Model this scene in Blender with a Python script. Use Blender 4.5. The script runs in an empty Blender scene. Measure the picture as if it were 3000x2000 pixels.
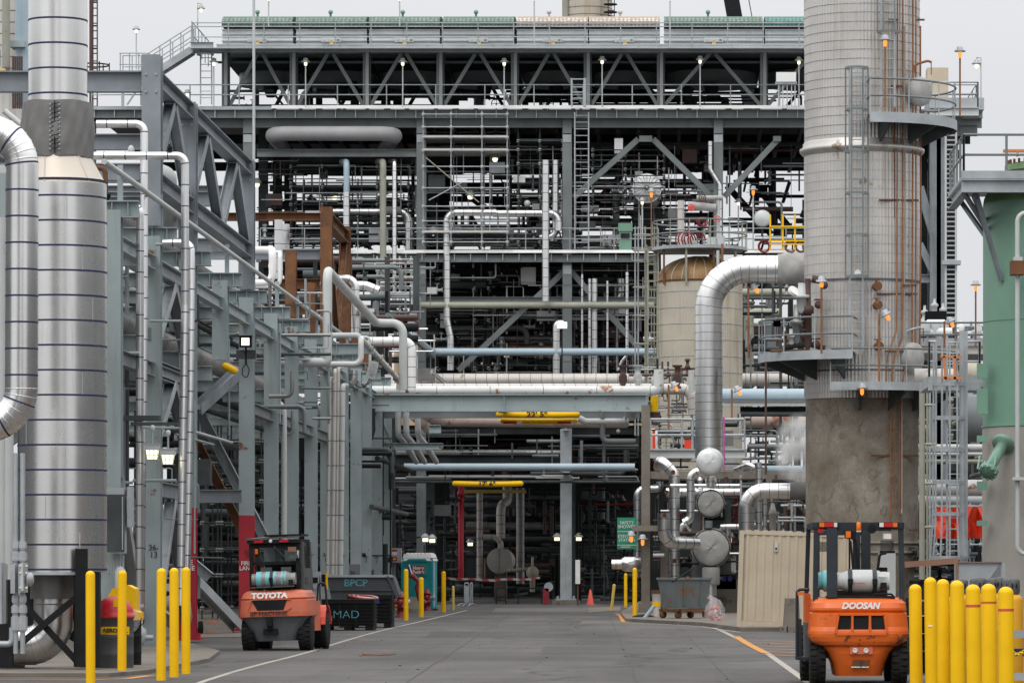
import bpy, math, random
from mathutils import Vector as V, Matrix
SC=bpy.context.scene; COL=SC.collection
F=9408.; CX,CY=1527.3,1305.4; EYE=1.6; PI=math.pi
UP=V((0,0,1)); XA=V((1,0,0)); YA=V((0,1,0))
def P(x,y,d): return V(((x-CX)*d/F, d, EYE+(CY-y)*d/F))   # a photo position at a measured distance -> metres
def G(x,y):
    d=EYE*F/(y-CY); return V(((x-CX)*d/F,d,0))
def dep(y): return EYE*F/(y-CY)
def X(x,d): return (x-CX)*d/F
def Z(y,d): return EYE+(CY-y)*d/F
# ------------------------------------------------------------------ materials
def srgb(r,g,b):
    f=lambda c: c/12.92 if c<=.04045 else ((c+.055)/1.055)**2.4
    return (f(r/255),f(g/255),f(b/255))
def mat(name,col,rough=.6,metal=0.,var=.18,vs=3.,stain=None,streak=None,bump=0.,bs=40.,spec=.5,emit=None,alpha=None):
    m=bpy.data.materials.new(name); m.use_nodes=True; nt=m.node_tree; N=nt.nodes; L=nt.links
    b=N['Principled BSDF']
    b.inputs['Roughness'].default_value=rough; b.inputs['Metallic'].default_value=metal
    b.inputs['Specular IOR Level'].default_value=spec
    if emit:
        b.inputs['Base Color'].default_value=(*col,1)
        b.inputs['Emission Color'].default_value=(*emit[0],1); b.inputs['Emission Strength'].default_value=emit[1]
        return m
    tc=N.new('ShaderNodeTexCoord')
    def noise(scale,det=5,rg=.6,sc=None,off=0):
        mp=N.new('ShaderNodeMapping'); mp.inputs['Scale'].default_value=sc or (1,1,1); mp.inputs['Location'].default_value=(off,off*.7,off*1.3)
        n=N.new('ShaderNodeTexNoise'); n.inputs['Scale'].default_value=scale; n.inputs['Detail'].default_value=det; n.inputs['Roughness'].default_value=rg
        L.new(tc.outputs['Object'],mp.inputs[0]); L.new(mp.outputs[0],n.inputs['Vector']); return n.outputs['Fac']
    def ramp(sock,a,c):
        r=N.new('ShaderNodeMapRange'); r.inputs['From Min'].default_value=a; r.inputs['From Max'].default_value=c; L.new(sock,r.inputs['Value']); return r.outputs[0]
    def mix(fac,A,B):
        x=N.new('ShaderNodeMix'); x.data_type='RGBA'; L.new(fac,x.inputs['Factor'])
        for s,i in ((A,'A'),(B,'B')):
            k=[q for q in x.inputs if q.name==i and q.type=='RGBA'][0]
            if isinstance(s,tuple): k.default_value=(*s,1)
            else: L.new(s,k)
        return [q for q in x.outputs if q.type=='RGBA'][0]
    n1=noise(vs)
    c=mix(ramp(n1,.3,.7),tuple(max(0,k*(1-var)) for k in col),tuple(min(1,k*(1+var)) for k in col))
    for streak in (streak if isinstance(streak,list) else [streak] if streak else []): # (colour, amount 0..1, scale): vertical runs of dirt
        s=noise(streak[2],4,.7,(1,1,.07),3)
        c=mix(ramp(s,.72-.35*streak[1],.95-.3*streak[1]),c,streak[0])
    if stain: # (colour, amount, scale)
        lst=stain if isinstance(stain,list) else [stain]
        for i,st in enumerate(lst):
            s=noise(st[2],8,.68,None,7+5*i); q=min(.8,st[1]*1.6)
            c=mix(ramp(s,.72-.3*q,.76-.28*q),c,st[0])
    L.new(c,b.inputs['Base Color'])
    rr=N.new('ShaderNodeMapRange'); rv=.03 if metal>.8 else .1; rr.inputs['To Min'].default_value=max(.03,rough-rv); rr.inputs['To Max'].default_value=min(1,rough+rv); L.new(n1,rr.inputs['Value']); L.new(rr.outputs[0],b.inputs['Roughness'])
    if bump:
        nb=noise(bs,3); bp=N.new('ShaderNodeBump'); bp.inputs['Strength'].default_value=bump; bp.inputs['Distance'].default_value=.02
        L.new(nb,bp.inputs['Height']); L.new(bp.outputs[0],b.inputs['Normal'])
    if alpha is not None: b.inputs['Alpha'].default_value=alpha
    return m
RUST=(.16,.055,.02); DIRT=(.05,.04,.03)
MD={}
def M(n):
    if n not in MD: MD[n]=MATS[n]()
    return MD[n]
MATS=dict(
 teal=lambda:mat('blue_grey_paint',(.315,.375,.385),.55,var=.13,vs=.9,streak=[((.19,.19,.175),.45,1.8),((.2,.11,.055),.2,3.3)],stain=[((.17,.2,.2),.16,2.2),(RUST,.19,1.5)]),
 steel=lambda:mat('grey_steel_paint',(.168,.188,.192),.55,var=.22,vs=.7,streak=((.1,.1,.1),.35,1.5),stain=(RUST,.06,1.)),
 galv=lambda:mat('galvanised_steel',(.38,.41,.43),.5,.3,var=.2,vs=1.5,streak=((.22,.2,.17),.35,2)),
 truss=lambda:mat('mill_grey_steel',(.23,.255,.28),.5,.25,var=.25,vs=.9,streak=((.12,.115,.11),.5,1.2)),
 dark=lambda:mat('dark_and_shaded_steel',(.026,.029,.03),.75,var=.4,vs=1.,stain=(RUST,.1,.8),spec=.15),  # for dark parts, and as deep shade painted onto interior steel
 mid=lambda:mat('dim_and_shaded_steel',(.07,.08,.083),.7,var=.35,vs=1.,stain=(RUST,.12,1.),spec=.25),  # for dim parts, and as a shaded copy of the grey steel
 dimsilver=lambda:mat('weathered_lagging',(.27,.27,.265),.45,.6,var=.25,vs=1.2,stain=((.2,.17,.13),.2,1.)),
 silver=lambda:mat('aluminium_lagging',(.78,.78,.78),.3,1.,var=.07,vs=2.,streak=((.5,.49,.47),.45,3),bump=.03,bs=1.2),
 brushed=lambda:mat('bright_lagging',(.8,.795,.78),.27,1.,var=.05,vs=2.,streak=((.6,.59,.57),.3,4)),
 ribsilver=lambda:mat('aged_ribbed_lagging',(.56,.54,.515),.46,.72,var=.16,vs=.5,streak=[((.27,.22,.15),.5,1.4),((.34,.2,.06),.26,2.3),((.6,.58,.55),.3,3.1)],stain=((.27,.22,.16),.16,.7)),
 beigelag=lambda:mat('stained_beige_lagging',(.5,.46,.38),.6,.15,var=.14,vs=.6,streak=[((.26,.16,.06),.55,1.2),((.17,.09,.03),.32,2.6)]),
 rustdome=lambda:mat('rust_stained_dome',(.25,.145,.06),.6,.15,var=.45,vs=1.2,streak=((.42,.3,.16),.35,1.)),
 offwhite=lambda:mat('off_white_lagging',(.55,.52,.49),.6,.1,var=.12,vs=1.2,stain=((.3,.22,.15),.1,1.4)),
 white=lambda:mat('white_paint',(.8,.8,.79),.5,var=.08,vs=1.5,streak=((.5,.47,.42),.25,2)),
 whiterust=lambda:mat('white_paint_rusting',(.62,.63,.62),.5,var=.1,vs=1.,stain=((.3,.13,.05),.3,1.1)),
 palegrey=lambda:mat('pale_grey_paint',(.5,.52,.52),.45,var=.08,vs=1.,streak=((.3,.3,.29),.3,1.2)),
 greypipe=lambda:mat('grey_pipe_paint',(.3,.3,.31),.55,var=.12,vs=1.),
 blue=lambda:mat('pale_blue_paint',(.36,.46,.53),.45,var=.1,vs=.8,streak=((.25,.27,.28),.3,1)),
 olive=lambda:mat('olive_grey_paint',(.3,.3,.245),.6,var=.15,vs=1.,stain=((.18,.1,.05),.2,1.)),
 rustpipe=lambda:mat('rusty_beige_pipe',(.42,.34,.3),.7,var=.2,vs=1.,stain=((.22,.09,.06),.34,.7)),
 brown=lambda:mat('brown_primer',(.085,.045,.038),.7,var=.25),
 rust=lambda:mat('rust_steel',(.15,.065,.027),.85,var=.4,vs=1.6,stain=[((.1,.045,.025),.4,2.),((.27,.13,.05),.2,1.)],bump=.2),
 band=lambda:mat('navy_band',(.012,.018,.07),.6,var=.2),
 bandb=lambda:mat('blue_steel_band',(.33,.36,.43),.5,.3,var=.3),
 seam=lambda:mat('dark_seam_strip',(.12,.12,.12),.6,var=.3),  # dark grey strip along the lagging joints
 wrap=lambda:mat('grey_fabric_wrap',(.185,.183,.18),.8,var=.15,vs=2.5,bump=.9,bs=3.),
 blanket=lambda:mat('silver_grey_fabric',(.37,.365,.355),.7,0,var=.16,vs=3.,bump=.5,bs=5.,spec=.3),
 cream=lambda:mat('cream_sheet',(.62,.56,.48),.5,.25,var=.08,vs=2.),
 yellow=lambda:mat('safety_yellow',(.9,.52,.003),.48,var=.07,vs=2.,streak=((.55,.32,.01),.2,5),stain=[((.33,.2,.02),.14,6.),((.08,.06,.03),.11,11.)],spec=.25),
 yellowdim=lambda:mat('faded_yellow',(.72,.52,.12),.6,var=.15,vs=3.,stain=((.3,.2,.08),.15,5.)),
 red=lambda:mat('fire_lane_red',(.42,.02,.035),.5,var=.1,vs=2.),
 brightred=lambda:mat('bright_red_tarp',(.72,.055,.018),.6,var=.1,vs=2.),
 hydrant=lambda:mat('hydrant_red',(.22,.012,.02),.45,var=.25,vs=4.,stain=((.1,.02,.02),.15,6.)),
 orange=lambda:mat('forklift_orange',(.68,.125,.012),.35,var=.07,vs=3.,stain=[((.11,.06,.035),.15,6.),((.42,.07,.01),.2,2.5),((.62,.4,.25),.1,13.)]),
 scrape=lambda:mat('orange_scraped_to_rust',(.68,.125,.012),.45,var=.1,vs=3.,stain=[((.1,.045,.025),.42,3.2),((.4,.26,.12),.12,7.)]),
 salmon=lambda:mat('faded_orange_paint',(.6,.15,.078),.5,var=.1,vs=2.,stain=[((.12,.05,.03),.14,6.),((.4,.1,.05),.2,2.)]),
 black=lambda:mat('black_steel',(.014,.015,.017),.65,var=.3,vs=3.,spec=.15),
 navy=lambda:mat('dark_blue_black_paint',(.022,.028,.036),.5,var=.25,vs=3.,spec=.3),
 rubber=lambda:mat('rubber',(.018,.018,.018),.85,var=.4,vs=6.,bump=.4,bs=30,spec=.2),
 cabgrey=lambda:mat('dark_grey_panel',(.075,.076,.08),.5,var=.2,vs=3.),
 wornsteel=lambda:mat('worn_grey_counterweight',(.11,.12,.13),.55,var=.25,vs=3.,stain=[((.3,.1,.04),.09,5.),((.3,.24,.1),.05,4.),(DIRT,.12,3.)]),
 glass=lambda:mat('dark_glass',(.03,.04,.04),.08,var=.1,alpha=.45),
 concrete=lambda:mat('concrete',(.2,.178,.15),.88,var=.25,vs=1.1,streak=((.1,.085,.07),.5,1.6),stain=[((.1,.085,.07),.25,.9),((.3,.28,.25),.12,1.7)],bump=.2,bs=12),
 oldconcrete=lambda:crackmat(),
 asphalt=lambda:None,
 container=lambda:mat('beige_container_paint',(.55,.465,.35),.55,var=.1,vs=1.,streak=[((.4,.33,.24),.35,2.5),((.3,.2,.11),.12,3.5)],stain=((.4,.32,.22),.12,2.)),
 green=lambda:mat('green_tank_paint',(.17,.315,.235),.45,var=.1,vs=.5,streak=((.2,.2,.06),.22,.9)),
 greentop=lambda:mat('yellowed_green_paint',(.17,.27,.13),.5,var=.2,vs=1.5,streak=((.25,.14,.03),.45,1.)),
 meshgreen=lambda:meshmat('green_bug_screen',(.165,.245,.195)),
 meshbeige=lambda:meshmat('beige_bug_screen',(.55,.46,.38)),
 meshaqua=lambda:meshmat('aqua_bug_screen',(.13,.28,.24)),
 teallight=lambda:mat('portable_toilet_teal',(.012,.29,.31),.45,var=.08),
 bluestripe=lambda:mat('blue_strip',(.12,.32,.6),.5),
 signgreen=lambda:mat('sign_green',(.008,.24,.14),.5,var=.08),
 signred=lambda:mat('sign_red',(.4,.015,.02),.5),
 signblue=lambda:mat('sign_blue',(.03,.03,.3),.5),
 letwhite=lambda:mat('white_lettering',(.8,.8,.78),.6,var=.1,vs=20),
 letblack=lambda:mat('black_lettering',(.03,.03,.035),.7,var=.2,vs=20),
 letdark=lambda:mat('worn_dark_lettering',(.1,.03,.02),.7,var=.3,vs=20),
 letcyan=lambda:mat('cyan_stencil',(.1,.3,.36),.7,var=.25,vs=20,stain=((.06,.08,.09),.15,18)),
 stripe=lambda:mat('orange_red_stripe',(.55,.09,.03),.5),
 lpg=lambda:mat('lpg_grey_white',(.5,.53,.53),.4,var=.08,vs=3.,streak=((.4,.2,.1),.1,5)),
 lpgblue=lambda:mat('chipped_cyan_paint',(.2,.55,.6),.5,var=.1,vs=4.,stain=((.25,.24,.23),.3,7.)),
 lpggrey=lambda:mat('scuffed_tank_grey',(.3,.3,.3),.5,.2,var=.2,vs=5.,stain=((.2,.5,.55),.1,7.)),
 cylyellow=lambda:mat('gas_cylinder_yellow',(.66,.32,.01),.5,var=.15,vs=2.,stain=((.12,.05,.02),.14,5.)),
 copper=lambda:mat('rusted_conduit',(.26,.11,.05),.7,var=.35,vs=2.,stain=((.4,.3,.2),.15,3)),
 conegrey=lambda:mat('traffic_cone_red',(.75,.1,.06),.55,var=.1),
 crate=lambda:mat('black_plastic',(.009,.0095,.01),.6,var=.25,vs=4.,spec=.2),
 hopper=lambda:mat('grey_hopper_paint',(.06,.064,.075),.5,var=.15,vs=2.,stain=((.2,.2,.2),.05,4.)),
 dumpster=lambda:mat('rusting_grey_dumpster',(.15,.175,.18),.55,var=.15,vs=1.5,stain=[((.25,.1,.04),.3,1.7),((.5,.5,.47),.14,1.9)]),
 bag=lambda:mat('clear_plastic_bag',(.75,.72,.74),.25,var=.1,vs=4,alpha=.25,bump=.6,bs=12),
 trash=lambda:mat('mixed_rubbish',(.6,.1,.1),.6,var=.5,vs=8,stain=[((.75,.72,.72),.5,9.),((.65,.12,.25),.15,11)]),
 pink=lambda:mat('magenta_paint',(.5,.12,.35),.5),
 tan=lambda:mat('tan_building_wall',(.46,.33,.22),.8,var=.12,vs=.3),
 orangepaint=lambda:mat('orange_gate_paint',(.62,.22,.08),.5,var=.15),
 whitedisc=lambda:mat('white_sheet_metal',(.66,.69,.69),.4,.25,var=.06,vs=2,bump=.25,bs=2.5),
 woodbeam=lambda:mat('brown_painted_beam',(.25,.13,.085),.6,var=.15),
 tape=lambda:tapemat(),
 pavement=lambda:mat('kerb_concrete',(.165,.145,.123),.9,var=.22,vs=.8,stain=[((.12,.1,.085),.25,.6),((.33,.3,.27),.15,1.5)],bump=.2,bs=14),
 coolergrey=lambda:mat('pale_cooler_panel',(.66,.68,.68),.5,.0,var=.15,vs=.6,streak=((.2,.21,.21),.4,1.)),
 skirt=lambda:mat('dull_steel_skirt',(.16,.155,.15),.5,.6,var=.15,vs=2),
 paleconcrete=lambda:mat('pale_concrete',(.34,.32,.29),.88,var=.14,vs=.7,streak=((.22,.2,.17),.4,1.3),stain=((.25,.225,.19),.2,.6),bump=.15,bs=14),
 treeline=lambda:mat('distant_trees',(.06,.075,.06),.95,var=.35,vs=.05),
 crimson=lambda:mat('crimson_plastic',(.5,.015,.025),.4,var=.08),
 wallgrey=lambda:mat('added_wall_sheet',(.17,.175,.18),.7,var=.3,vs=.15,streak=((.07,.07,.07),.5,.4)),
 amber=lambda:mat('amber_lamp',(.9,.25,.03),.3,emit=((1,.3,.05),1.25)),
 amberlens=lambda:mat('orange_lens',(.75,.16,.01),.25,var=.1,vs=30),
 redlens=lambda:mat('red_lens',(.5,.01,.015),.25,var=.1,vs=30),
 clearlens=lambda:mat('clear_lens',(.7,.7,.66),.15,var=.1,vs=30),
 warm=lambda:mat('warm_lamp',(1,.9,.6),.3,emit=((1,.87,.55),1.7)),
 flood=lambda:mat('flood_lamp',(1,.95,.7),.3,emit=((1,.9,.45),2.)),
 led=lambda:mat('led_lamp',(1,1,1),.3,emit=((.95,.98,1),1.8)),
 lampgrey=lambda:mat('cast_grey_lamp_body',(.4,.42,.44),.45,.2,var=.12,vs=8),
)
def nodes(name):
    m=bpy.data.materials.new(name); m.use_nodes=True; nt=m.node_tree
    return m,nt.nodes,nt.links,nt.nodes['Principled BSDF']
def ramps(N,L,sock,stops):
    r=N.new('ShaderNodeValToRGB'); e=r.color_ramp.elements
    while len(e)<len(stops): e.new(.5)
    for k,(p,c) in zip(e,stops): k.position=p; k.color=(*c,1)
    L.new(sock,r.inputs[0]); return r.outputs[0]
def mixc(N,L,fac,A,B,mode='MIX'):
    x=N.new('ShaderNodeMix'); x.data_type='RGBA'; x.blend_type=mode
    if isinstance(fac,float): x.inputs['Factor'].default_value=fac
    else: L.new(fac,x.inputs['Factor'])
    ia=[q for q in x.inputs if q.type=='RGBA']
    for s,k in ((A,ia[0]),(B,ia[1])):
        if isinstance(s,tuple): k.default_value=(*s,1)
        else: L.new(s,k)
    return [q for q in x.outputs if q.type=='RGBA'][0]
def noise(N,L,vec,scale,det=6,rg=.6,sc=(1,1,1),loc=(0,0,0)):
    mp=N.new('ShaderNodeMapping'); mp.inputs['Scale'].default_value=sc; mp.inputs['Location'].default_value=loc
    n=N.new('ShaderNodeTexNoise'); n.inputs['Scale'].default_value=scale; n.inputs['Detail'].default_value=det; n.inputs['Roughness'].default_value=rg
    L.new(vec,mp.inputs[0]); L.new(mp.outputs[0],n.inputs['Vector']); return n.outputs['Fac']
def crackmat():
    m,N,L,b=nodes('patched_old_concrete'); tc=N.new('ShaderNodeTexCoord').outputs['Object']
    w=N.new('ShaderNodeTexNoise'); w.inputs['Scale'].default_value=1.3; L.new(tc,w.inputs['Vector'])
    vm=N.new('ShaderNodeVectorMath'); vm.operation='MULTIPLY_ADD'; vm.inputs[1].default_value=(.5,.5,.5); L.new(w.outputs['Color'],vm.inputs[0]); L.new(tc,vm.inputs[2])
    n=noise(N,L,tc,.9,8,.65); cn=noise(N,L,tc,1.05,3,.45,(1,1,.8),(3,1,6))
    ab=N.new('ShaderNodeMath'); ab.operation='PINGPONG'; ab.inputs[1].default_value=.09; L.new(cn,ab.inputs[0])
    c=ramps(N,L,n,[(.3,(.135,.108,.08)),(.5,(.215,.187,.15)),(.72,(.31,.288,.25))])
    e=ramps(N,L,ab.outputs[0],[(0,(.9,.9,.9)),(.012,(.75,.75,.75)),(.024,(0,0,0))])
    k=noise(N,L,tc,1.,5,.6,(1,1,1),(4,9,2))
    kk=ramps(N,L,k,[(.42,(0,0,0)),(.58,(.75,.75,.75))])
    f=mixc(N,L,1.,e,kk,'MULTIPLY')
    c=mixc(N,L,f,c,(.125,.096,.07))
    v2=N.new('ShaderNodeTexVoronoi'); v2.feature='DISTANCE_TO_EDGE'; v2.inputs['Scale'].default_value=2.6; L.new(vm.outputs[0],v2.inputs['Vector'])
    e2=ramps(N,L,v2.outputs['Distance'],[(0,(.6,.6,.6)),(.018,(0,0,0))]); g2=ramps(N,L,noise(N,L,tc,.8,4,.6,(1,1,1),(8,2,5)),[(.52,(0,0,0)),(.62,(1,1,1))]); c=mixc(N,L,mixc(N,L,1.,e2,g2,'MULTIPLY'),c,(.5,.48,.44))
    gr=ramps(N,L,noise(N,L,tc,22,4,.7),[(.3,(.8,.8,.8)),(.7,(1.18,1.18,1.18))]); c=mixc(N,L,1.,c,gr,'MULTIPLY')
    s=noise(N,L,tc,2.,6,.7,(1,1,.1)); s2=ramps(N,L,s,[(.55,(0,0,0)),(.75,(.6,.6,.6))])
    c=mixc(N,L,s2,c,(.16,.125,.09))
    L.new(c,b.inputs['Base Color']); b.inputs['Roughness'].default_value=.9
    bp=N.new('ShaderNodeBump'); bp.inputs['Strength'].default_value=.4; bp.inputs['Distance'].default_value=.03; L.new(n,bp.inputs['Height']); L.new(bp.outputs[0],b.inputs['Normal'])
    return m
def meshmat(name,col):
    m,N,L,b=nodes(name); tc=N.new('ShaderNodeTexCoord').outputs['Object']
    mp=N.new('ShaderNodeMapping'); mp.inputs['Scale'].default_value=(5.5,1,9); L.new(tc,mp.inputs[0])
    ck=N.new('ShaderNodeTexVoronoi'); ck.inputs['Scale'].default_value=1.; ck.inputs['Randomness'].default_value=.25; L.new(mp.outputs[0],ck.inputs['Vector'])
    c=ramps(N,L,ck.outputs['Distance'],[(.12,tuple(min(1,k*1.7) for k in col)),(.45,tuple(k*.62 for k in col))])
    n=noise(N,L,tc,.6); c=mixc(N,L,ramps(N,L,n,[(.35,(0,0,0)),(.7,(.5,.5,.5))]),c,tuple(k*.6 for k in col))
    L.new(c,b.inputs['Base Color']); b.inputs['Roughness'].default_value=.8; return m
def tapemat():
    m,N,L,b=nodes('red_white_tape'); tc=N.new('ShaderNodeTexCoord').outputs['Object']
    w=N.new('ShaderNodeTexWave'); w.inputs['Scale'].default_value=1.1; w.bands_direction='DIAGONAL'; L.new(tc,w.inputs['Vector'])
    c=ramps(N,L,w.outputs['Fac'],[(.45,(.42,.4,.38)),(.55,(.33,.03,.03))]); L.new(c,b.inputs['Base Color']); return m
# ------------------------------------------------------------------ mesh builder
def fillet(pts,r,k=6):
    pts=[V(p) for p in pts]; out=[pts[0]]
    for i in range(1,len(pts)-1):
        a,b,c=pts[i-1],pts[i],pts[i+1]; u=(a-b); w=(c-b); lu,lw=u.length,w.length
        if lu<1e-6 or lw<1e-6: continue
        u/=lu; w/=lw; cs=max(-1,min(1,u.dot(w))); ang=math.acos(cs)
        if ang>PI-.02 or r<=0: out.append(b); continue
        t=min(r/math.tan(ang/2),lu*.48,lw*.48); rr=t*math.tan(ang/2)
        bis=(u+w).normalized(); ctr=b+bis*(rr/math.sin(ang/2)); p0=b+u*t; p1=b+w*t
        a0=p0-ctr; a1=p1-ctr; th=PI-ang; n=max(2,int(k*th/(PI/2)+.5))
        for j in range(n+1):
            s=j/n; out.append(ctr+(a0*math.sin((1-s)*th)+a1*math.sin(s*th))/math.sin(th))
    out.append(pts[-1]); return out
class MB:
    def __init__(s): s.v=[];s.f=[];s.m=[];s.s=[];s.mats=[]
    def mi(s,n):
        if n not in s.mats: s.mats.append(n)
        return s.mats.index(n)
    def add(s,vs,fs,m,sm=False):
        o=len(s.v); s.v+=[V(v) for v in vs]; k=s.mi(m)
        for f in fs: s.f.append([i+o for i in f]); s.m.append(k); s.s.append(sm)
    def hexa(s,c8,m): s.add(c8,[(0,3,2,1),(4,5,6,7),(0,1,5,4),(1,2,6,5),(2,3,7,6),(3,0,4,7)],m)
    def box(s,a,b,m):
        x0,x1=sorted((a[0],b[0]));y0,y1=sorted((a[1],b[1]));z0,z1=sorted((a[2],b[2]))
        s.hexa([(x0,y0,z0),(x1,y0,z0),(x1,y1,z0),(x0,y1,z0),(x0,y0,z1),(x1,y0,z1),(x1,y1,z1),(x0,y1,z1)],m); return s
    def frame(s,p,q,up):
        d=(V(q)-V(p)); d.normalize(); u=V(up)
        if abs(d.dot(u))>.98: u=YA if abs(d.dot(YA))<.9 else XA
        sd=d.cross(u).normalized(); return d,sd,sd.cross(d).normalized()
    def bar(s,p,q,w,h,m,up=UP):
        p,q=V(p),V(q); d,sd,u=s.frame(p,q,up); c=[]
        for o in (p,q): c+=[o-sd*w/2-u*h/2,o+sd*w/2-u*h/2,o+sd*w/2+u*h/2,o-sd*w/2+u*h/2]
        s.hexa(c,m); return s
    def prof(s,p,q,pts,m,up=UP):
        p,q=V(p),V(q); d,sd,u=s.frame(p,q,up); n=len(pts)
        vs=[o+sd*a+u*b for o in (p,q) for a,b in pts]
        s.add(vs,[(i,(i+1)%n,n+(i+1)%n,n+i) for i in range(n)]+[tuple(range(n))[::-1],tuple(range(n,2*n))],m); return s
    def ib(s,p,q,w,h,m,up=UP,t=None):   # I-section: flange width w, depth h along up
        t=t or max(.014,h*.07); a=w/2; c=h/2; e=t*.45
        return s.prof(p,q,[(-a,-c),(a,-c),(a,-c+t),(e,-c+t),(e,c-t),(a,c-t),(a,c),(-a,c),(-a,c-t),(-e,c-t),(-e,-c+t),(-a,-c+t)],m,up)
    def tube(s,pts,r,m,n=10,bend=0,caps=True,k=6,closed=False,rr=None):
        pts=fillet(pts,bend,k) if bend else [V(p) for p in pts]
        if closed: pts=pts+[pts[0]]
        N=len(pts); vs=[]; u=None
        for i,p in enumerate(pts):
            if i==0: d=pts[1]-p if not closed else pts[1]-pts[-2]
            elif i==N-1: d=p-pts[i-1] if not closed else pts[1]-pts[-2]
            else: d=(pts[i+1]-p).normalized()+(p-pts[i-1]).normalized()
            if d.length<1e-9: d=p-pts[i-1]
            d=d.normalized()
            if u is None:
                u=UP if abs(d.z)<.9 else XA
            u=u-d*u.dot(d)
            if u.length<1e-6: u=XA-d*d.x
            u.normalize(); w=d.cross(u); ri=rr[i] if rr else r
            for j in range(n):
                a=2*PI*j/n; vs.append(p+u*math.cos(a)*ri+w*math.sin(a)*ri)
        fs=[(i*n+j,i*n+(j+1)%n,(i+1)*n+(j+1)%n,(i+1)*n+j) for i in range(N-1) for j in range(n)]
        s.add(vs,fs,m,True)
        if caps and not closed: s.add(vs[:n],[tuple(range(n))[::-1]],m); s.add(vs[-n:],[tuple(range(n))],m)
        return pts
    def bands(s,pts,r,sp,w,m,n=14,start=.5,k=1.015):
        acc=-sp*start
        for i in range(len(pts)-1):
            a,b=pts[i],pts[i+1]; l=(b-a).length; d=(b-a)/max(l,1e-9); t=-acc if acc<0 else 0
            pos=acc
            while pos+sp<=l:
                pos+=sp; c=a+d*pos
                s.tube([c-d*w/2,c+d*w/2],r*k,m,n)
            acc=pos-l
    def pipe(s,pts,r,m,bend=None,band=None,n=14,k=6):
        q=s.tube(pts,r,m,n,r*2.6 if bend is None else bend,True,k)
        if band: s.bands(q,r,band[0],band[1],band[2] if len(band)>2 else 'band',n)
        return q
    def lathe(s,prof,c,m,n=32,ax=UP,rib=0,sm=True,a0=0,a1=2*PI):   # prof: (r, t along the axis)
        c=V(c); ax=V(ax).normalized(); e=XA if abs(ax.x)<.9 else YA; e=(e-ax*e.dot(ax)).normalized(); g=ax.cross(e); vs=[]; full=a1-a0>2*PI-.001
        nn=n if full else n+1
        for r,t in prof:
            for j in range(nn):
                a=a0+(a1-a0)*j/n; q=r+(rib if (j&1) and r>.01 else 0)
                vs.append(c+ax*t+e*math.cos(a)*q+g*math.sin(a)*q)
        fs=[(i*nn+j,i*nn+(j+1)%nn,(i+1)*nn+(j+1)%nn,(i+1)*nn+j) for i in range(len(prof)-1) for j in range(n)]
        s.add(vs,fs,m,sm and not rib)
        if full:
            if prof[0][0]>1e-4: s.add(vs[:n],[tuple(range(n))[::-1]],m)
            if prof[-1][0]>1e-4: s.add(vs[-n:],[tuple(range(n))],m)
        return s
    def ring(s,c,R,r,m,ax=UP,n=28,k=6,a0=0,a1=2*PI):
        ax=V(ax).normalized(); e=XA if abs(ax.x)<.9 else YA; e=(e-ax*e.dot(ax)).normalized(); g=ax.cross(e); c=V(c)
        full=a1-a0>2*PI-.01
        pts=[c+e*math.cos(a0+(a1-a0)*i/n)*R+g*math.sin(a0+(a1-a0)*i/n)*R for i in range(n if full else n+1)]
        s.tube(pts,r,m,k,closed=full); return pts
    def ball(s,c,r,m,n=12,sc=(1,1,1)):
        vs=[];h=n//2+1
        for i in range(h+1):
            t=PI*i/h
            for j in range(n):
                a=2*PI*j/n; vs.append(V(c)+V((math.sin(t)*math.cos(a)*r*sc[0],math.sin(t)*math.sin(a)*r*sc[1],math.cos(t)*r*sc[2])))
        s.add(vs,[(i*n+j,(i+1)*n+j,(i+1)*n+(j+1)%n,i*n+(j+1)%n) for i in range(h) for j in range(n)],m,True); return s
    def ext(s,poly,vec,m,sm=False):   # polygon of 3D points pushed along vec
        poly=[V(p) for p in poly]; n=len(poly); vec=V(vec)
        s.add(poly+[p+vec for p in poly],[tuple(range(n))[::-1],tuple(range(n,2*n))],m)
        s.add(poly+[p+vec for p in poly],[(i,(i+1)%n,n+(i+1)%n,n+i) for i in range(n)],m,sm); return s
    def rail(s,pts,m='galv',h=1.07,sp=1.5,r=.022,toe=0,n=6,ends=True,levels=(1.,.52)):
        pts=[V(p) for p in pts]
        for l in levels: s.tube([p+UP*h*l for p in pts],r,m,n)
        for a,b in zip(pts,pts[1:]):
            L=(b-a).length; k=max(1,round(L/sp))
            for i in range(k+1): p=a+(b-a)*i/k; s.tube([p,p+UP*h],r,m,n,caps=False)
            if toe: s.bar(a+UP*toe/2,b+UP*toe/2,.012,toe,m)
        return s
    def ladder(s,p,top,m='galv',w=.45,wd=XA,sp=.3,r=.018,cage=0,out=-YA,cm=None,cstart=2.2,csp=1.2,nb=5,cr=.38):
        p=V(p); a=p-wd*w/2; b=p+wd*w/2; T=V((0,0,top-p.z))
        for q in (a,b): s.bar(q,q+T,.03,.06,m,wd)
        z=sp
        while z<T.z: s.tube([a+UP*z,b+UP*z],r,m,5,caps=False); z+=sp
        if cage:
            cm=cm or m; z=cstart; hs=[]
            while z<=T.z+.01: hs.append(z); z+=csp
            arc=lambda z:[p+UP*z+wd*math.cos(t)*cr+out*(math.sin(t)*cr+.3) for t in [PI*i/10 for i in range(11)]]
            for z in hs:
                q=[a+UP*z]+arc(z)[::-1]+[b+UP*z]
                for u,v in zip(q,q[1:]): s.bar(u,v,.012,.07,cm)
            for i in range(nb):
                t=PI*i/(nb-1); o=wd*math.cos(t)*(cr-.01)+out*(math.sin(t)*(cr-.01)+.3); s.bar(p+UP*hs[0]+o,p+UP*hs[-1]+o,.05,.012,cm,out)
        return s
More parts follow.
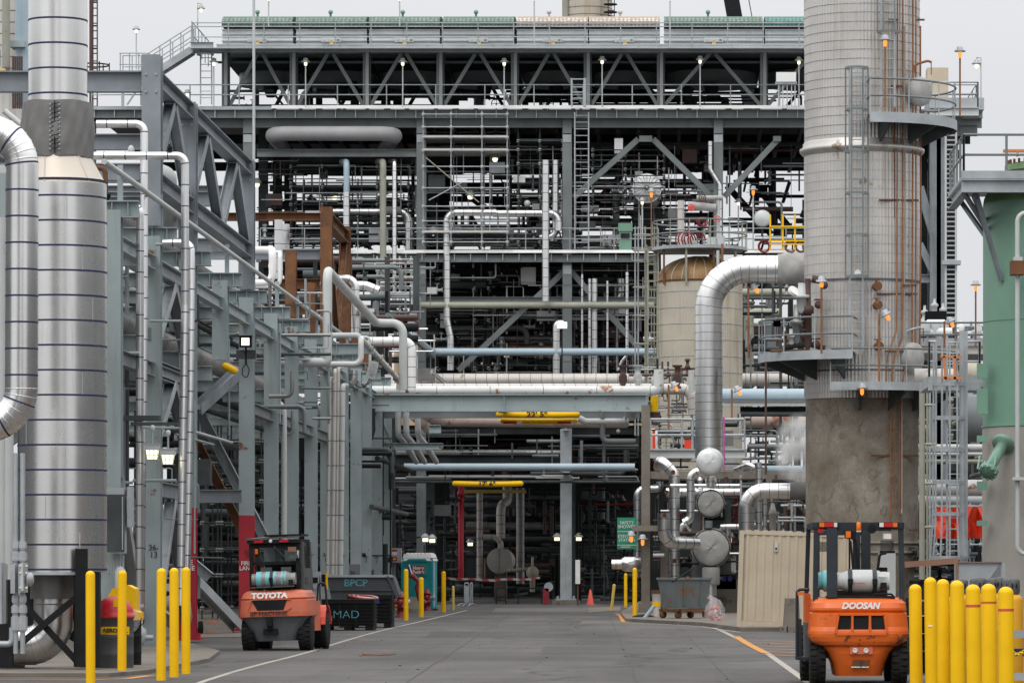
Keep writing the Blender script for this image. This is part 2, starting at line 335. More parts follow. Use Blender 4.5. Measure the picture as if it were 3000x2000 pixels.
    def obj(s,name,parent=None,label=None,cat=None,group=None,kind=None,origin=True):
        vs=s.v; o0=V((0,0,0))
        if parent is None and origin and vs:
            xs=[v.x for v in vs];ys=[v.y for v in vs];zs=[v.z for v in vs]
            o0=V(((min(xs)+max(xs))/2,(min(ys)+max(ys))/2,min(zs)))
        elif parent is not None: o0=V(WL.get(parent.name,(0,0,0)))
        me=bpy.data.meshes.new(name)
        if parent is None: vv=[tuple(v-o0) for v in vs]
        else: vv=[tuple(v) for v in vs]
        me.from_pydata(vv,[],s.f)
        for m in s.mats: me.materials.append(M(m))
        me.polygons.foreach_set('material_index',s.m); me.polygons.foreach_set('use_smooth',s.s)
        me.update()
        o=bpy.data.objects.new(name,me); COL.objects.link(o)
        if parent is None: o.location=o0; WL[o.name]=o0
        else: o.parent=parent; o.location=-o0
        return tag(o,label,cat,group,kind)
WL={}
def tag(o,label=None,cat=None,group=None,kind=None):
    if label: o['label']=label
    if cat: o['category']=cat
    if group: o['group']=group
    if kind: o['kind']=kind
    return o
def thing(name,label,cat,group=None,at=None,loc=None,rz=0):
    """at: parts are written in world coordinates; loc: parts are written around the thing's own origin"""
    o=bpy.data.objects.new(name,None); COL.objects.link(o); o.empty_display_size=.2
    if at is not None: o.location=V(at); WL[o.name]=V(at)
    if loc is not None: o.location=V(loc); o.rotation_euler=(0,0,rz)
    return tag(o,label,cat,group)
def clone(o,loc=None,rz=None,label=None,group=None,parent=None):
    c=o.copy(); COL.objects.link(c)
    if parent is not None: c.parent=parent
    if loc is not None: c.location=V(loc)
    if rz is not None: c.rotation_euler.z=rz
    if label: c['label']=label
    if group: c['group']=group
    for ch in o.children: clone(ch,parent=c)
    return c
def text(s,body,m,parent,loc,size,xd=XA,ud=UP,depth=.004,align='CENTER',shear=0,sx=1.,bold=0,name='lettering'):
    cu=bpy.data.curves.new(name,'FONT'); cu.body=body; cu.size=size; cu.extrude=depth; cu.align_x=align; cu.align_y='CENTER'; cu.shear=shear; cu.offset=bold; cu.space_line=.85
    o=bpy.data.objects.new('t',cu); COL.objects.link(o)
    dg=bpy.context.evaluated_depsgraph_get(); me=bpy.data.meshes.new_from_object(o.evaluated_get(dg)); bpy.data.objects.remove(o)
    xd=V(xd).normalized(); ud=V(ud).normalized(); nd=xd.cross(ud); loc=V(loc)
    for v in me.vertices: v.co=loc+xd*v.co.x*sx+ud*v.co.y+nd*v.co.z
    me.materials.clear(); me.materials.append(M(m)); me.name=name
    q=bpy.data.objects.new(name,me); COL.objects.link(q)
    if parent is not None: q.parent=parent; q.location=-V(WL.get(parent.name,(0,0,0)))
    return q
def simple(name,label,cat,group=None,**k):
    return lambda mb: mb.obj(name,None,label,cat,group)
def PIPE(name,label,pts,r,m,band=None,bend=None,group=None,n=12,cat='pipe',extra=None):
    """pts: 'x y d, x y d' photo positions with distances; r in metres"""
    pts=[P(*map(float,p.split())) for p in pts.split(',')] if isinstance(pts,str) else pts
    b=MB(); b.pipe(pts,r,m,bend,band,n)
    if extra: extra(b,pts)
    return b.obj(name,None,label,cat,group)
# ------------------------------------------------------------------ ground
def groundmat():
    m,N,L,b=nodes('worn_asphalt'); tc=N.new('ShaderNodeTexCoord').outputs['Object']
    n1=noise(N,L,tc,.35,6,.62,(1,.18,1)); c=ramps(N,L,n1,[(.3,(.085,.08,.078)),(.5,(.11,.104,.102)),(.7,(.135,.128,.125))])
    n2=noise(N,L,tc,.12,5,.6,(2.2,.12,1),(5,1,0)); k=ramps(N,L,n2,[(.46,(0,0,0)),(.64,(.7,.7,.7))]); c=mixc(N,L,k,c,(.066,.062,.061))
    n3=noise(N,L,tc,60,3,.7); k=ramps(N,L,n3,[(.3,(.68,.68,.68)),(.7,(1.32,1.32,1.32))]); c=mixc(N,L,1.,c,k,'MULTIPLY')
    n5=noise(N,L,tc,.3,5,.6,(.22,.55,1),(9,3,0)); k=ramps(N,L,n5,[(.42,(.86,.86,.86)),(.6,(1.12,1.12,1.12))]); c=mixc(N,L,1.,c,k,'MULTIPLY')
    n4=noise(N,L,tc,1.1,7,.72,(1,.4,1),(2,7,0)); k=ramps(N,L,n4,[(.61,(0,0,0)),(.66,(.6,.6,.6))]); c=mixc(N,L,k,c,(.05,.047,.045))
    vo=N.new('ShaderNodeTexVoronoi'); vo.feature='DISTANCE_TO_EDGE'; vo.inputs['Scale'].default_value=.16
    w=N.new('ShaderNodeTexNoise'); w.inputs['Scale'].default_value=.5; w.inputs['Detail'].default_value=6; L.new(tc,w.inputs['Vector'])
    vm=N.new('ShaderNodeVectorMath'); vm.operation='MULTIPLY_ADD'; vm.inputs[1].default_value=(2.5,2.5,0); L.new(w.outputs['Color'],vm.inputs[0]); L.new(tc,vm.inputs[2]); L.new(vm.outputs[0],vo.inputs['Vector'])
    k=ramps(N,L,vo.outputs['Distance'],[(0,(.85,.85,.85)),(.009,(.6,.6,.6)),(.018,(0,0,0))]); c=mixc(N,L,k,c,(.05,.047,.044))
    L.new(c,b.inputs['Base Color']); b.inputs['Roughness'].default_value=.88; b.inputs['Specular IOR Level'].default_value=.25
    bp=N.new('ShaderNodeBump'); bp.inputs['Strength'].default_value=.35; bp.inputs['Distance'].default_value=.01; L.new(n3,bp.inputs['Height']); L.new(bp.outputs[0],b.inputs['Normal']); return m
MATS['asphalt']=groundmat
MATS['crackfill']=lambda:mat('crack_filler',(.05,.047,.045),.9,var=.3,vs=2)
MATS['patchdark']=lambda:mat('dark_asphalt_patch',(.088,.083,.08),.9,var=.18,vs=.5,stain=((.12,.115,.11),.3,.4),spec=.25)
MATS['patchlight']=lambda:mat('light_asphalt_patch',(.135,.128,.12),.9,var=.15,vs=.5,stain=((.09,.085,.08),.3,.4),spec=.25)
def linemat(name,col,wear):
    m,N,L,b=nodes(name); tc=N.new('ShaderNodeTexCoord').outputs['Object']
    n=noise(N,L,tc,2.2,7,.7,(1,.35,1)); k=ramps(N,L,n,[(wear,(1,1,1)),(wear+.14,(0,0,0))])
    c=mixc(N,L,k,(.14,.13,.12),col); L.new(c,b.inputs['Base Color']); b.inputs['Roughness'].default_value=.85; return m
MATS['linewhite']=lambda:linemat('worn_cream_road_line',(.36,.335,.29),.55)
MATS['lineorange']=lambda:linemat('worn_orange_road_line',(.55,.25,.06),.54)
b=MB(); b.add([(-2500,-60,0),(2500,-60,0),(2500,4000,0),(-2500,4000,0)],[(0,1,2,3)],'asphalt'); b.obj('ground',kind='structure',origin=False)
def line(name,pts,w,m,z=.004):
    pts=[G(*p) for p in pts]; b=MB(); vs=[]
    for i,p in enumerate(pts):
        d=(pts[min(i+1,len(pts)-1)]-pts[max(i-1,0)]).normalized(); n=V((-d.y,d.x,0)); k=w/2
        vs+=[p+n*k+UP*z,p-n*k+UP*z]
    b.add(vs,[(2*i,2*i+1,2*i+3,2*i+2) for i in range(len(pts)-1)],m); return b.obj(name,kind='structure')
line('road_marking',[(440,1575),(470,1563),(540,1541),(610,1522),(660,1510),(708,1497),(785,1473),(840,1457),(890,1444),(960,1428),(1010,1416),(1072,1401)],.1,'linewhite')
RL=random.Random(31)
def crack(x0,y0,x1,y1,w,n=16):
    line('road_crack',[(x0+(x1-x0)*i/n+RL.uniform(-3,3)*(y0+(y1-y0)*i/n-1380)/120,y0+(y1-y0)*i/n) for i in range(n+1)],w*.7,'crackfill',.003)
for a in ((1195,1396,905,1585,.035),(1392,1392,1470,1585,.03),(1560,1440,1705,1590,.02)): crack(*a)
for a in ():
    line('road_crack',[(a[0][0]+(a[1][0]-a[0][0])*i/14,a[0][1]+(a[1][1]-a[0][1])*i/14+RL.uniform(-.7,.7)) for i in range(15)],.05,'crackfill',.003)
for k,(x0,x1,y0,y1,m) in enumerate(((1130,1420,1396,1405,'patchlight'),(980,1180,1449,1463,'patchdark'),(1240,1500,1484,1502,'patchdark'),(1330,1530,1424,1432,'patchlight'))):
    b=MB(); b.add([G(x0,y1)+UP*.002,G(x1,y1)+UP*.002,G(x1-8,y0)+UP*.002,G(x0+8,y0)+UP*.002],[(0,1,2,3)],m); b.obj('road_patch',kind='structure')
line('road_marking',[(1640,1441),(1662,1450),(1702,1470),(1760,1498),(1850,1562),(1890,1590)],.12,'linewhite',.005)
line('road_marking',[(1690,1461),(1712,1475),(1736,1488),(1760,1500)],.17,'lineorange',.009)
for y0,y1 in ((1469,1471),(1475,1477),(1482,1483.5),(1488.5,1490),(1495,1496.5),(1503,1504)):
    line('road_marking',[(1712+(y0-1469)*1.2,y0),(1850,y1+3)],.11,'lineorange',.008)
def slab(name,pts,h,m,kind='structure'):
    b=MB(); b.ext([G(*p) for p in pts],(0,0,h),m); return b.obj(name,kind=kind)
slab('pavement',[(-900,1554),(250,1554),(335,1547),(480,1519),(505,1500),(420,1478),(200,1470),(-900,1470)],.06,'pavement')
line('road_marking',[(-600,1562),(200,1561),(290,1558),(345,1551)],.16,'lineorange',.006)
slab('pavement',[(150,1467.5),(560,1464),(742,1450),(900,1412),(800,1404),(150,1400)],.03,'pavement')
slab('pavement',[(1425,1411),(1437,1427),(1614,1436.5),(1700,1449),(2100,1449),(2300,1380),(2300,1365),(1500,1365),(1462,1388)],.1,'pavement')
line('road_marking',[(1419,1409),(1428,1414),(1436,1428)],.22,'lineorange',.008)
line('road_marking',[(1436,1430),(1530,1434),(1612,1439),(1700,1452)],.1,'linewhite',.009)
slab('pavement',[(1352,1407),(1425,1402),(1425,1393),(1352,1396)],.02,'pavement')
# ------------------------------------------------------------------ main process structure, front face 185 m away
D0=185.
def Q(x,y,dd=0.): return V((X(x,D0),D0+dd,Z(y,D0)))
ROWS=(0,7,14,20)
ps=thing('process_structure','huge grey multi-storey open steel structure full of pipes at the end of the road','steel structure',at=Q(1300,1387))
def part(name,fn,parent=ps,**k):
    b=MB(); fn(b); return b.obj(name,parent,**k)
TOP=250
for i,x in enumerate((209,570,968,1303,1650,2010,2165)):
    for r in ROWS:
        if i==0 and r: continue
        a,c=Q(x,TOP+8,r),Q(x,1400,r); c.z=0
        m='steel' if r==0 else 'mid' if r==7 else 'dark'  # back rows take darker steel, interior shade put into the colour
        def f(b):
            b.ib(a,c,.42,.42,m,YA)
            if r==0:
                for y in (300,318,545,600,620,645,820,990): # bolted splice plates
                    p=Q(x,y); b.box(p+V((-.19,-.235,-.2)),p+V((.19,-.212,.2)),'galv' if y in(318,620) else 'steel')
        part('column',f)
def beams(y,h,w,m,x0,x1,rows=(0,),n='beam'):
    for r in rows: part(n,lambda b: b.ib(Q(x0,y,r),Q(x1,y,r),w,h,m if r==0 else 'dark'))  # rear beams use the shaded steel colour as well
# top girders (butted between flange lines, offset in depth from the columns)
part('edge_beam',lambda b: (b.ib(Q(205,265,-.45),Q(2255,265,-.45),.25,.36,'steel'),[b.box(Q(x,274,-.62),Q(x+2,256,-.5),'galv') for x in range(220,2240,46)]))
beams(283,.42,.3,'steel',205,2255,(0,7,14,20))
part('deck_edge_plank',lambda b:b.hexa([Q(627,254,-.85),Q(1990,254,-.85),Q(1990,254,-.7),Q(627,254,-.7),Q(627,245.5,-.6),Q(1990,245.5,-.6),Q(1990,245.5,-.55),Q(627,245.5,-.55)],'white'))
part('deck_edge_plank',lambda b:b.box(Q(209,256,-.55),Q(626,248,-.68),'galv'))
part('deck',lambda b:b.box(Q(205,256,-.3),Q(2255,253,20.5),'mid'))
for y,h,x0,x1,rr in ((352,.34,590,962,(0,7)),(320,.14,985,1850,(2.,)),(592,.34,590,1510,(0,7,14,20)),(592,.34,1710,2000,(0,14)),(612,.3,590,1510,(3.,)),(627,.4,962,1510,(10.,)),
   (404,.3,590,962,(6.,14.)),(432,.25,590,962,(9.,)),(470,.22,590,1300,(12.,)),(512,.25,960,1850,(17.,)),(383,.25,975,1640,(9.,16.)),(345,.3,975,1990,(5.,)),
   (690,.3,962,1510,(0,8,)),(740,.25,962,1700,(9.,16.)),(850,.25,962,1700,(6.,12.,20.)),(985,.4,900,1480,(1.,8.,15.)),(1055,.42,900,1290,(-.3,9.,)),(1098,.25,900,1470,(4.,))):
    beams(y,h,.25,'steel',x0,x1,rr)
for x0,x1,y,d0,d1 in ((590,1518,584.5,-.2,20.5),(1706,1995,584.5,-.2,20.5),(965,1510,700,8,20),(900,1500,985,3,61),(900,1500,835,6,21)):
    part('deck',lambda b:b.box(Q(x0,y+1.5,d0),Q(x1,y-1.5,d1),'dark'))
part('deck_edge_plank',lambda b:b.hexa([Q(590,583,-.6),Q(1512,583,-.6),Q(1512,583,-.5),Q(590,583,-.5),Q(590,575.5,-.4),Q(1512,575.5,-.4),Q(1512,575.5,-.35),Q(590,575.5,-.35)],'white'))
part('deck_edge_plank',lambda b:b.hexa([Q(1708,583,-.6),Q(1990,583,-.6),Q(1990,583,-.5),Q(1708,583,-.5),Q(1708,575.5,-.4),Q(1990,575.5,-.4),Q(1990,575.5,-.35),Q(1708,575.5,-.35)],'white'))
part('edge_beam',lambda b:(b.ib(Q(590,596,-.38),Q(1512,596,-.38),.2,.3,'steel'),[b.box(Q(x,601,-.52),Q(x+2,585,-.4),'galv') for x in range(600,1510,37)]))
for a in ((1296,622,1052,850),(1311,622,1530,868),(1500,318,1636,452),(1466,318,1318,452),(1790,316,1664,450),(1300,705,1420,705)):
    x0,y0,x1,y1=a
    part('brace',lambda b:b.ib(Q(x0,y0,.35),Q(x1,y1,.35),.25,.25,'steel',YA))
for a in ((1740,345,1840,470,14),(1680,360,1790,480,14),(975,600,1180,740,20),(1500,610,1330,760,20),(620,360,760,470,20),(1320,440,1420,335,14),(980,340,1090,420,14)):
    x0,y0,x1,y1,r=a
    part('brace',lambda b:b.ib(Q(x0,y0,r),Q(x1,y1,r),.3,.3,'dark',YA))
R1=(-.6,); 
part('handrail',lambda b:b.rail([Q(215,246,-.6),Q(2240,246,-.6),Q(2240,246,20)],'galv',.93,2.2,.028))
part('handrail',lambda b:b.rail([Q(215,252,20.3),Q(2240,252,20.3)],'mid',1.07,2.2,.028))
part('handrail',lambda b:b.rail([Q(600,576,-.4),Q(1512,576,-.4)],'galv',.98,1.9,.026))
part('handrail',lambda b:b.rail([Q(1712,576,-.4),Q(1990,576,-.4)],'galv',.98,1.9,.026))
part('handrail',lambda b:b.rail([Q(600,576,19.6),Q(1512,576,19.6)],'mid',.98,1.9,.026))
part('ladder',lambda b:b.ladder(Q(1337,576,-.9),Z(263,D0),'galv',.62,XA,.3,.022))
for x,y,w,h in ((1483,318,30,14),(1650,450,22,18),(1303,626,26,16),(1303,455,20,16),(1785,318,18,12)):
    part('gusset_plate',lambda b:b.box(Q(x-w/2,y+h/2,.12),Q(x+w/2,y-h/2,.16),'steel'))
# floor-to-underside framing
for i,x in enumerate(range(620,1980,47)):
    part('joist',lambda b:b.ib(Q(x,292,.4),Q(x,292,19.8),.16,.3,'mid'))
# rooftop frame that carries the air coolers
LEGX=(519,675,843,1012,1183,1350,1518,1755,1985)
for x in LEGX:
    part('post',lambda b:(b.ib(Q(x-3.5,122),Q(x-3.5,245),.22,.25,'steel',YA),b.ib(Q(x+4.5,122),Q(x+4.5,245),.18,.22,'mid',YA),[b.tube([Q(x-1+k*2.4,122,-.3),Q(x-1+k*2.4,244,-.3)],.02,'palegrey',6) for k in range(3)]))
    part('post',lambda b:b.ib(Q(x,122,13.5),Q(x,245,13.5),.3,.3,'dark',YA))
for a,c in zip(LEGX,LEGX[1:]):
    mid=(a+c)/2
    for r,m in ((0,'steel'),(13.5,'dark')):  # rear braces coloured darker to imitate shade
        part('brace',lambda b:(b.ib(Q(mid-6,124,r),Q(a+8,243,r),.16,.16,m,YA)))
        part('brace',lambda b:(b.ib(Q(mid+6,124,r),Q(c-8,243,r),.16,.16,m,YA)))
part('beam',lambda b:b.ib(Q(500,114,-.5),Q(1995,114,-.5),.25,.34,'coolergrey'))
part('tie_rod',lambda b:b.bar(Q(500,143,.1),Q(1995,143,.1),.1,.1,'mid'))
for i in range(8):
    x0,x1=((509,671),(679,841),(847,1009),(1017,1180),(1187,1350),(1353,1515),(1525,1752),(1758,1988))[i]
    scr='meshgreen' if i<4 else 'meshbeige' if i<6 else 'meshgreen' if i==6 else 'meshaqua'
    lab=('air cooler with a green screen roof, leftmost of the rooftop row beside the stair','second green-screened air cooler from the stair at the left end of the roof','third green-screened air cooler from the stair, left of the middle of the roof','fourth green-screened air cooler, directly left of the beige-screened pair','left one of the two beige-screened air coolers on the roof','right one of the two beige-screened air coolers on the roof','wide green-screened air cooler between the beige pair and the silver tower','aqua-screened air cooler partly hidden behind the tall silver tower')[i]
    t=thing('air_cooler',lab,'air cooler','air coolers in a row on top of the steel structure',at=Q((x0+x1)/2,120))
    b=MB(); b.box(Q(x0,105,.3),Q(x1,66,14),'coolergrey'); 
    for yy in (67,78,93): b.box(Q(x0-1,yy+.7,.16),Q(x1+1,yy-.6,.28),'galv')
    b.box(Q(x0,120,.3),Q(x1,106,14),'steel')
    b.obj('housing',t)
    b=MB(); n=6
    prof=[(60,.1),(56,.0),(47,.1),(39,.35),(33,.8),(24,2.2)]
    vs=[Q(x,y,d) for y,d in prof for x in (x0,x1)]; b.add(vs,[(2*k,2*k+1,2*k+3,2*k+2) for k in range(5)],scr)
    b.add([Q(x0,24,2.2),Q(x1,24,2.2),Q(x1,24,13),Q(x0,24,13)],[(0,1,2,3)],'mid')
    b.add([Q(x0,y,d) for y,d in prof]+[Q(x0,24,13),Q(x0,60,13)],[tuple(range(8))],scr); b.add([Q(x1,y,d) for y,d in prof]+[Q(x1,24,13),Q(x1,60,13)],[tuple(range(8))[::-1]],scr)
    b.tube([Q(x0,52,-.05),Q(x1,52,-.05)],.02,'black',5); b.obj('bug_screen',t)
    mx=(x0+x1)/2
    rf=(x1-x0)*.0197*.46; MB().lathe([(rf,0),(rf,-.3),(rf,-.7),(rf*1.04,-.75)],Q(mx,121,6.5),'steel',32).obj('fan_ring',t)
    b=MB(); b.lathe([(.3,0),(.35,-.6),(.2,-1.)],Q(mx,135,6.5),'dark',12)
    for k in range(6):
        a=k*PI/3+i*.4; c=Q(mx,140,6.5); b.bar(c,c+V((math.cos(a)*rf*.9,math.sin(a)*rf*.9,.05)),.35,.05,'mid')
    b.obj('fan',t)
    b=MB(); b.box(Q(x0,131,2),Q(x1,127,12.6),'dark'); b.obj('plenum',t)
    b=MB(); b.box(Q(mx-22,97,.05),Q(mx+22,86,.11),'palegrey')
    for k in range(5): b.box(Q(mx-18+k*8,94+(k%2)*2,.02),Q(mx-13+k*8,90,.048),'steel' if k==4 else 'palegrey')
    b.obj('sign',t)
    b=MB(); b.box(Q(mx-3,103,.02),Q(mx+6,98,.1),'yellow'); b.obj('notice',t)
    b=MB(); b.tube([Q(mx-11,24,2.5),Q(mx-11,12,2.5)],.05,'meshgreen' if i!=4 and i!=5 else 'offwhite',8); b.ball(Q(mx-11,11,2.5),.11,'green' if i!=4 and i!=5 else 'offwhite',8); b.obj('vent',t)
part('handrail',lambda b:b.rail([Q(452,122,-1.6),Q(1995,122,-1.6)],'galv',1.15,1.6,.026,levels=(1,.85,.45)))
part('walkway',lambda b:(b.box(Q(448,122.5,-1.7),Q(1995,120.6,.2),'galv'),b.ib(Q(448,116,-1.75),Q(500,116,-1.75),.2,.28,'galv'),b.rail([Q(450,122,-1.6),Q(450,122,5)],'galv',1.2,1.4,.026)))
# roof stair at the left end
b=MB()
for dy in (-1.6,-.7):
    b.bar(Q(449,124,dy),Q(352,186,dy),.06,.3,'galv')
    b.tube([Q(449,124,dy)+UP*1.05,Q(352,186,dy)+UP*1.05,Q(285,186,dy)+UP*1.05],.026,'galv',6); b.tube([Q(449,124,dy)+UP*.55,Q(352,186,dy)+UP*.55,Q(285,186,dy)+UP*.55],.026,'galv',6)
    for k in range(5):
        p=Q(449-k*24,124+k*15.5,dy); b.tube([p,p+UP*1.05],.026,'galv',5)
    for k in range(4): p=Q(350-k*21,186,dy); b.tube([p,p+UP*1.05],.026,'galv',5)
for k in range(13): p=Q(446-k*7.5,127+k*4.8,-1.6); b.box(p+V((-.13,0,-.02)),p+V((.13,.9,.02)),'galv')
b.box(Q(283,188,-1.7),Q(352,186,-.6),'galv'); 
for k in (290,340): b.bar(Q(k,188,-1.2),Q(k,250,-1.2),.12,.12,'galv',YA)
b.bar(Q(340,188,-1.2),Q(300,248,-1.2),.07,.07,'galv',YA)
b.obj('roof_stair',ps)
b=MB(); b.ladder(Q(478,245,-.8),Z(122,D0),'galv',.5,XA,.3,.018,1,-YA); b.obj('ladder',ps)
# background things above the roofline
b=MB(); b.lathe([(1.75,0),(1.75,12)],P(1351,60,300)-UP*3,'beigelag',40)
for k in range(5): b.lathe([(1.77,k*.55+.1),(1.77,k*.55+.14)],P(1351,60,300),'seam',40)
b.ladder(P(1404,75,298)-UP*2,Z(-60,298),'dark',.45,XA,.4,.03)
for k in range(3): b.lathe([(.5,0),(.5,.08)],P(1402,30-k*18,298),'dark',10)
b.tube([P(1299,60,299)-UP*3,P(1299,-80,299)],.25,'olive',10)
b.obj('distant_tower',None,'beige banded tower rising behind the rooftop air coolers','tower')
b=MB(); b.bar(P(1725,250,330),P(1664,-90,330),1.2,1.2,'black',XA); b.tube([P(1742,120,330),P(1705,-80,330)],.04,'black',5); b.obj('crane_boom',None,'black crane boom leaning behind the roof above the steel structure','crane')
# tan building, and a dark backdrop added for the deep shade
b=MB(); b.box((X(905,262),262,0),(X(1530,262),280,Z(738,262)),'tan')
for k in range(14):
    x=X(915+k*45,262); b.box((x,261.9,0),(x+.25,261.97,Z(740,262)),'concrete')
b.obj('tan_building',None,'tan building seen in slits behind the steel structure','building')
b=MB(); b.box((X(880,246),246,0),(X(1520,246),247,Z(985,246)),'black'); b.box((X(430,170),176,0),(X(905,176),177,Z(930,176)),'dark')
b.obj('dark_backdrop',None,'dark backdrop added for the deep shade under the steel structure','wall')
# ------------------------------------------------------------------ pipe rack on the left, frames 14 .. 1 (six metres apart)
A=-10.35; AI=-17.6
FD={14:76.7,13:82.7,12:88.9,11:95.4,10:101.4,9:107.7,8:113.6,7:119.8,6:125.3,5:131.6,4:137.3,3:142.,2:147.3,1:152.4}
rk=thing('pipe_rack','long blue-grey painted pipe rack of numbered columns along the left of the road','pipe rack',at=(A,101.4,0))
CW=.36
ctop={8:8.15,7:8.0}
for n,d in FD.items():
    top=8.3 if n!=11 else 8.3; z0=0
    if n==11: z0=6.45
    if n in (10,12):
        def f(b): b.ib((A,d,2.92),(A,d,top),CW,CW,'teal',YA)
        c=MB(); f(c)
        zr=2.92
        c.ib((A,d,.12),(A,d,zr-.001),CW,CW,'red',YA); c.box((A-.3,d-.3,.06),(A+.3,d+.3,.12),'red')
        for s in (-1,1):
            for s2 in (-1,1): c.lathe([(.03,0),(.03,.09)],(A+s*.22,d+s2*.22,.12),'red',6)
        o=c.obj('column',rk)
        text(o,'FIRE\nLANE','letwhite',o,(A,d-CW/2-.012,1.67),.145,sx=.95,bold=.002)
        text(o,'36-\n%d'%n,'letdark',o,(A+.04,d-CW/2-.012,1.97),.11)
    else:
        c=MB(); c.ib((A,d,z0),(A,d,top),CW,CW,'teal',YA)
        if n<10: c.box((A-.26,d-.26,0),(A+.26,d+.26,.05),'teal'); c.box((A-.2,d-.195,top-.75),(A+.2,d-.182,top-.68),'teal')
        if n==13: c.box((A-.19,d-.2,6.45),(A-.0,d-.185,6.2),'steel'); c.box((A-.3,d-.3,0),(A+.3,d+.3,.06),'steel')
        o=c.obj('column',rk)
        if n in (13,7,6,5,3,2,1): text(o,'36-\n%d'%n,'letblack',o,(A+(.05 if n==13 else .0),d-CW/2-.012,1.95),.17,sx=.95)
        if n==4:
            q=MB(); q.box((A-.28,d-.9,1.0),(A+.2,d-.86,1.75),'steel'); p=q.obj('number_plate',rk); text(p,'36-\n4','letblack',p,(A-.03,d-.91,1.4),.17)
    c=MB(); c.ib((AI,d,0),(AI,d,8.3),.36,.36,'teal',YA); c.obj('column',rk)
    for z,h in ((8.32,.32),(6.15,.34)):
        c=MB(); c.ib((AI-.2,d,z),(A+(1.45 if n==6 else .5) if z>8 else A-.2,d,z),.25,h,'teal')
        if z>8:
            for k in (-.25,.0,.3): c.box((A+k,d-.12,z-.13),(A+k+.015,d+.12,z+.13),'teal')
        c.obj('cross_beam',rk)
ks=sorted(FD,reverse=True)
for i in range(len(ks)-1):
    a,c=FD[ks[i]],FD[ks[i+1]]
    for x in (A,AI):
        for z in ((7.75,5.6) if ks[i]>5 else (7.75,)):
            if x==A and ks[i] in (12,11) and z<6: continue
            b=MB(); b.ib((x,a+.2,z),(x,c-.2,z),.2,.28,'teal' if z>7 else 'steel'); b.obj('strut',rk)
def brace(p,q,m='truss',w=.26,h=.24): b=MB(); b.ib(p,q,w,h,m,XA); b.obj('brace',rk)
# chevron bracing in the fire-lane bays and down the row
brace(P(452,940,97),P(540,860,99.5)); brace(P(460,949,104),P(665,1345,104)); brace(P(452,1015,104.6),P(600,1302,104.6),'rust',.2,.22); brace(P(451,1338,98),P(548,1440,100.9),'galv')
b=MB(); b.ib(P(453,1139,100.6),P(555,1139,100.6),.2,.32,'truss'); b.obj('cross_beam',rk)
for z0,z1 in ((6.2,7.5),(4.2,5.45),(.5,3.)):
    brace((A,83,z0),(A,85.8,z1),'galv',.2,.24); brace((A,85.9,z1),(A,88.6,z0),'truss',.2,.24); b=MB(); b.ib((A,82.9,z1+.22),(A,88.7,z1+.22),.22,.3,'truss'); b.obj('strut',rk)

for n0,n1,z0,z1 in ((14,13,5.3,.6),): brace((A-.25,FD[n0]+.2,z0),(A-.25,FD[n1]-.2,z1),'galv')
brace((-16.6,FD[12],4.7),(-10.7,FD[12]+.4,.4)); brace((-15.2,FD[11],5.2),(-10.6,FD[11],1.4)); brace((-17.4,FD[13],1.),(-11.,FD[13],5.9),'galv'); brace((-14.2,FD[12]+2,.4),(-10.6,FD[12]+2,3.1),'steel')
for z in (2.55,): pass
# grey upper truss on frames 13 to 10
TZ,BZ=11.5,9.45
for n in (13,12,10):
    b=MB(); b.ib((A,FD[n],8.5),(A,FD[n],TZ+(.45 if n==13 else .2)),.38,.4,'truss',YA)
    for k in range(4): b.lathe([(.025,0),(.025,.03)],(A-.1+(k%2)*.2,FD[n]-.2,TZ-.3+(k//2)*.35),'galv',6,-YA)
    b.obj('truss_post',rk)
for z in (TZ,BZ): b=MB(); b.ib((A,FD[13]+.2,z),(A,FD[10]-.2,z),.3,.34,'truss'); b.obj('truss_chord',rk)
n=6; L=(FD[10]-FD[13])/n
for k in range(n):
    y=FD[13]+k*L; b=MB(); p,q=((A,y+.3,BZ+.2),(A,y+L-.1,TZ-.2)) if k%2==0 else ((A,y+.1,TZ-.2),(A,y+L-.3,BZ+.2))
    b.ib(p,q,.24,.22,'truss',XA); b.obj('truss_web',rk)
    b=MB(); b.ib((A-5.5,y+L/2,BZ+.25),(A-5.5,y+L/2,TZ-.2),.2,.2,'truss',YA); b.obj('truss_web',rk)
for z in (TZ-.08,): b=MB(); b.ib((-22,FD[13],z),(A-.22,FD[13],z),.3,.42,'truss'); b.obj('truss_chord',rk)
for z in (TZ,BZ): b=MB(); b.ib((A-5.5,FD[13]+.2,z),(A-5.5,FD[10],z),.3,.34,'truss'); b.obj('truss_chord',rk)
for n,z in ((12,10.85),(12,9.5),(10,10.9),(10,9.6),(13,9.6),(11,10.2)):
    b=MB(); b.ib((-21,FD[n],z),(A-.25,FD[n],z),.25,.34,'truss'); b.obj('cross_beam',rk)
# bare rusty posts and the rusty portal at the far end of the rack
for n,z0,z1,w in ((8,8.5,10.4,.3),(7,8.5,9.95,.3),(4,8.5,9.7,.28),(3,8.5,9.3,.28)):
    b=MB(); b.ib((A-.02,FD[n],z0),(A-.02,FD[n],z1),w,.34,'rust',YA); b.obj('rusty_post',rk)
b=MB()
for x,d in ((A,125.3),(A,132.5)):
    b.ib((x,d,8.5),(x,d,12.65),.36,.4,'rust',YA)
b.ib((A,125.5,12.3),(A,132.3,12.3),.3,.4,'rust'); b.ib((-18,125.3,12.35),(A-.2,125.3,12.35),.3,.24,'rust'); b.ib((-18,125.3,11.2),(A-.2,125.3,11.2),.3,.3,'truss')
b.ib((A,125.6,12.1),(A,129,9.),.2,.2,'rust',XA); b.ib((A,132.2,12.1),(A,129,9.),.2,.2,'rust',XA)
for z in (10.3,9.55): b.ib((-18,125.3,z),(A-.2,125.3,z),.3,.3,'rust')
b.obj('rusty_frame',rk)
b=MB(); pp=[(A+.22,74,8.95)]
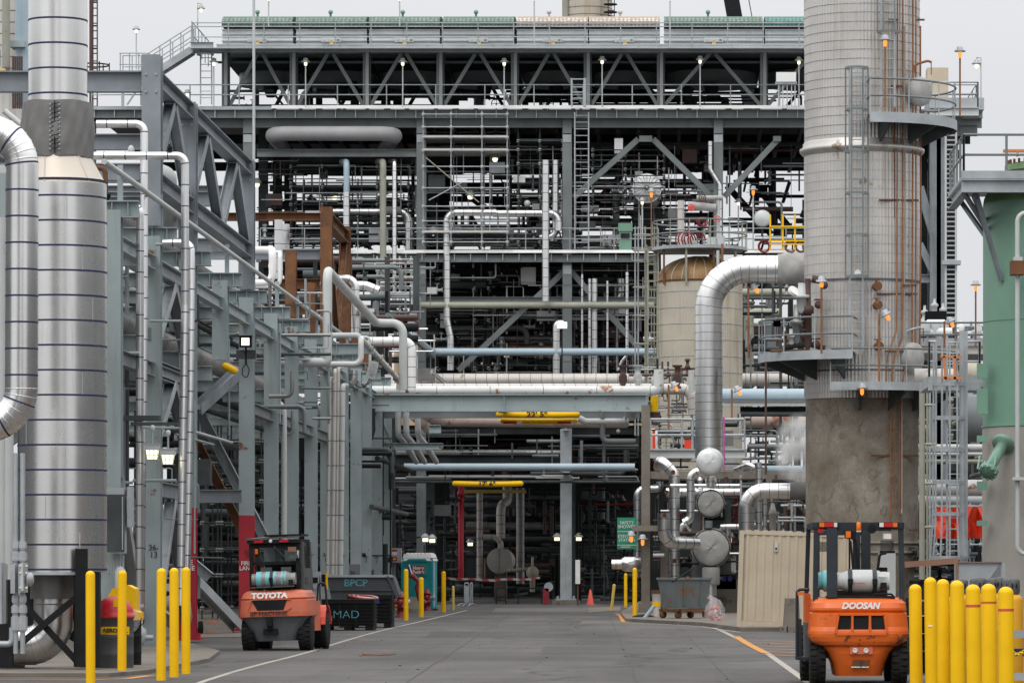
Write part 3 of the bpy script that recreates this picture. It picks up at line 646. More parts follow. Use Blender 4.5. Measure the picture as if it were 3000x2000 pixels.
for n in range(13,4,-1): pp.append((A+.22,FD[n],8.95))
b.tube(pp,.055,'palegrey',8)
for n in range(14,4,-1): b.box((A+.1,FD[n]-.03,8.45),(A+.2,FD[n]+.03,9.15),'teal')
b.obj('guard_pipe',None,'long pale conduit running down the outer face of the left pipe rack','conduit')
RNG=random.Random(5)
def rackpipe(x,z,r,m,d0,d1,label,band=None,name='rack_pipe',drop=None):
    pts=[V((x,d0,z)),V((x,d1,z))]
    if drop: pts.append(V((x,d1,drop)))
    b=MB(); b.pipe(pts,r,m,None,band,12); return b.obj(name,None,label,'pipe','pipes lying along the left pipe rack')
for x,r,m,z,w in ((-11.1,.17,'dimsilver',8.5,'outermost banded grey pipe on the top tier of the left rack'),(-11.65,.1,'palegrey',8.5,'slim pale pipe second from the road on the top tier of the left rack'),(-12.3,.2,'offwhite',8.5,'thick off-white lagged pipe on the top tier of the left rack'),
  (-13.,.13,'dimsilver',8.5,'middle silver pipe among those on the top tier of the left rack'),(-13.8,.26,'palegrey',8.5,'thickest pale grey pipe on the top tier of the left rack'),(-14.6,.12,'rustpipe',8.5,'rust-stained pipe on the top tier of the left rack'),(-15.5,.2,'dimsilver',8.5,'large dull silver pipe far back on the top tier of the left rack'),
  (-11.0,.22,'dimsilver',6.34,'thick ribbed grey pipe nearest the road on the lower tier of the left rack'),(-11.8,.12,'offwhite',6.34,'slim off-white pipe on the lower tier of the left rack'),(-12.6,.24,'dimsilver',6.34,'thick dull pipe in the middle of the lower tier of the left rack'),(-13.6,.12,'rustpipe',6.34,'rusty pipe on the lower tier of the left rack'),(-14.8,.2,'palegrey',6.34,'pale pipe far back on the lower tier of the left rack')):
    rackpipe(x,z+r,r,m,72,158,w,(.45,.03,'seam') if m!='palegrey' else None)
PIPE('elbow_pipe','thick pale blue-grey pipe bending down above the rack beside the big silver vessel','240 395 86,380 395 86,395 560 86'.replace('395 560 86','385 520 90'),.24,'palegrey',None,.5)
PIPE('cross_pipe','thick pale pipe passing behind the columns of the left rack at mid height','440 832 118,736 832 118,752 832 118,752 620 118,864 742 134,926 742 134,926 895 134',.135,'palegrey',None,.36,cat='pipe')
PIPE('rusting_pipe','pale pipe with rust patches hanging in a loop beyond the last rack columns','745 836 122,829 836 122,829 776 122,916 872 137,916 900 137',.085,'whiterust',None,.22)
PIPE('grey_branch_pipe','short grey pipe joining the top of the rusting loop at the rack end','758 770 123,822 770 123,829 779 123',.085,'palegrey',None,.1)
PIPE('white_banded_pipe','white pipe with thin seams dropping onto the overhead portal','845 783 141,946 783 141,946 897 141',.14,'white',(.35,.02,'seam'),.3)
PIPE('brown_pipe','thin brown pipe beside the white one dropping onto the overhead portal','862 795 143,935 795 143,935 902 143',.06,'brown',None,.2)
PIPE('white_loop_pipe','white U-shaped pipe hanging from the rack above the rusty posts','560 650 108,626 650 108,626 574 108,590 574 112',.1,'white',None,.25)
PIPE('white_loop_pipe','thin white U-shaped pipe beside the larger white loop','580 658 108,643 658 108,643 580 108,630 580 112',.055,'white',None,.2)
for x,y0,y1,d,r,m,l in ((640,505,640,118,.12,'silver','short banded silver riser behind the rusty posts'),(648,700,800,121,.1,'silver','slim silver riser behind the second rusty post'),(810,760,905,140,.12,'silver','silver riser rising through the far end of the rack'),(893,860,900,150,.15,'white','stubby white riser on the overhead portal')):
    PIPE('riser_pipe',l,'%f %f %f,%f %f %f'%(x,y1,d,x,y0,d),r,m,(.4,.02,'seam'))
PIPE('lagged_elbow_pipe','silver elbow pipe dropping beside the rack end','760 640 130,816 640 130,816 770 130',.13,'silver',(.4,.02,'seam'),.3)
PIPE('lagged_elbow_pipe','crinkled silver elbow turning back below the rusting loop','812 850 132,812 880 132,760 880 132',.14,'silver',(.3,.02,'seam'),.3)
for x,y0,m,r,l in ((756,868,'offwhite',.05,'thin ringed beige pipe left of the rack-end riser group'),(768,850,'offwhite',.06,'ringed beige pipe in the middle of the rack-end riser group'),(776,845,'offwhite',.045,'thinnest beige pipe of the rack-end riser group'),(786,885,'palegrey',.075,'pale grey ringed pipe on the right of the rack-end riser group')):
    PIPE('riser_pipe',l,'%f 1325 124,%f %f 124,%f %f 126'%(x-4,x+2,y0,x+10,y0),r,m,(.75,.03,'seam'),.12,'risers by the far rack columns')
PIPE('bent_conduit','pale conduit bending down between the third and fourth blue-grey columns','600 922 110,652 922 110,652 1240 110',.08,'palegrey',None,.3)
for x,d in ((926,150),(945,150),(972,152)):
    PIPE('drop_pipe','grey pipe bending down under the overhead portal with its two twins','%f 945 %f,%f 1000 %f,%f 1022 %f,%f 1060 168'%(x-12,d,x-12,d,x+6,d+2,x+30),.11,'palegrey',None,.3,'three grey pipes bending under the portal')
# flood lamp, yellow marker and loop cable on column 10
c=P(565,785,100.9); t=thing('flood_lamp','lit square floodlight clamped high on the column marked fire lane','floodlight',at=c)
b=MB(); b.box(c+V((-.15,-.14,-.14)),c+V((.15,0,.14)),'black'); b.box(c+V((-.17,-.17,.12)),c+V((.17,0,.15)),'black'); b.tube([c-UP*.14,c-UP*.55],.025,'black',6)
for s in (-1,1): b.box(c+V((s*.13-.11,-.02,-.42)),c+V((s*.13+.11,.05,-.2)),'mid')
b.obj('housing',t); b=MB(); b.box(c+V((-.095,-.15,-.09)),c+V((.095,-.141,.09)),'flood'); b.obj('lamp',t)
b=MB(); b.tube([c+V((0,-.03,-.5)),c+V((.09,-.05,-.7)),c+V((.03,-.05,-.9)),c+V((-.09,-.05,-.82)),c+V((-.08,-.05,-.65)),c+V((0,-.05,-.55))],.012,'black',6,.08); b.obj('cable',t)
b=MB(); p,q=P(512,838,97),P(540,852,97); b.lathe([(.0,-.02),(.06,0),(.085,.06),(.085,.3),(.06,.36),(0,.38)],p,'yellow',12,(q-p)); b.obj('alarm_horn',None,'yellow capsule-shaped warning device hanging beside the floodlight','device')
c=P(858,838,133); b=MB(); b.bar(c+V((.02,0,.12)),c+V((-.1,0,-.45)),.2,.3,'palegrey'); b.bar(c+V((.0,-.16,.05)),c+V((-.06,-.16,-.3)),.1,.03,'lampgrey'); b.tube([c+V((-.1,0,-.4)),c+V((-.3,0,-.75)),c+V((-.6,0,-.7)),c+V((-.65,0,-.3))],.015,'black',6,.2)
b.obj('flood_lamp',None,'unlit tilted grey floodlight at the far end of the rack','floodlight')
# portal over the road
pt=thing('overhead_portal','blue-grey steel beam bridging the road between the rack and the concrete post','portal beam',at=P(1160,940,145))
b=MB(); b.ib(P(832,925,145),P(1488,925,145),.35,.62,'teal',UP,.04)
for x in (836,1157,1484): b.box(P(x,942,144.84),P(x+1.5,908,144.9),'teal')
b.obj('girder',pt)
b=MB(); b.ib(P(868,944,151),P(1470,944,151),.4,.5,'steel',UP,.04); b.obj('girder',pt)
for x in (850,1480,1150): b=MB(); b.ib(P(x,935,145.3),P(x+(1527-x)*.04,932,151),.2,.4,'steel'); b.obj('cross_beam',pt)
for x,y0,y1,d in ((838,945,1330,147.5),(850,948,1100,150)): b=MB(); b.ib(P(x,y0,d),P(x,y1,d),.3,.3,'teal',YA); b.obj('bracket',pt)
b=MB(); b.ib(P(985,985,149),P(1013,985,149),.2,.3,'teal'); b.ib(P(868,1025,150),P(1018,1025,150),.2,.25,'teal'); b.ib(P(870,960,150),P(905,1040,150),.2,.2,'teal'); b.obj('bracket',pt)
# ------------------------------------------------------------------ big silver vessel on the left
D=63.4; s=F/D
c=P(143,1315,D); R=.685
v=thing('tall_silver_vessel','tall shiny silver lagged vessel with dark blue bands at the left edge of the yard','vessel',at=(c.x,D,0))
zb=c.z; z1=Z(425,D); z2=Z(355,D); z3=Z(240,D); z4=Z(-40,D)
b=MB(); b.lathe([(R,zb),(R,z1)],(c.x,D,0),'brushed',64)
k=zb+.04
while k<z1-.1: b.lathe([(R+.006,k),(R+.006,k+.028)],(c.x,D,0),'band',64); k+=.382
b.lathe([(R+.012,zb-.03),(R+.012,zb+.012)],(c.x,D,0),'galv',48); RS=random.Random(3)
k=zb+.05
while k<z1-.4:
    a=-PI/2+RS.uniform(-.9,.9); b.box((c.x+(R+.001)*math.cos(a)-.004,D+(R+.001)*math.sin(a)-.004,k),(c.x+(R+.001)*math.cos(a)+.004,D+(R+.001)*math.sin(a)+.004,k+.36),'galv'); k+=.382
b.box((c.x+.35,D-.62,zb),(c.x+.365,D-.57,zb+.62),'galv'); b.obj('lower_shell',v)
cu=X(133,D); b=MB(); pr=[]
b.lathe([(R+.004,z1+.03),(R+.004,z1+.06)],(c.x,D,0),'band',64)
n=48; vs=[]
for i in range(2):
    rr=(R,.485)[i]; cx=(c.x,cu)[i]; zz=(z1,z2)[i]
    for j in range(n): a=2*PI*j/n; vs.append((cx+rr*math.cos(a),D+rr*math.sin(a),zz))
b.add(vs,[(j,(j+1)%n,n+(j+1)%n,n+j) for j in range(n)],'cream',True)
for j in (30,34,42): p,q=V(vs[j]),V(vs[j+n]); b.tube([p*1.0,q],.012,'offwhite',6)
b.obj('cone',v)
RU=.452; b=MB(); b.lathe([(RU,z3-.2),(RU,z4)],(cu,D,0),'brushed',56)
k=z3+.12
while k<z4-.1: b.lathe([(RU+.006,k),(RU+.006,k+.028)],(cu,D,0),'band',56); k+=.385
b.obj('upper_shell',v)
b=MB(); n=64; rows=10; vs=[]
for i in range(rows+1):
    t=i/rows; zz=z2-.06+(z3-z2+.08)*t
    for j in range(n):
        a=2*PI*j/n; fold=.012*math.sin(a*9+t*5)+.01*math.sin(a*17-t*9); seam=math.exp(-((a-4.75)/.1)**2)
        rr=.535+fold*(.4+math.sin(t*PI))+.02*math.sin(t*PI)-.025*seam; vs.append((cu+rr*math.cos(a),D+rr*math.sin(a),zz+.01*math.sin(a*5)))
b.add(vs,[(i*n+j,i*n+(j+1)%n,(i+1)*n+(j+1)%n,(i+1)*n+j) for i in range(rows) for j in range(n)],'wrap',True)
b.add(vs[-n:],[tuple(range(n))],'wrap'); b.add(vs[:n],[tuple(range(n))[::-1]],'wrap'); w=b.obj('fabric_wrap',v)
b=MB()
for i in range(11):
    for sx in (-1,1): b.ball((cu+.03+sx*.07+.006*(i%2),D-.545,z2+.03+i*.068),.016,'galv',8)
    b.tube([(cu-.04,D-.55,z2+.03+i*.068),(cu+.1,D-.55,z2+.06+i*.068)],.006,'black',5)
b.tube([(cu+.03,D-.54,z2-.03),(cu+.03,D-.54,z3)],.008,'black',5)
b.obj('lacing',w)
b=MB(); b.lathe([(.36,Z(1374,D)),(.36,zb)],(X(123,D),D,0),'skirt',40); b.obj('skirt',v)
b=MB(); q=b.tube([P(122,1372,D),P(122,1481,D),P(-60,1481,D)],.3,'silver',28,.66,True,9)
b.lathe([(.304,0),(.304,.02)],P(122,1388,D),'seam',28)
for i in range(3,len(q)-1,2): dd=(q[i+1]-q[i-1]).normalized(); b.tube([q[i]-dd*.004,q[i]+dd*.004],.302,'galv',28)
b.obj('duct_elbow',v)
zt=Z(1260,D); b=MB(); b.box((X(190,D),D-.8,.1),(X(217,D),D-.72,zt),'black'); b.box((X(226,D),D-.78,.1),(X(244,D),D-.6,Z(1312,D)),'black'); b.box((X(182,D),D-.6,.1),(X(195,D),D-.4,Z(1312,D)),'black'); b.obj('support_leg',v)
b=MB(); b.box((X(12,D),D-.75,.1),(X(46,D),D-.6,Z(1330,D)),'black'); b.obj('support_leg',v)
b=MB(); b.box((X(44,D),D+.5,.1),(X(70,D),D+.6,Z(1330,D)),'black'); b.box((X(196,D),D+.5,.1),(X(216,D),D+.6,Z(1330,D)),'black'); b.obj('support_leg',v)
for a in ((45,1492,192,1370,-.76),(68,1382,196,1520,-.7),(150,1470,205,1390,.55),(150,1400,215,1500,.55)):
    b=MB(); dd=V((0,a[4],0)); b.bar(P(a[0],a[1],D)+dd,P(a[2],a[3],D)+dd,.012,.1,'black',UP); b.obj('cross_brace',v)
for x,y in ((25,1541),(70,1529),(218,1540),(275,1537)): b=MB(); p=G(x,y); b.box(p+V((-.2,-.15,.06)),p+V((.2,.15,.2)),'concrete'); b.obj('concrete_foot',v)
# second silver pipe in front of it
D=59.6; r=.237
def ex(b,q):
    qq=fillet(q,.55,9)
    for i in range(1,len(qq)-1):
        dd=(qq[i+1]-qq[i-1]).normalized()
        if (qq[i+1]-qq[i]).length<.25: b.tube([qq[i]-dd*.012,qq[i],qq[i]+dd*.012],.1,'silver',22,rr=[r*1.0,r*1.022,r*1.0])
PIPE('insulated_pipe','large shiny silver pipe with blue bands and two elbows in front of the big vessel','-120 300 59.6,51 300 59.6,49 972 59.6,-140 990 59.6',r,'brushed',(.384,.026),.55,n=32,extra=ex)
# slim lagged pipes dropping from the rack
SL=[]
for a,l in (('222 285 80.5,331 285 80.5,331 700 80.3,327 1080 80,324 1400 80','leftmost tall slim silver banded pipe dropping beside the vessel'),('215 358 79,425 358 79,425 700 79,414 1390 78.6','taller of two slim silver pipes dropping side by side before the second column'),
  ('247 473 79.3,322 473 79.3,320 1410 79.5','slim silver banded pipe starting lower, tight against the leftmost slim one'),('374 558 82,439 558 82,437 900 81.8,428 1370 81.5','shorter of two slim silver pipes dropping side by side before the second column')):
    o=PIPE('slim_pipe',l,a,.077,'silver',(.41,.02),.16,'slim banded pipes dropping from the rack',14)
    if a[:3]=='222': b=MB(); c=P(301,344,80.4); b.ball(c-UP*.02,.07,'palegrey',10,(1,1,1.6)); b.obj('cone_cap',o)
PIPE('white_pipe','horizontal white pipe behind the upper part of the silver vessel','-20 310 70,90 310 70',.12,'white',(.4,.02,'seam'))
PIPE('rusty_vent_pipe','rusty bent vent pipe with a black flange beside the grey fabric wrap','215 386 77,242 386 77,242 445 77',.05,'rust',None,.12,extra=lambda b,q:(b.lathe([(.1,0),(.1,.06),(.07,.08),(.07,.18),(.1,.2),(.1,.26)],P(242,478,77),'black',14),b.tube([P(242,478,77),P(247,500,77)],.03,'black',8)))
c=P(390,351,79); b=MB(); b.ball(c+V((0,-.01,.09)),.055,'black',10,(1.,1.5,1.1)); b.ball(c+V((.0,-.05,.17)),.034,'mid',8); b.bar(c+V((0,0,.06)),c+V((.03,.1,-.06)),.05,.02,'black'); b.bar(c+V((0,-.08,.17)),c+V((0,-.105,.165)),.012,.012,'offwhite')
for s in (-1,1): b.tube([c+V((s*.02,0,.05)),c+V((s*.02,0,-.0)),],.006,'copper',4)
b.obj('pigeon',None,'dark pigeon perched on a slim silver pipe','bird')
for y0 in ():
    pass
for y,x0,x1,d,r_,l in ((561,358,425,82,.03,'short thin pale rail between the first column and the slim pipes'),(811,247,320,79,.035,'thin pale rail beside the vessel at mid height'),(737,345,422,81,.025,'thin pale bracket rail below the cable tray'),(1389/1,0,0,0,0,'')):
    if d: PIPE('bracket_rail',l,'%f %f %f,%f %f %f'%(x0,y,d,x1,y,d),r_,'teal')
PIPE('bracket_rail','thin pale rail above the electrical cabinet','240 1388 80,305 1388 80'.replace('1388','1108'),.03,'teal'); PIPE('bracket_rail','thin pale rail beside the twin lamps','305 1103 80,405 1103 80',.03,'teal')
# twin lit lamps on a tray
b=MB(); b.box(P(262,965,79),P(370,955,79.3),'mid'); b.box(P(300,976,79),P(410,970,79.2),'mid'); b.tube([P(330,981,79),P(412,983,79)],.025,'teal',6); b.obj('cable_tray',None,'grey cable tray above the twin caged lamps','tray')
for x,y,l in ((350,1036,'left of the two lit caged lamps hanging beside the slim pipes'),(386,1047,'right, slightly lower one of the two lit caged lamps beside the slim pipes')):
    c=P(x,y,78.4); t=thing('caged_lamp',l,'lamp','twin caged lamps beside the slim pipes',at=c)
    b=MB(); b.tube([c+UP*.5,c+UP*.15],.02,'teal',6); b.lathe([(.02,.5),(.05,.48),(.05,.42),(.02,.38)],c,'palegrey',10); b.box(c+V((-.14,-.12,.02)),c+V((.14,.12,.12)),'palegrey'); b.box(c+V((-.15,-.13,.12)),c+V((.15,.13,.15)),'lampgrey'); b.obj('housing',t)
    b=MB(); b.hexa([c+V(q) for q in ((-.085,-.08,-.15),(.085,-.08,-.15),(.085,.08,-.15),(-.085,.08,-.15),(-.11,-.1,.02),(.11,-.1,.02),(.11,.1,.02),(-.11,.1,.02))],'warm'); b.obj('globe',t)
    b=MB()
    for k in (-1,-.33,.33,1):
        b.tube([c+V((k*.12,-.115,.02)),c+V((k*.1,-.1,-.16))],.006,'lampgrey',4)
    for z in (-.16,-.07): b.tube([c+V((-.11,-.112,z)),c+V((.11,-.112,z)),c+V((.11,.1,z)),c+V((-.11,.1,z))],.006,'lampgrey',4,closed=True)
    b.obj('guard',t)
# electrical cabinet and things behind the vessel
b=MB(); c=P(266,1200,76); b.box(P(243,1270,76),P(291,1120,76.4),'galv'); b.box(P(246,1266,75.97),P(286,1135,75.995),'mid'); b.box(P(280,1262,75.93),P(283,1140,75.965),'galv'); b.box(P(292,1210,76.1),P(308,1118,76.5),'lampgrey')
for k in range(4): b.tube([P(262+k*7,1272,76.2),P(262+k*7,1320,76.2)],.02,'galv',6)
b.lathe([(.1,0),(.1,.35),(.04,.42)],P(276,1352,76.2),'palegrey',14); b.box(P(254,1372,76.1),P(285,1355,76.4),'mid'); b.ib((X(256,77),77,0),(X(256,77),77,2.5),.16,.16,'teal',YA)
b.obj('electrical_cabinet',None,'grey electrical cabinet mounted behind the right side of the silver vessel','cabinet')
# left edge: junction boxes and conduits
d=58.; b=MB(); b.box(P(-90,1432,d),P(14,1292,d+.4),'galv'); b.box(P(15,1429,d-.03),P(17,1295,d-.005),'mid'); b.obj('junction_panel',None,'large flat grey panel cut off by the left edge of the picture','panel')
c=P(46,1322,d-.2); b=MB(); b.box(P(24,1362,d-.15),P(42,1296,d+.15),'lampgrey'); b.box(P(42,1360,d-.25),P(64,1294,d+.1),'lampgrey'); b.box(P(53,1356,d-.28),P(57,1292,d+.12),'palegrey')
b.lathe([(.1,0),(.1,.05),(.05,.08)],P(64,1330,d-.1),'lampgrey',14,XA)
for yy in (1300,1316,1350): 
    for xx in (47,61): b.ball(P(xx,yy,d-.27),.022,'palegrey',8)
b.obj('switch_box',None,'cast grey explosion-proof switch box with round knob beside the silver vessel','switch box')
for x,lab in ((36,'left one of two vertical conduits with fittings above and below the switch box'),(52,'right one of two vertical conduits with fittings above and below the switch box')):
    b=MB(); b.tube([P(x,1040,d),P(x,1500,d)],.036,'galv',10)
    for y0,y1,rr in ((1242,1262,.075),(1265,1290,.085),(1366,1384,.07),(1388,1410,.08),(1412,1450,.085)): b.lathe([(.05,0),(.05,.02),(rr*.8,.022),(rr*.8,(y1-y0)*d/F-.022),(.05,(y1-y0)*d/F-.02),(.05,(y1-y0)*d/F)],P(x,y1,d),'lampgrey',8,sm=False)
    b.obj('conduit',None,lab,'conduit','vertical conduits at the left edge')
PIPE('conduit','horizontal grey conduit stub low at the left edge','-40 1478 58,22 1478 58,28 1470 58,28 1440 58',.045,'galv',None,.08)
for x,m,w in ((4,'palegrey','pale vertical pipe at the far left edge of the picture'),(20,'palegrey','second pale vertical pipe from the left edge of the picture')):
    PIPE('edge_pipe',w,'%d 500 66,%d 1480 66'%(x,x),.08,m)
b=MB(); b.ib(P(-10,400,72),P(-10,1400,72),.4,.4,'teal',YA); b.ib(P(-120,700,71.5),P(20,700,71.5),.2,.3,'truss'); b.ib(P(-120,1200,71.5),P(20,1200,71.5),.2,.3,'truss'); b.obj('steel_supports',None,'blue-grey steel supports partly seen behind the front silver pipe','steel frame')
PIPE('slanting_pipe','thin pale pipe slanting down to the vessel at the upper left','10 255 68,78 312 68,98 330 68'.replace(',98 330 68',''),.05,'palegrey')
# far left tower top
b=MB(); d=150; b.lathe([(.95,0),(.95,10)],P(22,160,d)-UP*3,'ribsilver',48,rib=.015)
for k in range(9): b.lathe([(.97,k*.42),(.97,k*.42+.03)],P(22,160,d)-UP*.5,'seam',40)
b.tube([P(56,240,d-3),P(56,-40,d-3)],.33,'blue',16); b.tube([P(14,170,d-4),P(14,-40,d-4)],.14,'olive',10)
b.box(P(22,108,d-3.6),P(66,102,d-2.6),'teal')
for k in range(5): b.tube([P(30+k*5,250,d-4),P(30+k*5,130,d-4)],.035,'brown',6)
b.tube([P(-5,115,d-5),P(-5,160,d-5),P(12,165,d-5)],.1,'dimsilver',8,.2); b.box(P(-12,198,d-6),P(18,168,d-5.5),'white'); b.box(P(-12,166,d-6),P(10,160,d-5.5),'yellowdim')
b.obj('distant_tower',None,'silver banded tower with a pale blue pipe at the top left corner','tower')
b=MB(); d=190; b.tube([P(210,262,d),P(210,-60,d)],.1,'brown',8); b.ladder(P(216,262,d),Z(-40,d),'brown',.3,XA,.35,.03)
for y in (150,175): b.ring(P(214,y,d+1),.75,.035,'dark',n=16)
for k in range(6): a=k*PI/3; p=P(214,182,d+1)+V((math.cos(a)*.75,math.sin(a)*.75,0)); b.tube([p,p+UP*.75],.03,'dark',5)
for y in (6,60,112): b.tube([P(205,y,d),P(222,y,d)],.04,'dark',5)
b.obj('red_mast',None,'thin red-brown mast with a ladder behind the silver vessel','mast')
PIPE('tall_mast','tall thin pale pole standing at the far end of the grey truss','583 392 104,583 -50 104',.035,'palegrey')
# ------------------------------------------------------------------ pipes seen in the main structure
SB=(.42,.025,'seam')
def big_loop():
    PIPE('expansion_loop','thick plain grey expansion loop slung under the top deck','652 341 189,622 307 183.8,912 307 183.8,884 341 189',.33,'greypipe',None,.75,n=20)
big_loop()
for l,p,r,m,bd in (
 ('upright pipe painted pale blue at the top of the open steel structure','785 372 188,796 372 184,796 442 184',.135,'blue',None),
 ('white banded continuation below the pale blue upright pipe','796 442 184,796 640 184',.15,'silver',SB),
 ('olive upright pipe between the pale blue and the slim silver upright pipes','868 372 188,880 372 184,880 690 184',.145,'olive',None),
 ('slim silver upright pipe right of the olive one','893 370 188,906 370 184,906 735 184',.1,'silver',SB),
 ('lagged silver pipe running across and turning down between the olive pipe and the scaffold','752 486 186,940 486 186,940 578 186',.18,'silver',SB),
 ('long silver upright pipe crossing the middle deck left of the ladder','1253 368 183.5,1253 692 183.5',.16,'silver',SB),
 ('silver pipe looping into a wide elbow beside the long upright pipe','1276 368 185,1276 545 185,1240 545 185',.15,'silver',SB),
 ('silver header pipe with an elbow at its left end, behind the tall scaffold','1026 640 184.5,1026 488 184.5,1140 488 184.5',.16,'silver',SB),
 ('right-hand silver header pipe ending in a big round elbow','1132 490 184.6,1282 490 184.6,1282 530 184.6',.17,'silver',SB),
 ('silver upright pipe stepping sideways below the middle deck','1027 588 184,1027 735 184,1035 775 184,1035 850 184',.15,'silver',SB),
 ('silver pipe crossing high behind the caged ladder','1190 420 190,1400 420 190,1415 445 190,1415 560 190',.17,'dimsilver',SB),
 ('olive-grey pipe across the front below the middle deck','962 701 184,1504 701 184',.15,'olive',None),
 ('pale blue pipe across the front above the big lagged line, with a raised left end','941 858 175,943 768 175,990 808 183,1510 808 183',.17,'blue',None),
 ('large off-white lagged line across the front above the overhead portal','955 872 180,1512 872 180',.28,'offwhite',(.48,.022,'seam')),
 ('thin silver upright pipe left of the central diagonal brace','1337 630 184.2,1337 860 184.2',.05,'silver',(.4,.03,'seam')),
 ('silver upright pipe second right of the central column','1365 640 184.4,1365 862 184.4',.13,'silver',SB),
 ('thin silver upright pipe between the two thicker ones right of the central column','1354 640 184,1354 862 184',.06,'silver',(.4,.03,'seam')),
 ('thin silver upright pipe standing on the diagonal brace right of the central column','1395 645 184.4,1395 860 184.4',.05,'silver',(.4,.03,'seam')),
 ('silver pipe with an elbow at its foot below the olive-grey pipe','1440 625 184.2,1440 815 184.2,1428 830 184.2,1420 850 184.2',.075,'silver',(.35,.03,'seam')),
 ('short fat silver elbow pipe behind the right diagonal brace','1425 640 188,1425 682 188,1405 695 188',.17,'silver',SB),
 ('silver standpipe left of the white LED floodlight','1294 742 183,1278 742 183,1278 862 183',.16,'silver',SB),
 ('slim silver pipe zigzagging down past the right column','1631 325 184.5,1631 390 184.5,1653 425 184.5,1653 560 184.5',.1,'silver',SB),
 ('horizontal silver pipe end high at the right beside the white disc','1590 460 190,1650 460 190',.17,'silver',SB),
 ('white pipe below the rusty portal at the rack end','690 656 150,840 656 150,870 668 150',.17,'silver',SB),
 ('grey pipe loop behind the right tank','1735 720 186,1700 720 186,1700 880 186',.22,'olive',None),
 ('silver pipe behind the portal dropping from the middle deck at left','655 515 130,655 600 130',.14,'silver',SB),
 ('grey fabric-wrapped pipe low on the middle deck','1040 545 190,1235 545 190',.22,'wrap',None),
 ('grey fabric-wrapped pipe section on the left header','862 484 185.6,905 484 185.6'.replace('862','872').replace('905','922'),.2,'wrap',None),
 ):
    PIPE('process_pipe',l,p,r,m,bd,None,'pipes carried by the main steel structure',12)
PIPE('portal_pipe','long white pipe streaked with rust lying on the overhead portal','820 897 146,1500 897 146,1513 893 146,1513 848 146,1495 848 146'.replace(',1495 848 146',''),.17,'whiterust',(1.9,.02,'seam'),.3)
PIPE('portal_pipe','thin grey pipe behind the rust-streaked one on the overhead portal','830 893 149,1520 893 149,1588 893 149,1593 950 149',.2,'offwhite',(.4,.02,'seam'),.4)
PIPE('low_pipe','fat rust-patched beige pipe below the overhead portal','962 945 160,1010 965 175,1440 968 175',.27,'rustpipe')
PIPE('low_pipe','second rust-patched beige pipe coming towards the road below the portal','948 950 158,985 985 170',.22,'rustpipe')
PIPE('low_pipe','pale blue-grey pipe crossing low over the shaded road','928 1072 178,1458 1072 178',.16,'blue')
PIPE('low_pipe','grey pipe hanging from the portal near its right end','1384 945 150,1384 1013 150,1460 1013 150',.1,'steel',None,.2)
PIPE('low_pipe','dim grey lagged pipe behind the low beam left of the central post','900 1040 186,1290 1040 186',.16,'dimsilver',(.5,.03,'seam'))
PIPE('low_pipe','thin dark pipe along the top of the shaded opening','900 1106 182,1470 1106 182',.06,'mid')
PIPE('relief_pipe','pale grey flanged pipe bending in from the yellow clearance bar','1330 960 150,1345 968 150,1445 968 150',.12,'palegrey',None,.15,extra=lambda b,q:(b.lathe([(.2,0),(.2,.06)],P(1432,968,150),'lampgrey',14,XA),b.lathe([(.2,0),(.2,.06)],P(1440,968,150),'lampgrey',14,XA),b.lathe([(.16,0),(.25,.3),(.3,.34),(.3,.5)],P(1447,966,150),'lampgrey',14),b.ball(P(1420,990,150),.08,'lampgrey')))
# clearance bars
def sag(x0,x1,y,dy,d,n=10): return [P(x0+(x1-x0)*i/n,y-dy*(2*i/n-1)**2*0+dy*(1-(2*i/n-1)**2),d) for i in range(n+1)]
def cbar(lab,x0,x1,y,d,r,txt,red,twin):
    t=thing('clearance_bar',lab,'clearance bar','yellow height limit bars over the road',at=P((x0+x1)/2,y,d))
    b=MB(); q=sag(x0,x1,y,1.5,d); b.tube(q,r,'yellow',12)
    for p in (q[0],q[-1]): b.ball(p,r,'yellow',12)
    b.obj('bar',t)
    for k in (.1,.85) if red else ():
        b=MB(); p=P(x0+(x1-x0)*k,y+1.4,d)-YA*r*.9; b.box(p+V((-.25,-.03,-.09)),p+V((.25,.005,.0)),'signred'); b.box(p+V((.25,-.03,-.09)),p+V((.45,.005,.0)),'letwhite'); b.obj('reflective_strip',t)
    if txt: text(t,txt,'letblack',t,P((x0+x1)/2-2,y+1,d)-YA*(r+.03),.26,sx=1.25,bold=.008)
    for k in (.2,.85): b=MB(); p=P(x0+(x1-x0)*k,y,d); b.tube([p+UP*r,p+UP*.9],.012,'black',4); b.obj('hanger',t)
cbar('upper yellow height bar reading 22\' 5" hanging below the overhead portal',1146,1325,951,149,.115,"22' 5\"",False,0)
cbar('lower yellow height bar with red and white ends below the overhead portal',1155,1321,966,151.5,.1,None,True,0)
cbar('deeper yellow height bar reading 17\' 6" over the shaded road',1045,1196,1110,179.5,.12,"17' 6\"",False,0)
b=MB(); b.bar(P(1066,1128,196),P(1208,1128,196),.3,.16,'yellowdim'); b.obj('clearance_bar',None,'dusky yellow bar hanging behind the deeper height bar','clearance bar','yellow height limit bars over the road')
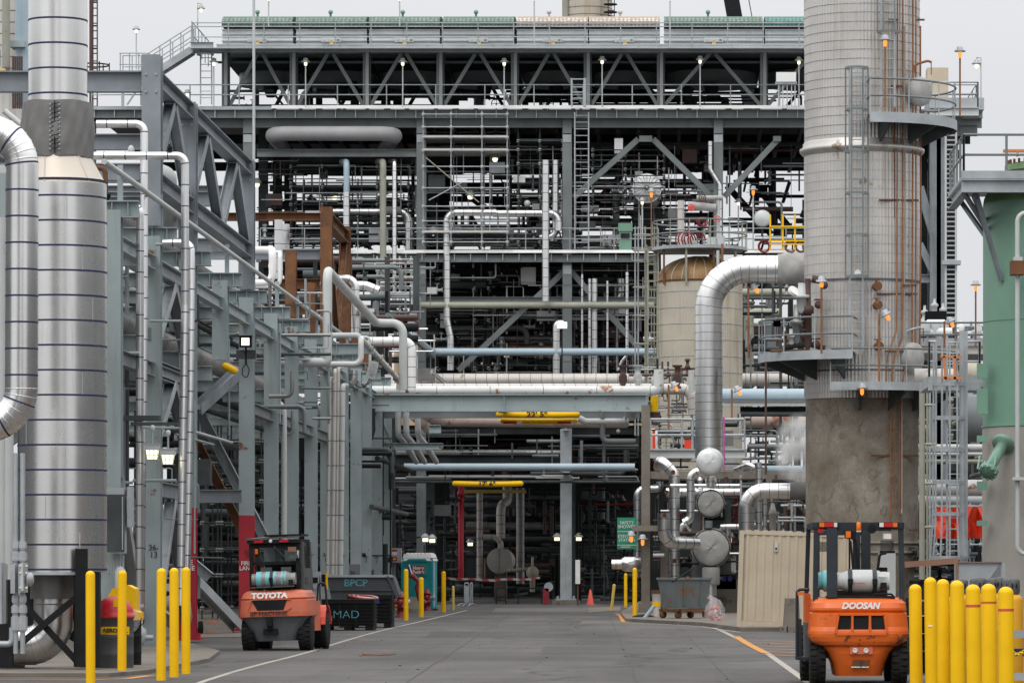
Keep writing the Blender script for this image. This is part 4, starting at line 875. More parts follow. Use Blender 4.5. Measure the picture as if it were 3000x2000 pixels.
# central post in the road
cp=thing('road_post','tall grey steel post standing on a footing in the middle of the opening','steel post',at=P(1300,1387,184))
b=MB(); d=183.; z=G(1300,1388).y; a=P(1300,1387,d); a.z=.25; b.ib(a,P(1300,985,d),.5,.5,'galv',YA); b.obj('shaft',cp)
b=MB(); b.box(a+V((-.45,-.45,-.05)),a+V((.45,.45,.02)),'galv'); b.box(a+V((-.6,-.6,-.25)),a+V((.6,.6,-.06)),'concrete')
for s in (-1,1): b.lathe([(.05,0),(.05,.12)],a+V((s*.36,-.36,.02)),'galv',6)
b.obj('footing',cp)
for y in (980,1077): b=MB(); b.ib(P(1300,y,d-2.6),P(1300,y,d+3),.3,.3,'palegrey',UP,.03); b.obj('bracket',cp)
# ------------------------------------------------------------------ deep heat exchanger and fittings under the structure
def drum(name,label,c,r,L,m,cat='drum',face='dimsilver',seams=0,group=None):
    t=thing(name,label,cat,group,at=c); b=MB(); b.lathe([(r,0),(r,L)],c,m,36,YA); b.lathe([(r*1.04,0),(r*1.04,.12)],c,m,36,YA); b.obj('shell',t)
    b=MB(); b.lathe([(0,-r*.1),(r*.5,-r*.085),(r*.85,-r*.04),(r,0)],c,face,36,YA)
    for k in range(seams):
        a=2*PI*k/seams; e=V((math.cos(a),0,math.sin(a))); b.tube([c+e*r*.18-YA*r*.1,c+e*r*.6-YA*r*.085,c+e*r*.97-YA*r*.02],.014,'dimsilver',4)
    if seams: b.lathe([(0,-.03),(r*.17,-.02),(r*.17,0)],c-YA*r*.1,face,16,YA)
    b.obj('end_cover',t); return t
t=drum('heat_exchanger','round-ended beige exchanger deep in the shaded opening',P(1147,1287,200),.6,5,'beigelag','exchanger','offwhite')
b=MB(); c=P(1147,1287,200); b.bar(c+V((0,-.07,-.6)),c+V((0,-.07,.6)),.02,.015,'rust',XA); b.obj('drain',t); b=MB(); b.box(c+V((-.3,1,-2)),c+V((.3,2,-.5)),'concrete'); b.obj('saddle',t)
for l,p,r,m in (('lagged pipe with an elbow left of the deep exchanger','1102 1330 201,1102 1150 201,1102 1130 201',.15,'offwhite'),('bright lagged elbow above the deep exchanger','1150 1235 203,1150 1160 203,1165 1150 204,1165 1110 206',.22,'offwhite'),('horizontal lagged elbow over the deep exchanger','1098 1233 199,1138 1233 199,1150 1245 199,1150 1258 199',.14,'offwhite'),('long dull lagged pipe behind the deep exchanger','1070 1207 208,1290 1207 208',.18,'dimsilver'),('thin upright lagged pipe right of the deep exchanger','1195 1340 206,1195 1120 206',.2,'dimsilver'),('short beige pipe at the foot of the deep exchanger','1165 1310 199,1215 1306 199',.09,'beigelag')):
    PIPE('shaded_pipe',l,p,r,m,(.45,.03,'seam'),.5,'pipes around the deep exchanger')
b=MB(); c=P(1223,1316,199); b.lathe([(.12,-.9),(.14,-.3),(.3,-.1),(.3,.15),(.16,.32),(.06,.34),(.06,.8)],c,'beigelag',16); b.obj('pump',None,'small domed beige pump right of the deep exchanger','pump')
b=MB()
for x in (1056,1062): b.tube([P(x,1330,190),P(x,1112,190),P(x,1095,192)],.07,'red',8)
b.ball(P(1058,1133,190),.17,'red'); b.tube([P(1050,1138,190),P(1070,1140,190)],.05,'red',6); b.obj('fire_main',None,'red fire water pipes rising left of the deep exchanger','fire pipe')
PIPE('red_pipe','dark red pipe across the shaded opening right of the central post','1330 1158 195,1470 1158 195',.06,'hydrant')
# spherical-ended drum, white discs, green box, hoses on the middle deck
t=drum('horizontal_drum','silver drum with radiating seams on its round end, high behind the scaffolding',P(1486,432,186.2),.64,4.5,'silver','drum','silver',20)
b=MB(); b.lathe([(.42,0),(.42,1.8)],P(1485,405,193),'dark',20); b.obj('nozzle',t); b=MB(); b.box(P(1455,575,191),P(1520,462,193),'mid'); b.obj('saddle',t)
for x,y,r,d,l in ((1751,502,.4,186,'large white round disc beside the yellow guard rail'),(1211,467,.15,186,'small white oval disc near the middle header pipe'),(1220,467,.16,188,'x')):
    if l!='x': b=MB(); b.lathe([(0,-.05),(r*.8,-.045),(r,0),(r,.25),(r*.9,.28)],P(x,y,d),'whitedisc',28,YA); b.bar(P(x,y,d)+V((0,.3,0)),P(x,y,d)+V((0,.3,-.8)),.1,.1,'mid'); b.obj('blind_flange',None,l,'flange')
b=MB(); c=P(1437,570,185); b.box(P(1422,575,184.6),P(1451,522,185.8),'green'); b.box(P(1420,531,184.55),P(1453,518,185.9),'green'); b.box(P(1426,545,184.5),P(1446,536,184.59),'dark'); b.obj('green_machine',None,'green boxed machine standing on the middle deck by the tank','machine')
yg=thing('safety_guardrail','bright yellow guard rail with three uprights left of the silver tower','guard rail',at=P(1810,572,184))
b=MB()
for x in (1769,1798,1826): b.bar(P(x,575,183.6),P(x,493,183.6),.075,.075,'yellow',YA)
b.obj('upright',yg); b=MB()
for y in (520,553,561): b.bar(P(1767,y,183.5),P(1860,y,183.5),.06,.06,'yellow')
b.obj('rail',yg)
for x,l,m in ((1755,'dark red coiled hose left of the yellow guard rail','hydrant'),(1816,'coiled red hose hanging inside the yellow guard rail','copper'),(1840,'rust-red coiled hose at the right end of the yellow guard rail','rust')):
    b=MB(); c=P(x,566,184)
    for k in range(4): b.ring(c+YA*.03*k,.27-.02*k,.025,m,YA,20,6)
    b.obj('hose_coil',None,l,'hose')
# valves with hand wheels on the top deck
for x,l in ((1140,'leftmost hand wheel valve on the top deck'),(1260,'hand wheel valve on the top deck left of the lattice post'),(1607,'hand wheel valve seen against the sky on the top deck'),(1668,'last hand wheel valve along the top deck before the tower')):
    b=MB(); c=P(x,238,186); b.ring(c,.22,.022,'dark',YA+UP*.4,16,5); b.tube([c,c-UP*.45],.03,'dark',6); b.tube([c-XA*.2,c+XA*.2],.014,'dark',4); b.tube([c-UP*.2,c+UP*.2],.014,'dark',4); b.obj('wheel_valve',None,l,'valve','hand wheel valves on the top deck')
for x,l in ((815,'dark motor-driven valve on the top deck under the third cooler'),(885,'dark upright filter on the top deck under the third cooler'),(1030,'dark upright filter on the top deck under the fourth cooler'),(1580,'dark fan motor hanging under the wide cooler')):
    b=MB(); c=P(x,246,190); b.lathe([(.3,0),(.3,.1),(.2,.12),(.2,.7),(.32,.75),(.32,.85),(.16,.9),(.1,1.2)],c,'dark',14); b.tube([c+V((-.8,0,.4)),c+V((.9,0,.4))],.12,'dark',10); b.obj('deck_valve',None,l,'valve')
for x0,x1,l in ((700,1100,'long dull silver header seen below the left air coolers'),(1180,1500,'long dull silver header seen below the beige-screened air coolers')):
    PIPE('header_pipe',l,'%d 245 196,%d 214 196,%d 214 196,%d 245 196'%(x0,x0,x1,x1),.25,'dimsilver',(.6,.03,'seam'),.6)
b=MB(); b.box(P(1783,190,183),P(1828,168,183.3),'white'); 
for x in (1788,1798,1808,1818,1826): b.tube([P(x,168,183.1),P(x,246,183.1)],.025,'palegrey',6)
b.box(P(1781,193,183),P(1830,190,183.3),'galv'); b.obj('cable_rack',None,'white panel on thin posts on the top deck next to the silver tower','panel')
b=MB(); b.bar(P(1343,246,183.5),P(1343,180,183.5),.12,.12,'galv',YA); b.bar(P(1313,246,183.5),P(1313,180,183.5),.08,.08,'galv',YA)
for y in (182,200,212,226): b.bar(P(1312,y,183.5),P(1344,y,183.5),.05,.05,'galv')
b.obj('safety_gate',None,'grey safety gate at the head of the ladder on the top deck','gate')
# ------------------------------------------------------------------ scaffolds
def scaffold(label,xs,ys,d0,d1,planks=(),m='galv',diag=(),rail_=(),r=.028,y1=None):
    t=thing('scaffold',label,'scaffold','tube scaffolds in the structure',at=P(sum(xs)/len(xs),max(ys),d0))
    top,bot=min(ys)-8,max(ys)+(y1 or 8)
    for x in xs:
        for d in (d0,d1):
            b=MB(); b.tube([V((X(x,d0),d,Z(top,d0))),V((X(x,d0),d,Z(bot,d0)))],r,m,6)
            for y in ys: b.box(V((X(x,d0)-.06,d-.06,Z(y,d0)-.06)),V((X(x,d0)+.06,d+.06,Z(y,d0)+.06)),'palegrey')
            b.obj('standard',t)
    for y in ys:
        for d in (d0-.05,d1+.05):
            b=MB(); b.tube([V((X(min(xs)-3,d0),d,Z(y,d0))),V((X(max(xs)+3,d0),d,Z(y,d0)))],r,m,6); b.obj('ledger',t)
        for x in xs: b=MB(); b.tube([V((X(x,d0)+.04,d0-.2,Z(y+1,d0))),V((X(x,d0)+.04,d1+.2,Z(y+1,d0)))],r,m,6); b.obj('transom',t)
    for y in planks:
        b=MB(); b.box(V((X(min(xs)-2,d0),d0+.02,Z(y,d0)+.02)),V((X(max(xs)+2,d0),d1,Z(y,d0)+.1)),'offwhite' if m=='galv' else 'mid'); b.obj('planks',t)
    for a in diag:
        b=MB(); b.tube([P(a[0],a[1],d0-.1),P(a[2],a[3],d0-.1)],r,'olive' if len(a)>4 else m,6); b.obj('diagonal',t)
    return t
scaffold('tall tube scaffold with several boarded lifts left of the ladder under the top deck',(972,1036,1107,1165),(263,292,316,346,383,432,474,508,534,556),184.2,186.4,(316,346,534),'galv',((978,362,1100,465,1),(985,460,1060,420)))
scaffold('tube scaffold between the pale blue pipe and the left edge of the structure',(668,740,800,866,938),(383,421,430,455,470,540),187,189.5,(430,),'mid')
scaffold('tube scaffold surrounding the silver drum under the top deck',(1361,1436,1525),(345,357,389,404,420,432,450,478),186,188.5,(),'mid')
scaffold('narrow tube scaffold hanging below the middle deck around the slim pipes',(866,888,918,944),(596,621,639,658,672,702,716),183.2,184.4,(702,),'palegrey')
scaffold('tube scaffold beside the long silver upright pipe next to the ladder',(1190,1240,1292),(270,324,344,376,452,556),185.2,187,(324,),'mid')
scaffold('dark tube scaffold in the shaded space behind the fire lane columns',(464,500,508,556,600),(960,1010,1058,1105,1150,1200,1262,1320,1396),128,131,(1262,),'mid',(),(),.024,30)
scaffold('dark tube scaffold deep behind the lower right of the structure',(1230,1262,1330,1385,1450),(640,668,720,765,820,845),190,192,(),'mid')
scaffold('thin tube scaffold in front of the lower decks beside the central column',(1003,1090,1122),(640,662,690,735,780,845),186.5,188,(),'dark')
# tall access ladder tower in front of the tank
b=MB()
for x in (1459,1466,1482,1503): b.tube([P(x,520,158),P(x,1000,158)],.03,'galv' if x<1480 else 'olive',6)
for y in (540,575,600,660,725,790): b.ring(P(1477,y,158),.38,.025,'olive',UP,16,5)
b.ladder(P(1497,1000,158.4),Z(560,158),'olive',.4,XA,.33,.018); b.obj('access_ladder',None,'thin hooped access ladder standing left of the ribbed tank','ladder')
# ------------------------------------------------------------------ countless small lines deep inside
def clutter(label,zones,seed):
    R=random.Random(seed); b=MB()
    for (x0,x1,y0,y1,d0,d1,n,ms,r0,r1,hv,*nv) in zones:
        for i in range(n):
            d=R.uniform(d0,d1); r=R.uniform(r0,r1)*R.uniform(.5,1); m=R.choice(ms); x=R.uniform(x0,x1); y=R.uniform(y0,y1); k=R.random()
            if nv and hv+.22<=k<hv+.36: continue
            if k<hv:
                w=min(R.uniform(.12,.75)*(x1-x0),R.uniform(40,420)); a,c=max(x0,x-w/2),min(x1,x+w/2)
                pts=[P(a,y,d),P(c,y,d)]
                if R.random()<.5: pts.append(P(c,min(y1,max(y0,y+R.uniform(-90,90))),d))
                b.tube(pts,r,m,8,r*3,False,3)
            elif k<hv+.22:
                w=R.uniform(.2,.8)*(y1-y0); b.tube([P(x,max(y0,y-w/2),d),P(x,min(y1,y+w/2),d)],r,m,8,0,False)
            elif k<hv+.3:
                p=P(x,y,d); b.lathe([(.05,-.3),(.11,-.3),(.11,-.26),(.06,-.25),(.06,-.05),(.1,-.04),(.1,.04),(.06,.05),(.06,.2),(.11,.21),(.11,.25)],p,m,8,XA if R.random()<.6 else UP); b.tube([p,p+UP*.28],.025,m,5); b.ring(p+UP*.28,.1,.014,m,UP,8,4)
            elif k<hv+.36:
                p=P(x,y,d); b.box(p,p+V((R.uniform(.2,.9),.5,R.uniform(.2,.8))),m)
            else:
                b.tube([P(x,y,d0+1),P(x,y,d0+1)+YA*(d1-d0)*.6],min(r,.09),m,8,0,True)
    return b.obj('pipework',None,label,'pipework',None,'stuff')
dk=['dark','dark','mid','black','black','brown']; dm=['mid','dimsilver','dark','steel','brown','mid','black']  # near-black picks put the deep interior shade into the colours
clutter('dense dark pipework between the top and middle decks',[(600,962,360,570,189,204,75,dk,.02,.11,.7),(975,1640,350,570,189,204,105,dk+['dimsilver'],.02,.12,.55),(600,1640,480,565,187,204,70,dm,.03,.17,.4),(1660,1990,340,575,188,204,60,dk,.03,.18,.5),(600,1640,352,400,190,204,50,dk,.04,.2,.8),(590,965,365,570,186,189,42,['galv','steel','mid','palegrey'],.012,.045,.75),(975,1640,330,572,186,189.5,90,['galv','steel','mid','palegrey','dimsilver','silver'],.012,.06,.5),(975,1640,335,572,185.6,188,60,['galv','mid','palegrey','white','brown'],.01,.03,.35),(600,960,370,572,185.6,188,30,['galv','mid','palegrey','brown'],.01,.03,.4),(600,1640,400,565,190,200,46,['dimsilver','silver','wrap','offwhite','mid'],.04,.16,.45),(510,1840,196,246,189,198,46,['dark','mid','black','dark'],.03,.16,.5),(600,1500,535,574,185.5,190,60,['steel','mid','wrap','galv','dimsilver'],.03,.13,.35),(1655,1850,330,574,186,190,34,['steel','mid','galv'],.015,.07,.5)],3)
clutter('dense dark pipework below the middle deck',[(970,1505,612,860,187,204,230,dk+['dimsilver'],.02,.2,.6),(970,1505,625,970,203,206,150,['dark','black','mid','dark'],.08,.35,.75),(1706,1850,600,1000,175,204,90,dm,.03,.25,.6),(600,960,590,860,150,200,110,dm,.04,.2,.6),(970,1505,606,866,185.4,189,95,['galv','steel','dimsilver','mid','palegrey','silver'],.015,.065,.45),(970,1505,606,866,185.2,188,70,['galv','mid','palegrey','white','brown','steel'],.01,.035,.3),(970,1505,620,860,189,200,40,['dimsilver','silver','offwhite','wrap','tan'],.05,.17,.45),(860,1000,600,890,160,184,40,['galv','steel','dimsilver','silver','palegrey'],.02,.09,.5)],8)
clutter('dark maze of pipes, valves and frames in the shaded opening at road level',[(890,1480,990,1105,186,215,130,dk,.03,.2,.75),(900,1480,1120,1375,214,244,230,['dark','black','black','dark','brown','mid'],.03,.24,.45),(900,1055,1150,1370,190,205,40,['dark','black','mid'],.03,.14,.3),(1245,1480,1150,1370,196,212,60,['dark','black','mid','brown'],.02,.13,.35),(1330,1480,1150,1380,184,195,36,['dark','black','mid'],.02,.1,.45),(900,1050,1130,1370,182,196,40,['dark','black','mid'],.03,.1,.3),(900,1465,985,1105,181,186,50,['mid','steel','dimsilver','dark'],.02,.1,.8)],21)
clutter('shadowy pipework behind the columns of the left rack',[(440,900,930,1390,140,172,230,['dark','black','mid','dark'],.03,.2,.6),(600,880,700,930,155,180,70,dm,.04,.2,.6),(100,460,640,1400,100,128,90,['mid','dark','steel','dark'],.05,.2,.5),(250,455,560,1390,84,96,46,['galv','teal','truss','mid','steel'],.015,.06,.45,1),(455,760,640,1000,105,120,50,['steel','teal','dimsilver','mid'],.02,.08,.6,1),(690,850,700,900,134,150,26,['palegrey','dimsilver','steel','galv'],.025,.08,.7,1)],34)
b=MB()
for x,y,l in ((1133,1207,0),(1177,1190,0),(1235,1218,0)): pass
for x0,y0,x1,y1,d in ((560,330,960,364,190),(975,322,1850,352,190)): pass
# ------------------------------------------------------------------ tall ribbed tower on the right
D=130.; tx=X(1980,D); R=1.82; ZC=Z(914,D); ZF=Z(345,D); ZT=Z(-60,D)
tw=thing('tall_tower','tall ribbed silver tower on a patched concrete base with rusty conduits and round platforms','tower',at=(tx,D,0))
MB().lathe([(R-.03,0),(R-.03,ZC)],(tx,D,0),'oldconcrete',72).obj('concrete_base',tw)
b=MB(); b.lathe([(R,ZC-.05),(R,ZF)],(tx,D,0),'ribsilver',200,rib=.02); b.lathe([(R-.01,ZF),(R-.01,ZT)],(tx,D,0),'ribsilver',200,rib=.02); b.obj('shell',tw)
b=MB(); k=ZC+.1; i=0; RB=random.Random(2)
while k<ZT:
    t=RB.uniform(-.02,.02); b.lathe([(R+.0195,k+t),(R+.0225,k+t+.006),(R+.0195,k+t+.012)],(tx,D,0),'bandb',60); k+=.29; i+=1
b.obj('strap',tw)
b=MB(); b.lathe([(R+.02,-.22),(R+.1,-.16),(R+.16,-.08),(R+.16,0),(R+.06,.06),(R+.06,.16),(R+.02,.22)],(tx,D,ZF),'ribsilver',72); b.obj('flange_ring',tw)
b=MB(); b.lathe([(R+.025,-.04),(R+.035,.04)],(tx,D,Z(650,D)),'seam',60); b.lathe([(R+.02,-.03),(R+.03,.03)],(tx,D,Z(855,D)),'seam',60); b.obj('seam_ring',tw)
def arc(r,a0,a1,z,n=16): return [V((tx+r*math.cos(math.radians(a0+(a1-a0)*i/n)),D+r*math.sin(math.radians(a0+(a1-a0)*i/n)),z)) for i in range(n+1)]
def platform(z,a0,a1,Ro,rails=((1.1,),),drop=.28,sup=(),gap=None):
    t=[]
    b=MB(); o=arc(Ro,a0,a1,z); i_=arc(R+.05,a0,a1,z); n=len(o)
    b.add(o+i_,[(k,k+1,n+k+1,n+k) for k in range(n-1)],'galv'); b.add([p-UP*.05 for p in o]+[p-UP*.05 for p in i_],[(k,n+k,n+k+1,k+1) for k in range(n-1)],'mid')
    for rr,m in ((Ro,'galv'),):
        e=arc(rr+.01,a0,a1,z+.04); f=arc(rr+.01,a0,a1,z-drop); b.add(e+f,[(k,n+k,n+k+1,k+1) for k in range(n-1)],m); e2=arc(rr-.03,a0,a1,z+.04); f2=arc(rr-.03,a0,a1,z-drop); b.add(e2+f2,[(k,k+1,n+k+1,n+k) for k in range(n-1)],m)
    b.obj('platform_deck',tw)
    for a in sup:
        b=MB(); p=arc(R-.02,a,a,z-.06,1)[0]; q=arc(Ro-.08,a,a,z-.06,1)[0]; s_=V((-math.sin(math.radians(a)),math.cos(math.radians(a)),0))*.03
        b.hexa([p-s_-UP*.75,p+s_-UP*.75,q+s_-UP*.22,q-s_-UP*.22,p-s_,p+s_,q+s_,q-s_],'mid'); b.obj('bracket',tw)
    b=MB(); 
    for h in (1.08,.55): b.tube(arc(Ro-.03,a0,a1,z+h),.032,'steel',6)
    m=max(3,round(abs(a1-a0)/24))
    for k in range(m+1): p=arc(Ro-.03,a0+(a1-a0)*k/m,0,z,1)[0]; b.bar(p-UP*.2,p+UP*1.08,.07,.03,'galv',XA)
    for a in (a0,a1): p=arc(Ro-.03,a,a,z,1)[0]; q=arc(R+.1,a,a,z,1)[0]; [b.tube([p+UP*h,q+UP*h],.032,'steel',6) for h in (1.08,.55)]
    b.obj('handrail',tw)
platform(Z(260,127.1),-88,35,3.0,sup=(-75,-40,-8,20))
platform(Z(818,130),176,262,3.3,sup=(185,215,250),drop=.24)
platform(Z(879,127.1),-112,5,3.0,sup=(-95,-65,-30,0),drop=.22)
def tp(x,y,dr=.12):   # a point just off the shell, found along its round face
    ux=(x-1980)/132.; yy=-math.sqrt(max(.02,1-min(1,abs(ux))**2))*(R+dr); d=D+yy; return V((tx+ux*(R+dr),d,Z(y,d)))
for x0,yt,yb in ((1962,154,806),(2027,-30,246)):
    p=tp(x0,yb,.2); top=tp(x0,yt,.2).z
    b=MB(); b.ladder(p,top,'galv',.42,XA,.3,.016,1,-YA,'steel',2.3,1.3,4,.36); b.obj('ladder',tw)
for i,(x,y0,y1) in enumerate(((2050,-20,760),(2062,-20,775),(2066,60,770),(2085,-30,800),(2092,-30,800),(2103,60,870),(2045,40,250))):
    b=MB(); pts=[tp(x,y0),tp(x,250),tp(x-1+i%3,500),tp(x-2,y1)]
    if i<5: pts+=[tp(x-22,y1+60),tp(x-24,y1+90),tp(x-24,880)]
    b.tube(pts,.022+.006*(i%2),'copper' if i!=2 else 'olive',6); b.obj('conduit',tw)
for i,(x,y1) in enumerate(((1978+122/1.35,1180),(2036,1300),(2043,1180),(2055,1260),(2059,1170))):
    b=MB(); p=tp(x-8 if i==0 else x,900,.1); q=V((p.x,p.y,Z(y1,130))); b.tube([p,q],.022,'copper' if i else 'offwhite',6); b.obj('conduit',tw)
b=MB()
for x0,x1,y in ((2010,2095,460),(2005,2092,675),(1993,2094,1046),(2075,2100,1217),(2030,2110,46),(2035,2060,198),(2060,2090,655),(2022,2080,806)): b=MB(); b.bar(tp(x0,y,.16),tp(x1,y,.16),.04,.06,'rust'); b.obj('conduit_clamp',tw)
b=MB()
for x,y in ((2002,659),(2003,702),(2005,796)):
    p=tp(x,y,.05); n_=V((p.x-tx,p.y-D,0)).normalized(); b.lathe([(.06,0),(.06,.12),(.13,.14),(.13,.2),(.05,.22),(.05,.45)],p,'rust',10,n_); b.lathe([(.14,.42),(.14,.46)],p,'rust',10,n_); b.tube([p+n_*.2,p+n_*.2+UP*.22],.04,'rust',6); b.bar(p+n_*.2+UP*.22-XA*.12,p+n_*.2+UP*.22+XA*.12,.03,.03,'rust')
b.obj('valve',tw)
b=MB(); p=tp(1964,627,.1); b.lathe([(.1,0),(.1,.1)],p,'white',14,-YA); b.obj('gauge',tw)
for x,y,r in ((2124,212,.43),(2106,822,.45)):
    b=MB(); p=V((X(x-16,129),128.9,Z(y,129))); ax=V((.8,-.6,.0)); b.lathe([(r*.9,-.9),(r*.9,-.1),(r*1.05,-.05),(r*1.1,.1),(r,.24),(r*.8,.3),(0,.31)],p,'blanket',24,ax)
    b.tube([p+V((-.2,-.1,.3)),p+V((-.1,-.1,.85)),p+V((.3,-.2,.95)),p+V((.4,-.25,.9))],.04,'copper' if y<300 else 'galv',8,.15); b.tube([p+V((.4,-.25,.9)),p+V((.4,-.25,.5))],.015,'brown',5); b.obj('manway_cover',tw)
b=MB(); b.lathe([(R-.02,0),(R+.03,.02),(R+.03,.07),(R-.02,.09)],(tx,D,Z(1272,D)),'oldconcrete',48); b.lathe([(R-.02,0),(R+.03,.02),(R+.03,.07),(R-.02,.09)],(tx,D,Z(1250,D)),'oldconcrete',48); b.obj('base_ring',tw)
# equipment on the left platform
z=Z(818,130)
def onplat(x,y,d=128): return P(x,y,d)
b=MB()
for x,y0,y1,r,m in ((1830,790,700,.14,'dimsilver'),(1855,800,640,.13,'brown'),(1818,795,755,.1,'palegrey'),(1842,720,650,.17,'palegrey')):
    p,q=onplat(x,y0),onplat(x,y1); L=(q-p).length; b.lathe([(r*.5,0),(r,.1),(r,L*.5),(r*1.5,L*.5),(r*1.5,L*.6),(r*.8,L*.62),(r*.7,L)],p,m,12)
b.tube([onplat(1800,800),onplat(1815,795),onplat(1860,790),onplat(1895,800)],.09,'dark',8); b.tube([onplat(1805,802),onplat(1805,760)],.05,'rust',6)
b.tube([onplat(1865,640),onplat(1895,645)],.12,'brown',8); b.lathe([(.2,0),(.2,.1)],onplat(1822,672),'white',14,V((.5,-.5,.6))); b.tube([onplat(1770,806),onplat(1860,803)],.04,'rust',6)
for x,y in ((1875,790),(1880,700),(1845,770),(1893,655)): b.ball(onplat(x,y),.13,'brown',8); b.ring(onplat(x,y-12),.13,.02,'brown',UP,12,5)
b.box(onplat(1776,750),onplat(1793,736),'lampgrey')
b.obj('relief_valves',None,'cluster of grey and brown valves on the left round platform of the tower','valves')
PIPE('gauge_conduit','rusty upright conduit beside the valves on the left round platform','1759 1090 127,1759 830 127',.035,'brown')
# big silver elbow pipe into the tower
def ex2(b,q): pass
PIPE('elbow_pipe','huge silver pipe with one big elbow joining the side of the ribbed tower','1850 618 131,1628 618 131,1628 1052 131',.44,'silver',(.278,.016,'seam'),1.25,n=36)
b=MB(); n=28; rows=8; vs=[]
for i in range(rows+1):
    p=P(1786+i*8.6,618,131)
    for j in range(n): a=2*PI*j/n; r=.5+.022*math.sin(a*3+i*.9)+.015*math.sin(a*7-i*1.7)+(.0 if i<rows else .03); vs.append(p+V((0,math.cos(a)*r,math.sin(a)*r)))
b.add(vs,[(i*n+j,i*n+(j+1)%n,(i+1)*n+(j+1)%n,(i+1)*n+j) for i in range(rows) for j in range(n)],'blanket',True); b.obj('fabric_sleeve',None,'crumpled grey fabric sleeve where the huge elbow pipe meets the tower','fabric sleeve')
# ribbed tank with rusty dome
D=158.; cx=X(1607,D); R2=1.64
tk=thing('ribbed_tank','stained beige ribbed tank with a rust-coloured dome and a round railed platform','tank',at=(cx,D,0))
zt=Z(648,D); b=MB(); b.lathe([(R2,Z(1100,D)),(R2,zt)],(cx,D,0),'beigelag',190,rib=.014); b.obj('shell',tk)
b=MB(); k=zt-.45
while k>Z(1090,D): b.lathe([(R2+.02,k),(R2+.026,k+.012),(R2+.02,k+.024)],(cx,D,0),'bandb',56); k-=.62
b.lathe([(R2+.03,-.05),(R2+.05,.02)],(cx,D,zt),'rust',56); b.obj('strap',tk)
b=MB(); n=14; pr=[(R2+.02,0)]+[((R2+.02)*math.cos(t),.98*math.sin(t)) for t in [i*PI/2/9 for i in range(1,9)]]+[(.25,.98)]
b.lathe(pr,(cx,D,zt),'rustdome',56)
for k in range(22):
    a=2*PI*k/22; b.tube([V((cx+r*1.003*math.cos(a),D+r*1.003*math.sin(a),zt+h+.01)) for r,h in pr],.018,'beigelag',4)
b.obj('dome',tk)
zp=Z(577,D); b=MB(); b.lathe([(R2-.2,0),(1.85,0),(1.85,.12),(R2-.2,.12)],(cx,D,zp),'galv',40,sm=False); 
for k in range(10): a=2*PI*k/10; b.bar(V((cx+math.cos(a)*1.7,D+math.sin(a)*1.7,zp)),V((cx+math.cos(a)*1.7,D+math.sin(a)*1.7,zp-1.35)),.08,.08,'olive' if k%2 else 'rust',XA)
b.obj('platform_deck',tk)
b=MB()
for h in (1.1,.6): b.ring((cx,D,zp+h),1.82,.03,'steel',n=40)
for k in range(14): a=2*PI*k/14; p=V((cx+1.82*math.cos(a),D+1.82*math.sin(a),zp)); b.bar(p,p+UP*1.1,.06,.03,'olive',XA)
b.obj('handrail',tk)
b=MB(); p=P(1564,565,D); b.lathe([(.13,0),(.13,1.75)],p,'offwhite',14)
for k in range(4): b.lathe([(.136,.2+k*.4),(.136,.22+k*.4)],p,'seam',14)
b.tube([P(1580,472,D),P(1645,478,D)],.16,'blanket',12); b.tube([P(1600,455,D),P(1660,455,D)],.1,'blanket',10); b.tube([P(1650,575,D),P(1650,450,D)],.07,'palegrey',8)
for x,y,m in ((1588,477,'conegrey'),(1613,454,'brown'),(1647,503,'conegrey')): b.ring(P(x,y,D-.3),.12,.025,m,YA,14,5); b.ring(P(x,y,D-.3),.05,.02,m,YA,8,4)
b.ball(P(1585,560,D),.3,'blanket'); b.lathe([(.17,0),(.17,.5)],P(1655,572,D),'palegrey',12); b.lathe([(.2,0),(.2,.45)],P(1635,572,D),'palegrey',12)
b.obj('top_valves',tk)
b=MB()
for k in range(6): b.ring(P(1568+k*7,551,D-1.3),.3+.02*(k%2),.028,'hydrant',V((.5,-1,.1)),18,6,PI*.0,PI*1.7)
for k in range(3): b.ring(P(1610+k*3,510,D-1.3),.17,.022,'hydrant',V((.4,-1,.1)),14,6)
b.obj('hose_coil',None,'dark red hoses coiled on the round platform above the rusty dome','hose')
PIPE('drain_pipe','pale and rust-red pipe pair running down in front of the rusty dome','1649 575 156,1649 640 156',.06,'palegrey'); PIPE('drain_pipe','rust-red short upright pipe beside the dome','1659 560 156,1659 625 156',.05,'copper')
b=MB(); b.ladder(P(1500,1000,157.5),Z(575,157.5),'olive',.4,XA,.33,.02); b.obj('ladder',tk)
# pale blue and lagged pipes passing behind the big elbow
for l,p,r,m,bd in (('wide pale blue pipe behind the huge elbow pipe left of the tower','1655 908 150,1860 908 150',.25,'blue',None),('off-white lagged pipe above the wide pale blue pipe','1700 872 165,1860 872 165',.26,'offwhite',(.45,.022,'seam')),
 ('olive-grey pipe crossing behind the ribbed tank at the level of the slanted lamps','1705 672 175,1850 672 175',.17,'olive',None),('second olive-grey pipe just below the first one behind the ribbed tank','1705 683 176,1850 683 176',.1,'steel',None),('olive-grey pipe bending down left of the tower platform','1790 718 170,1728 718 170,1722 728 170,1722 880 170',.17,'olive',None),
 ('pale blue pipe end between the ribbed tank and the round platform','1700 808 172,1770 808 172',.16,'blue',None),('brownish pipe low beside the concrete base','1700 968 168,1852 968 168',.25,'rustpipe',None),('grey pipe with a bend above the steam','1716 1025 150,1850 1025 150,1850 1110 150',.09,'steel',None),('pale blue pipe behind the steam','1705 1078 160,1852 1078 160',.16,'blue',None),
 ('thin grey pipe under the pale blue one left of the tower','1700 950 150,1852 950 150',.09,'steel',None)):
    PIPE('transfer_pipe',l,p,r,m,bd,None,'pipes between the tank and the tower')
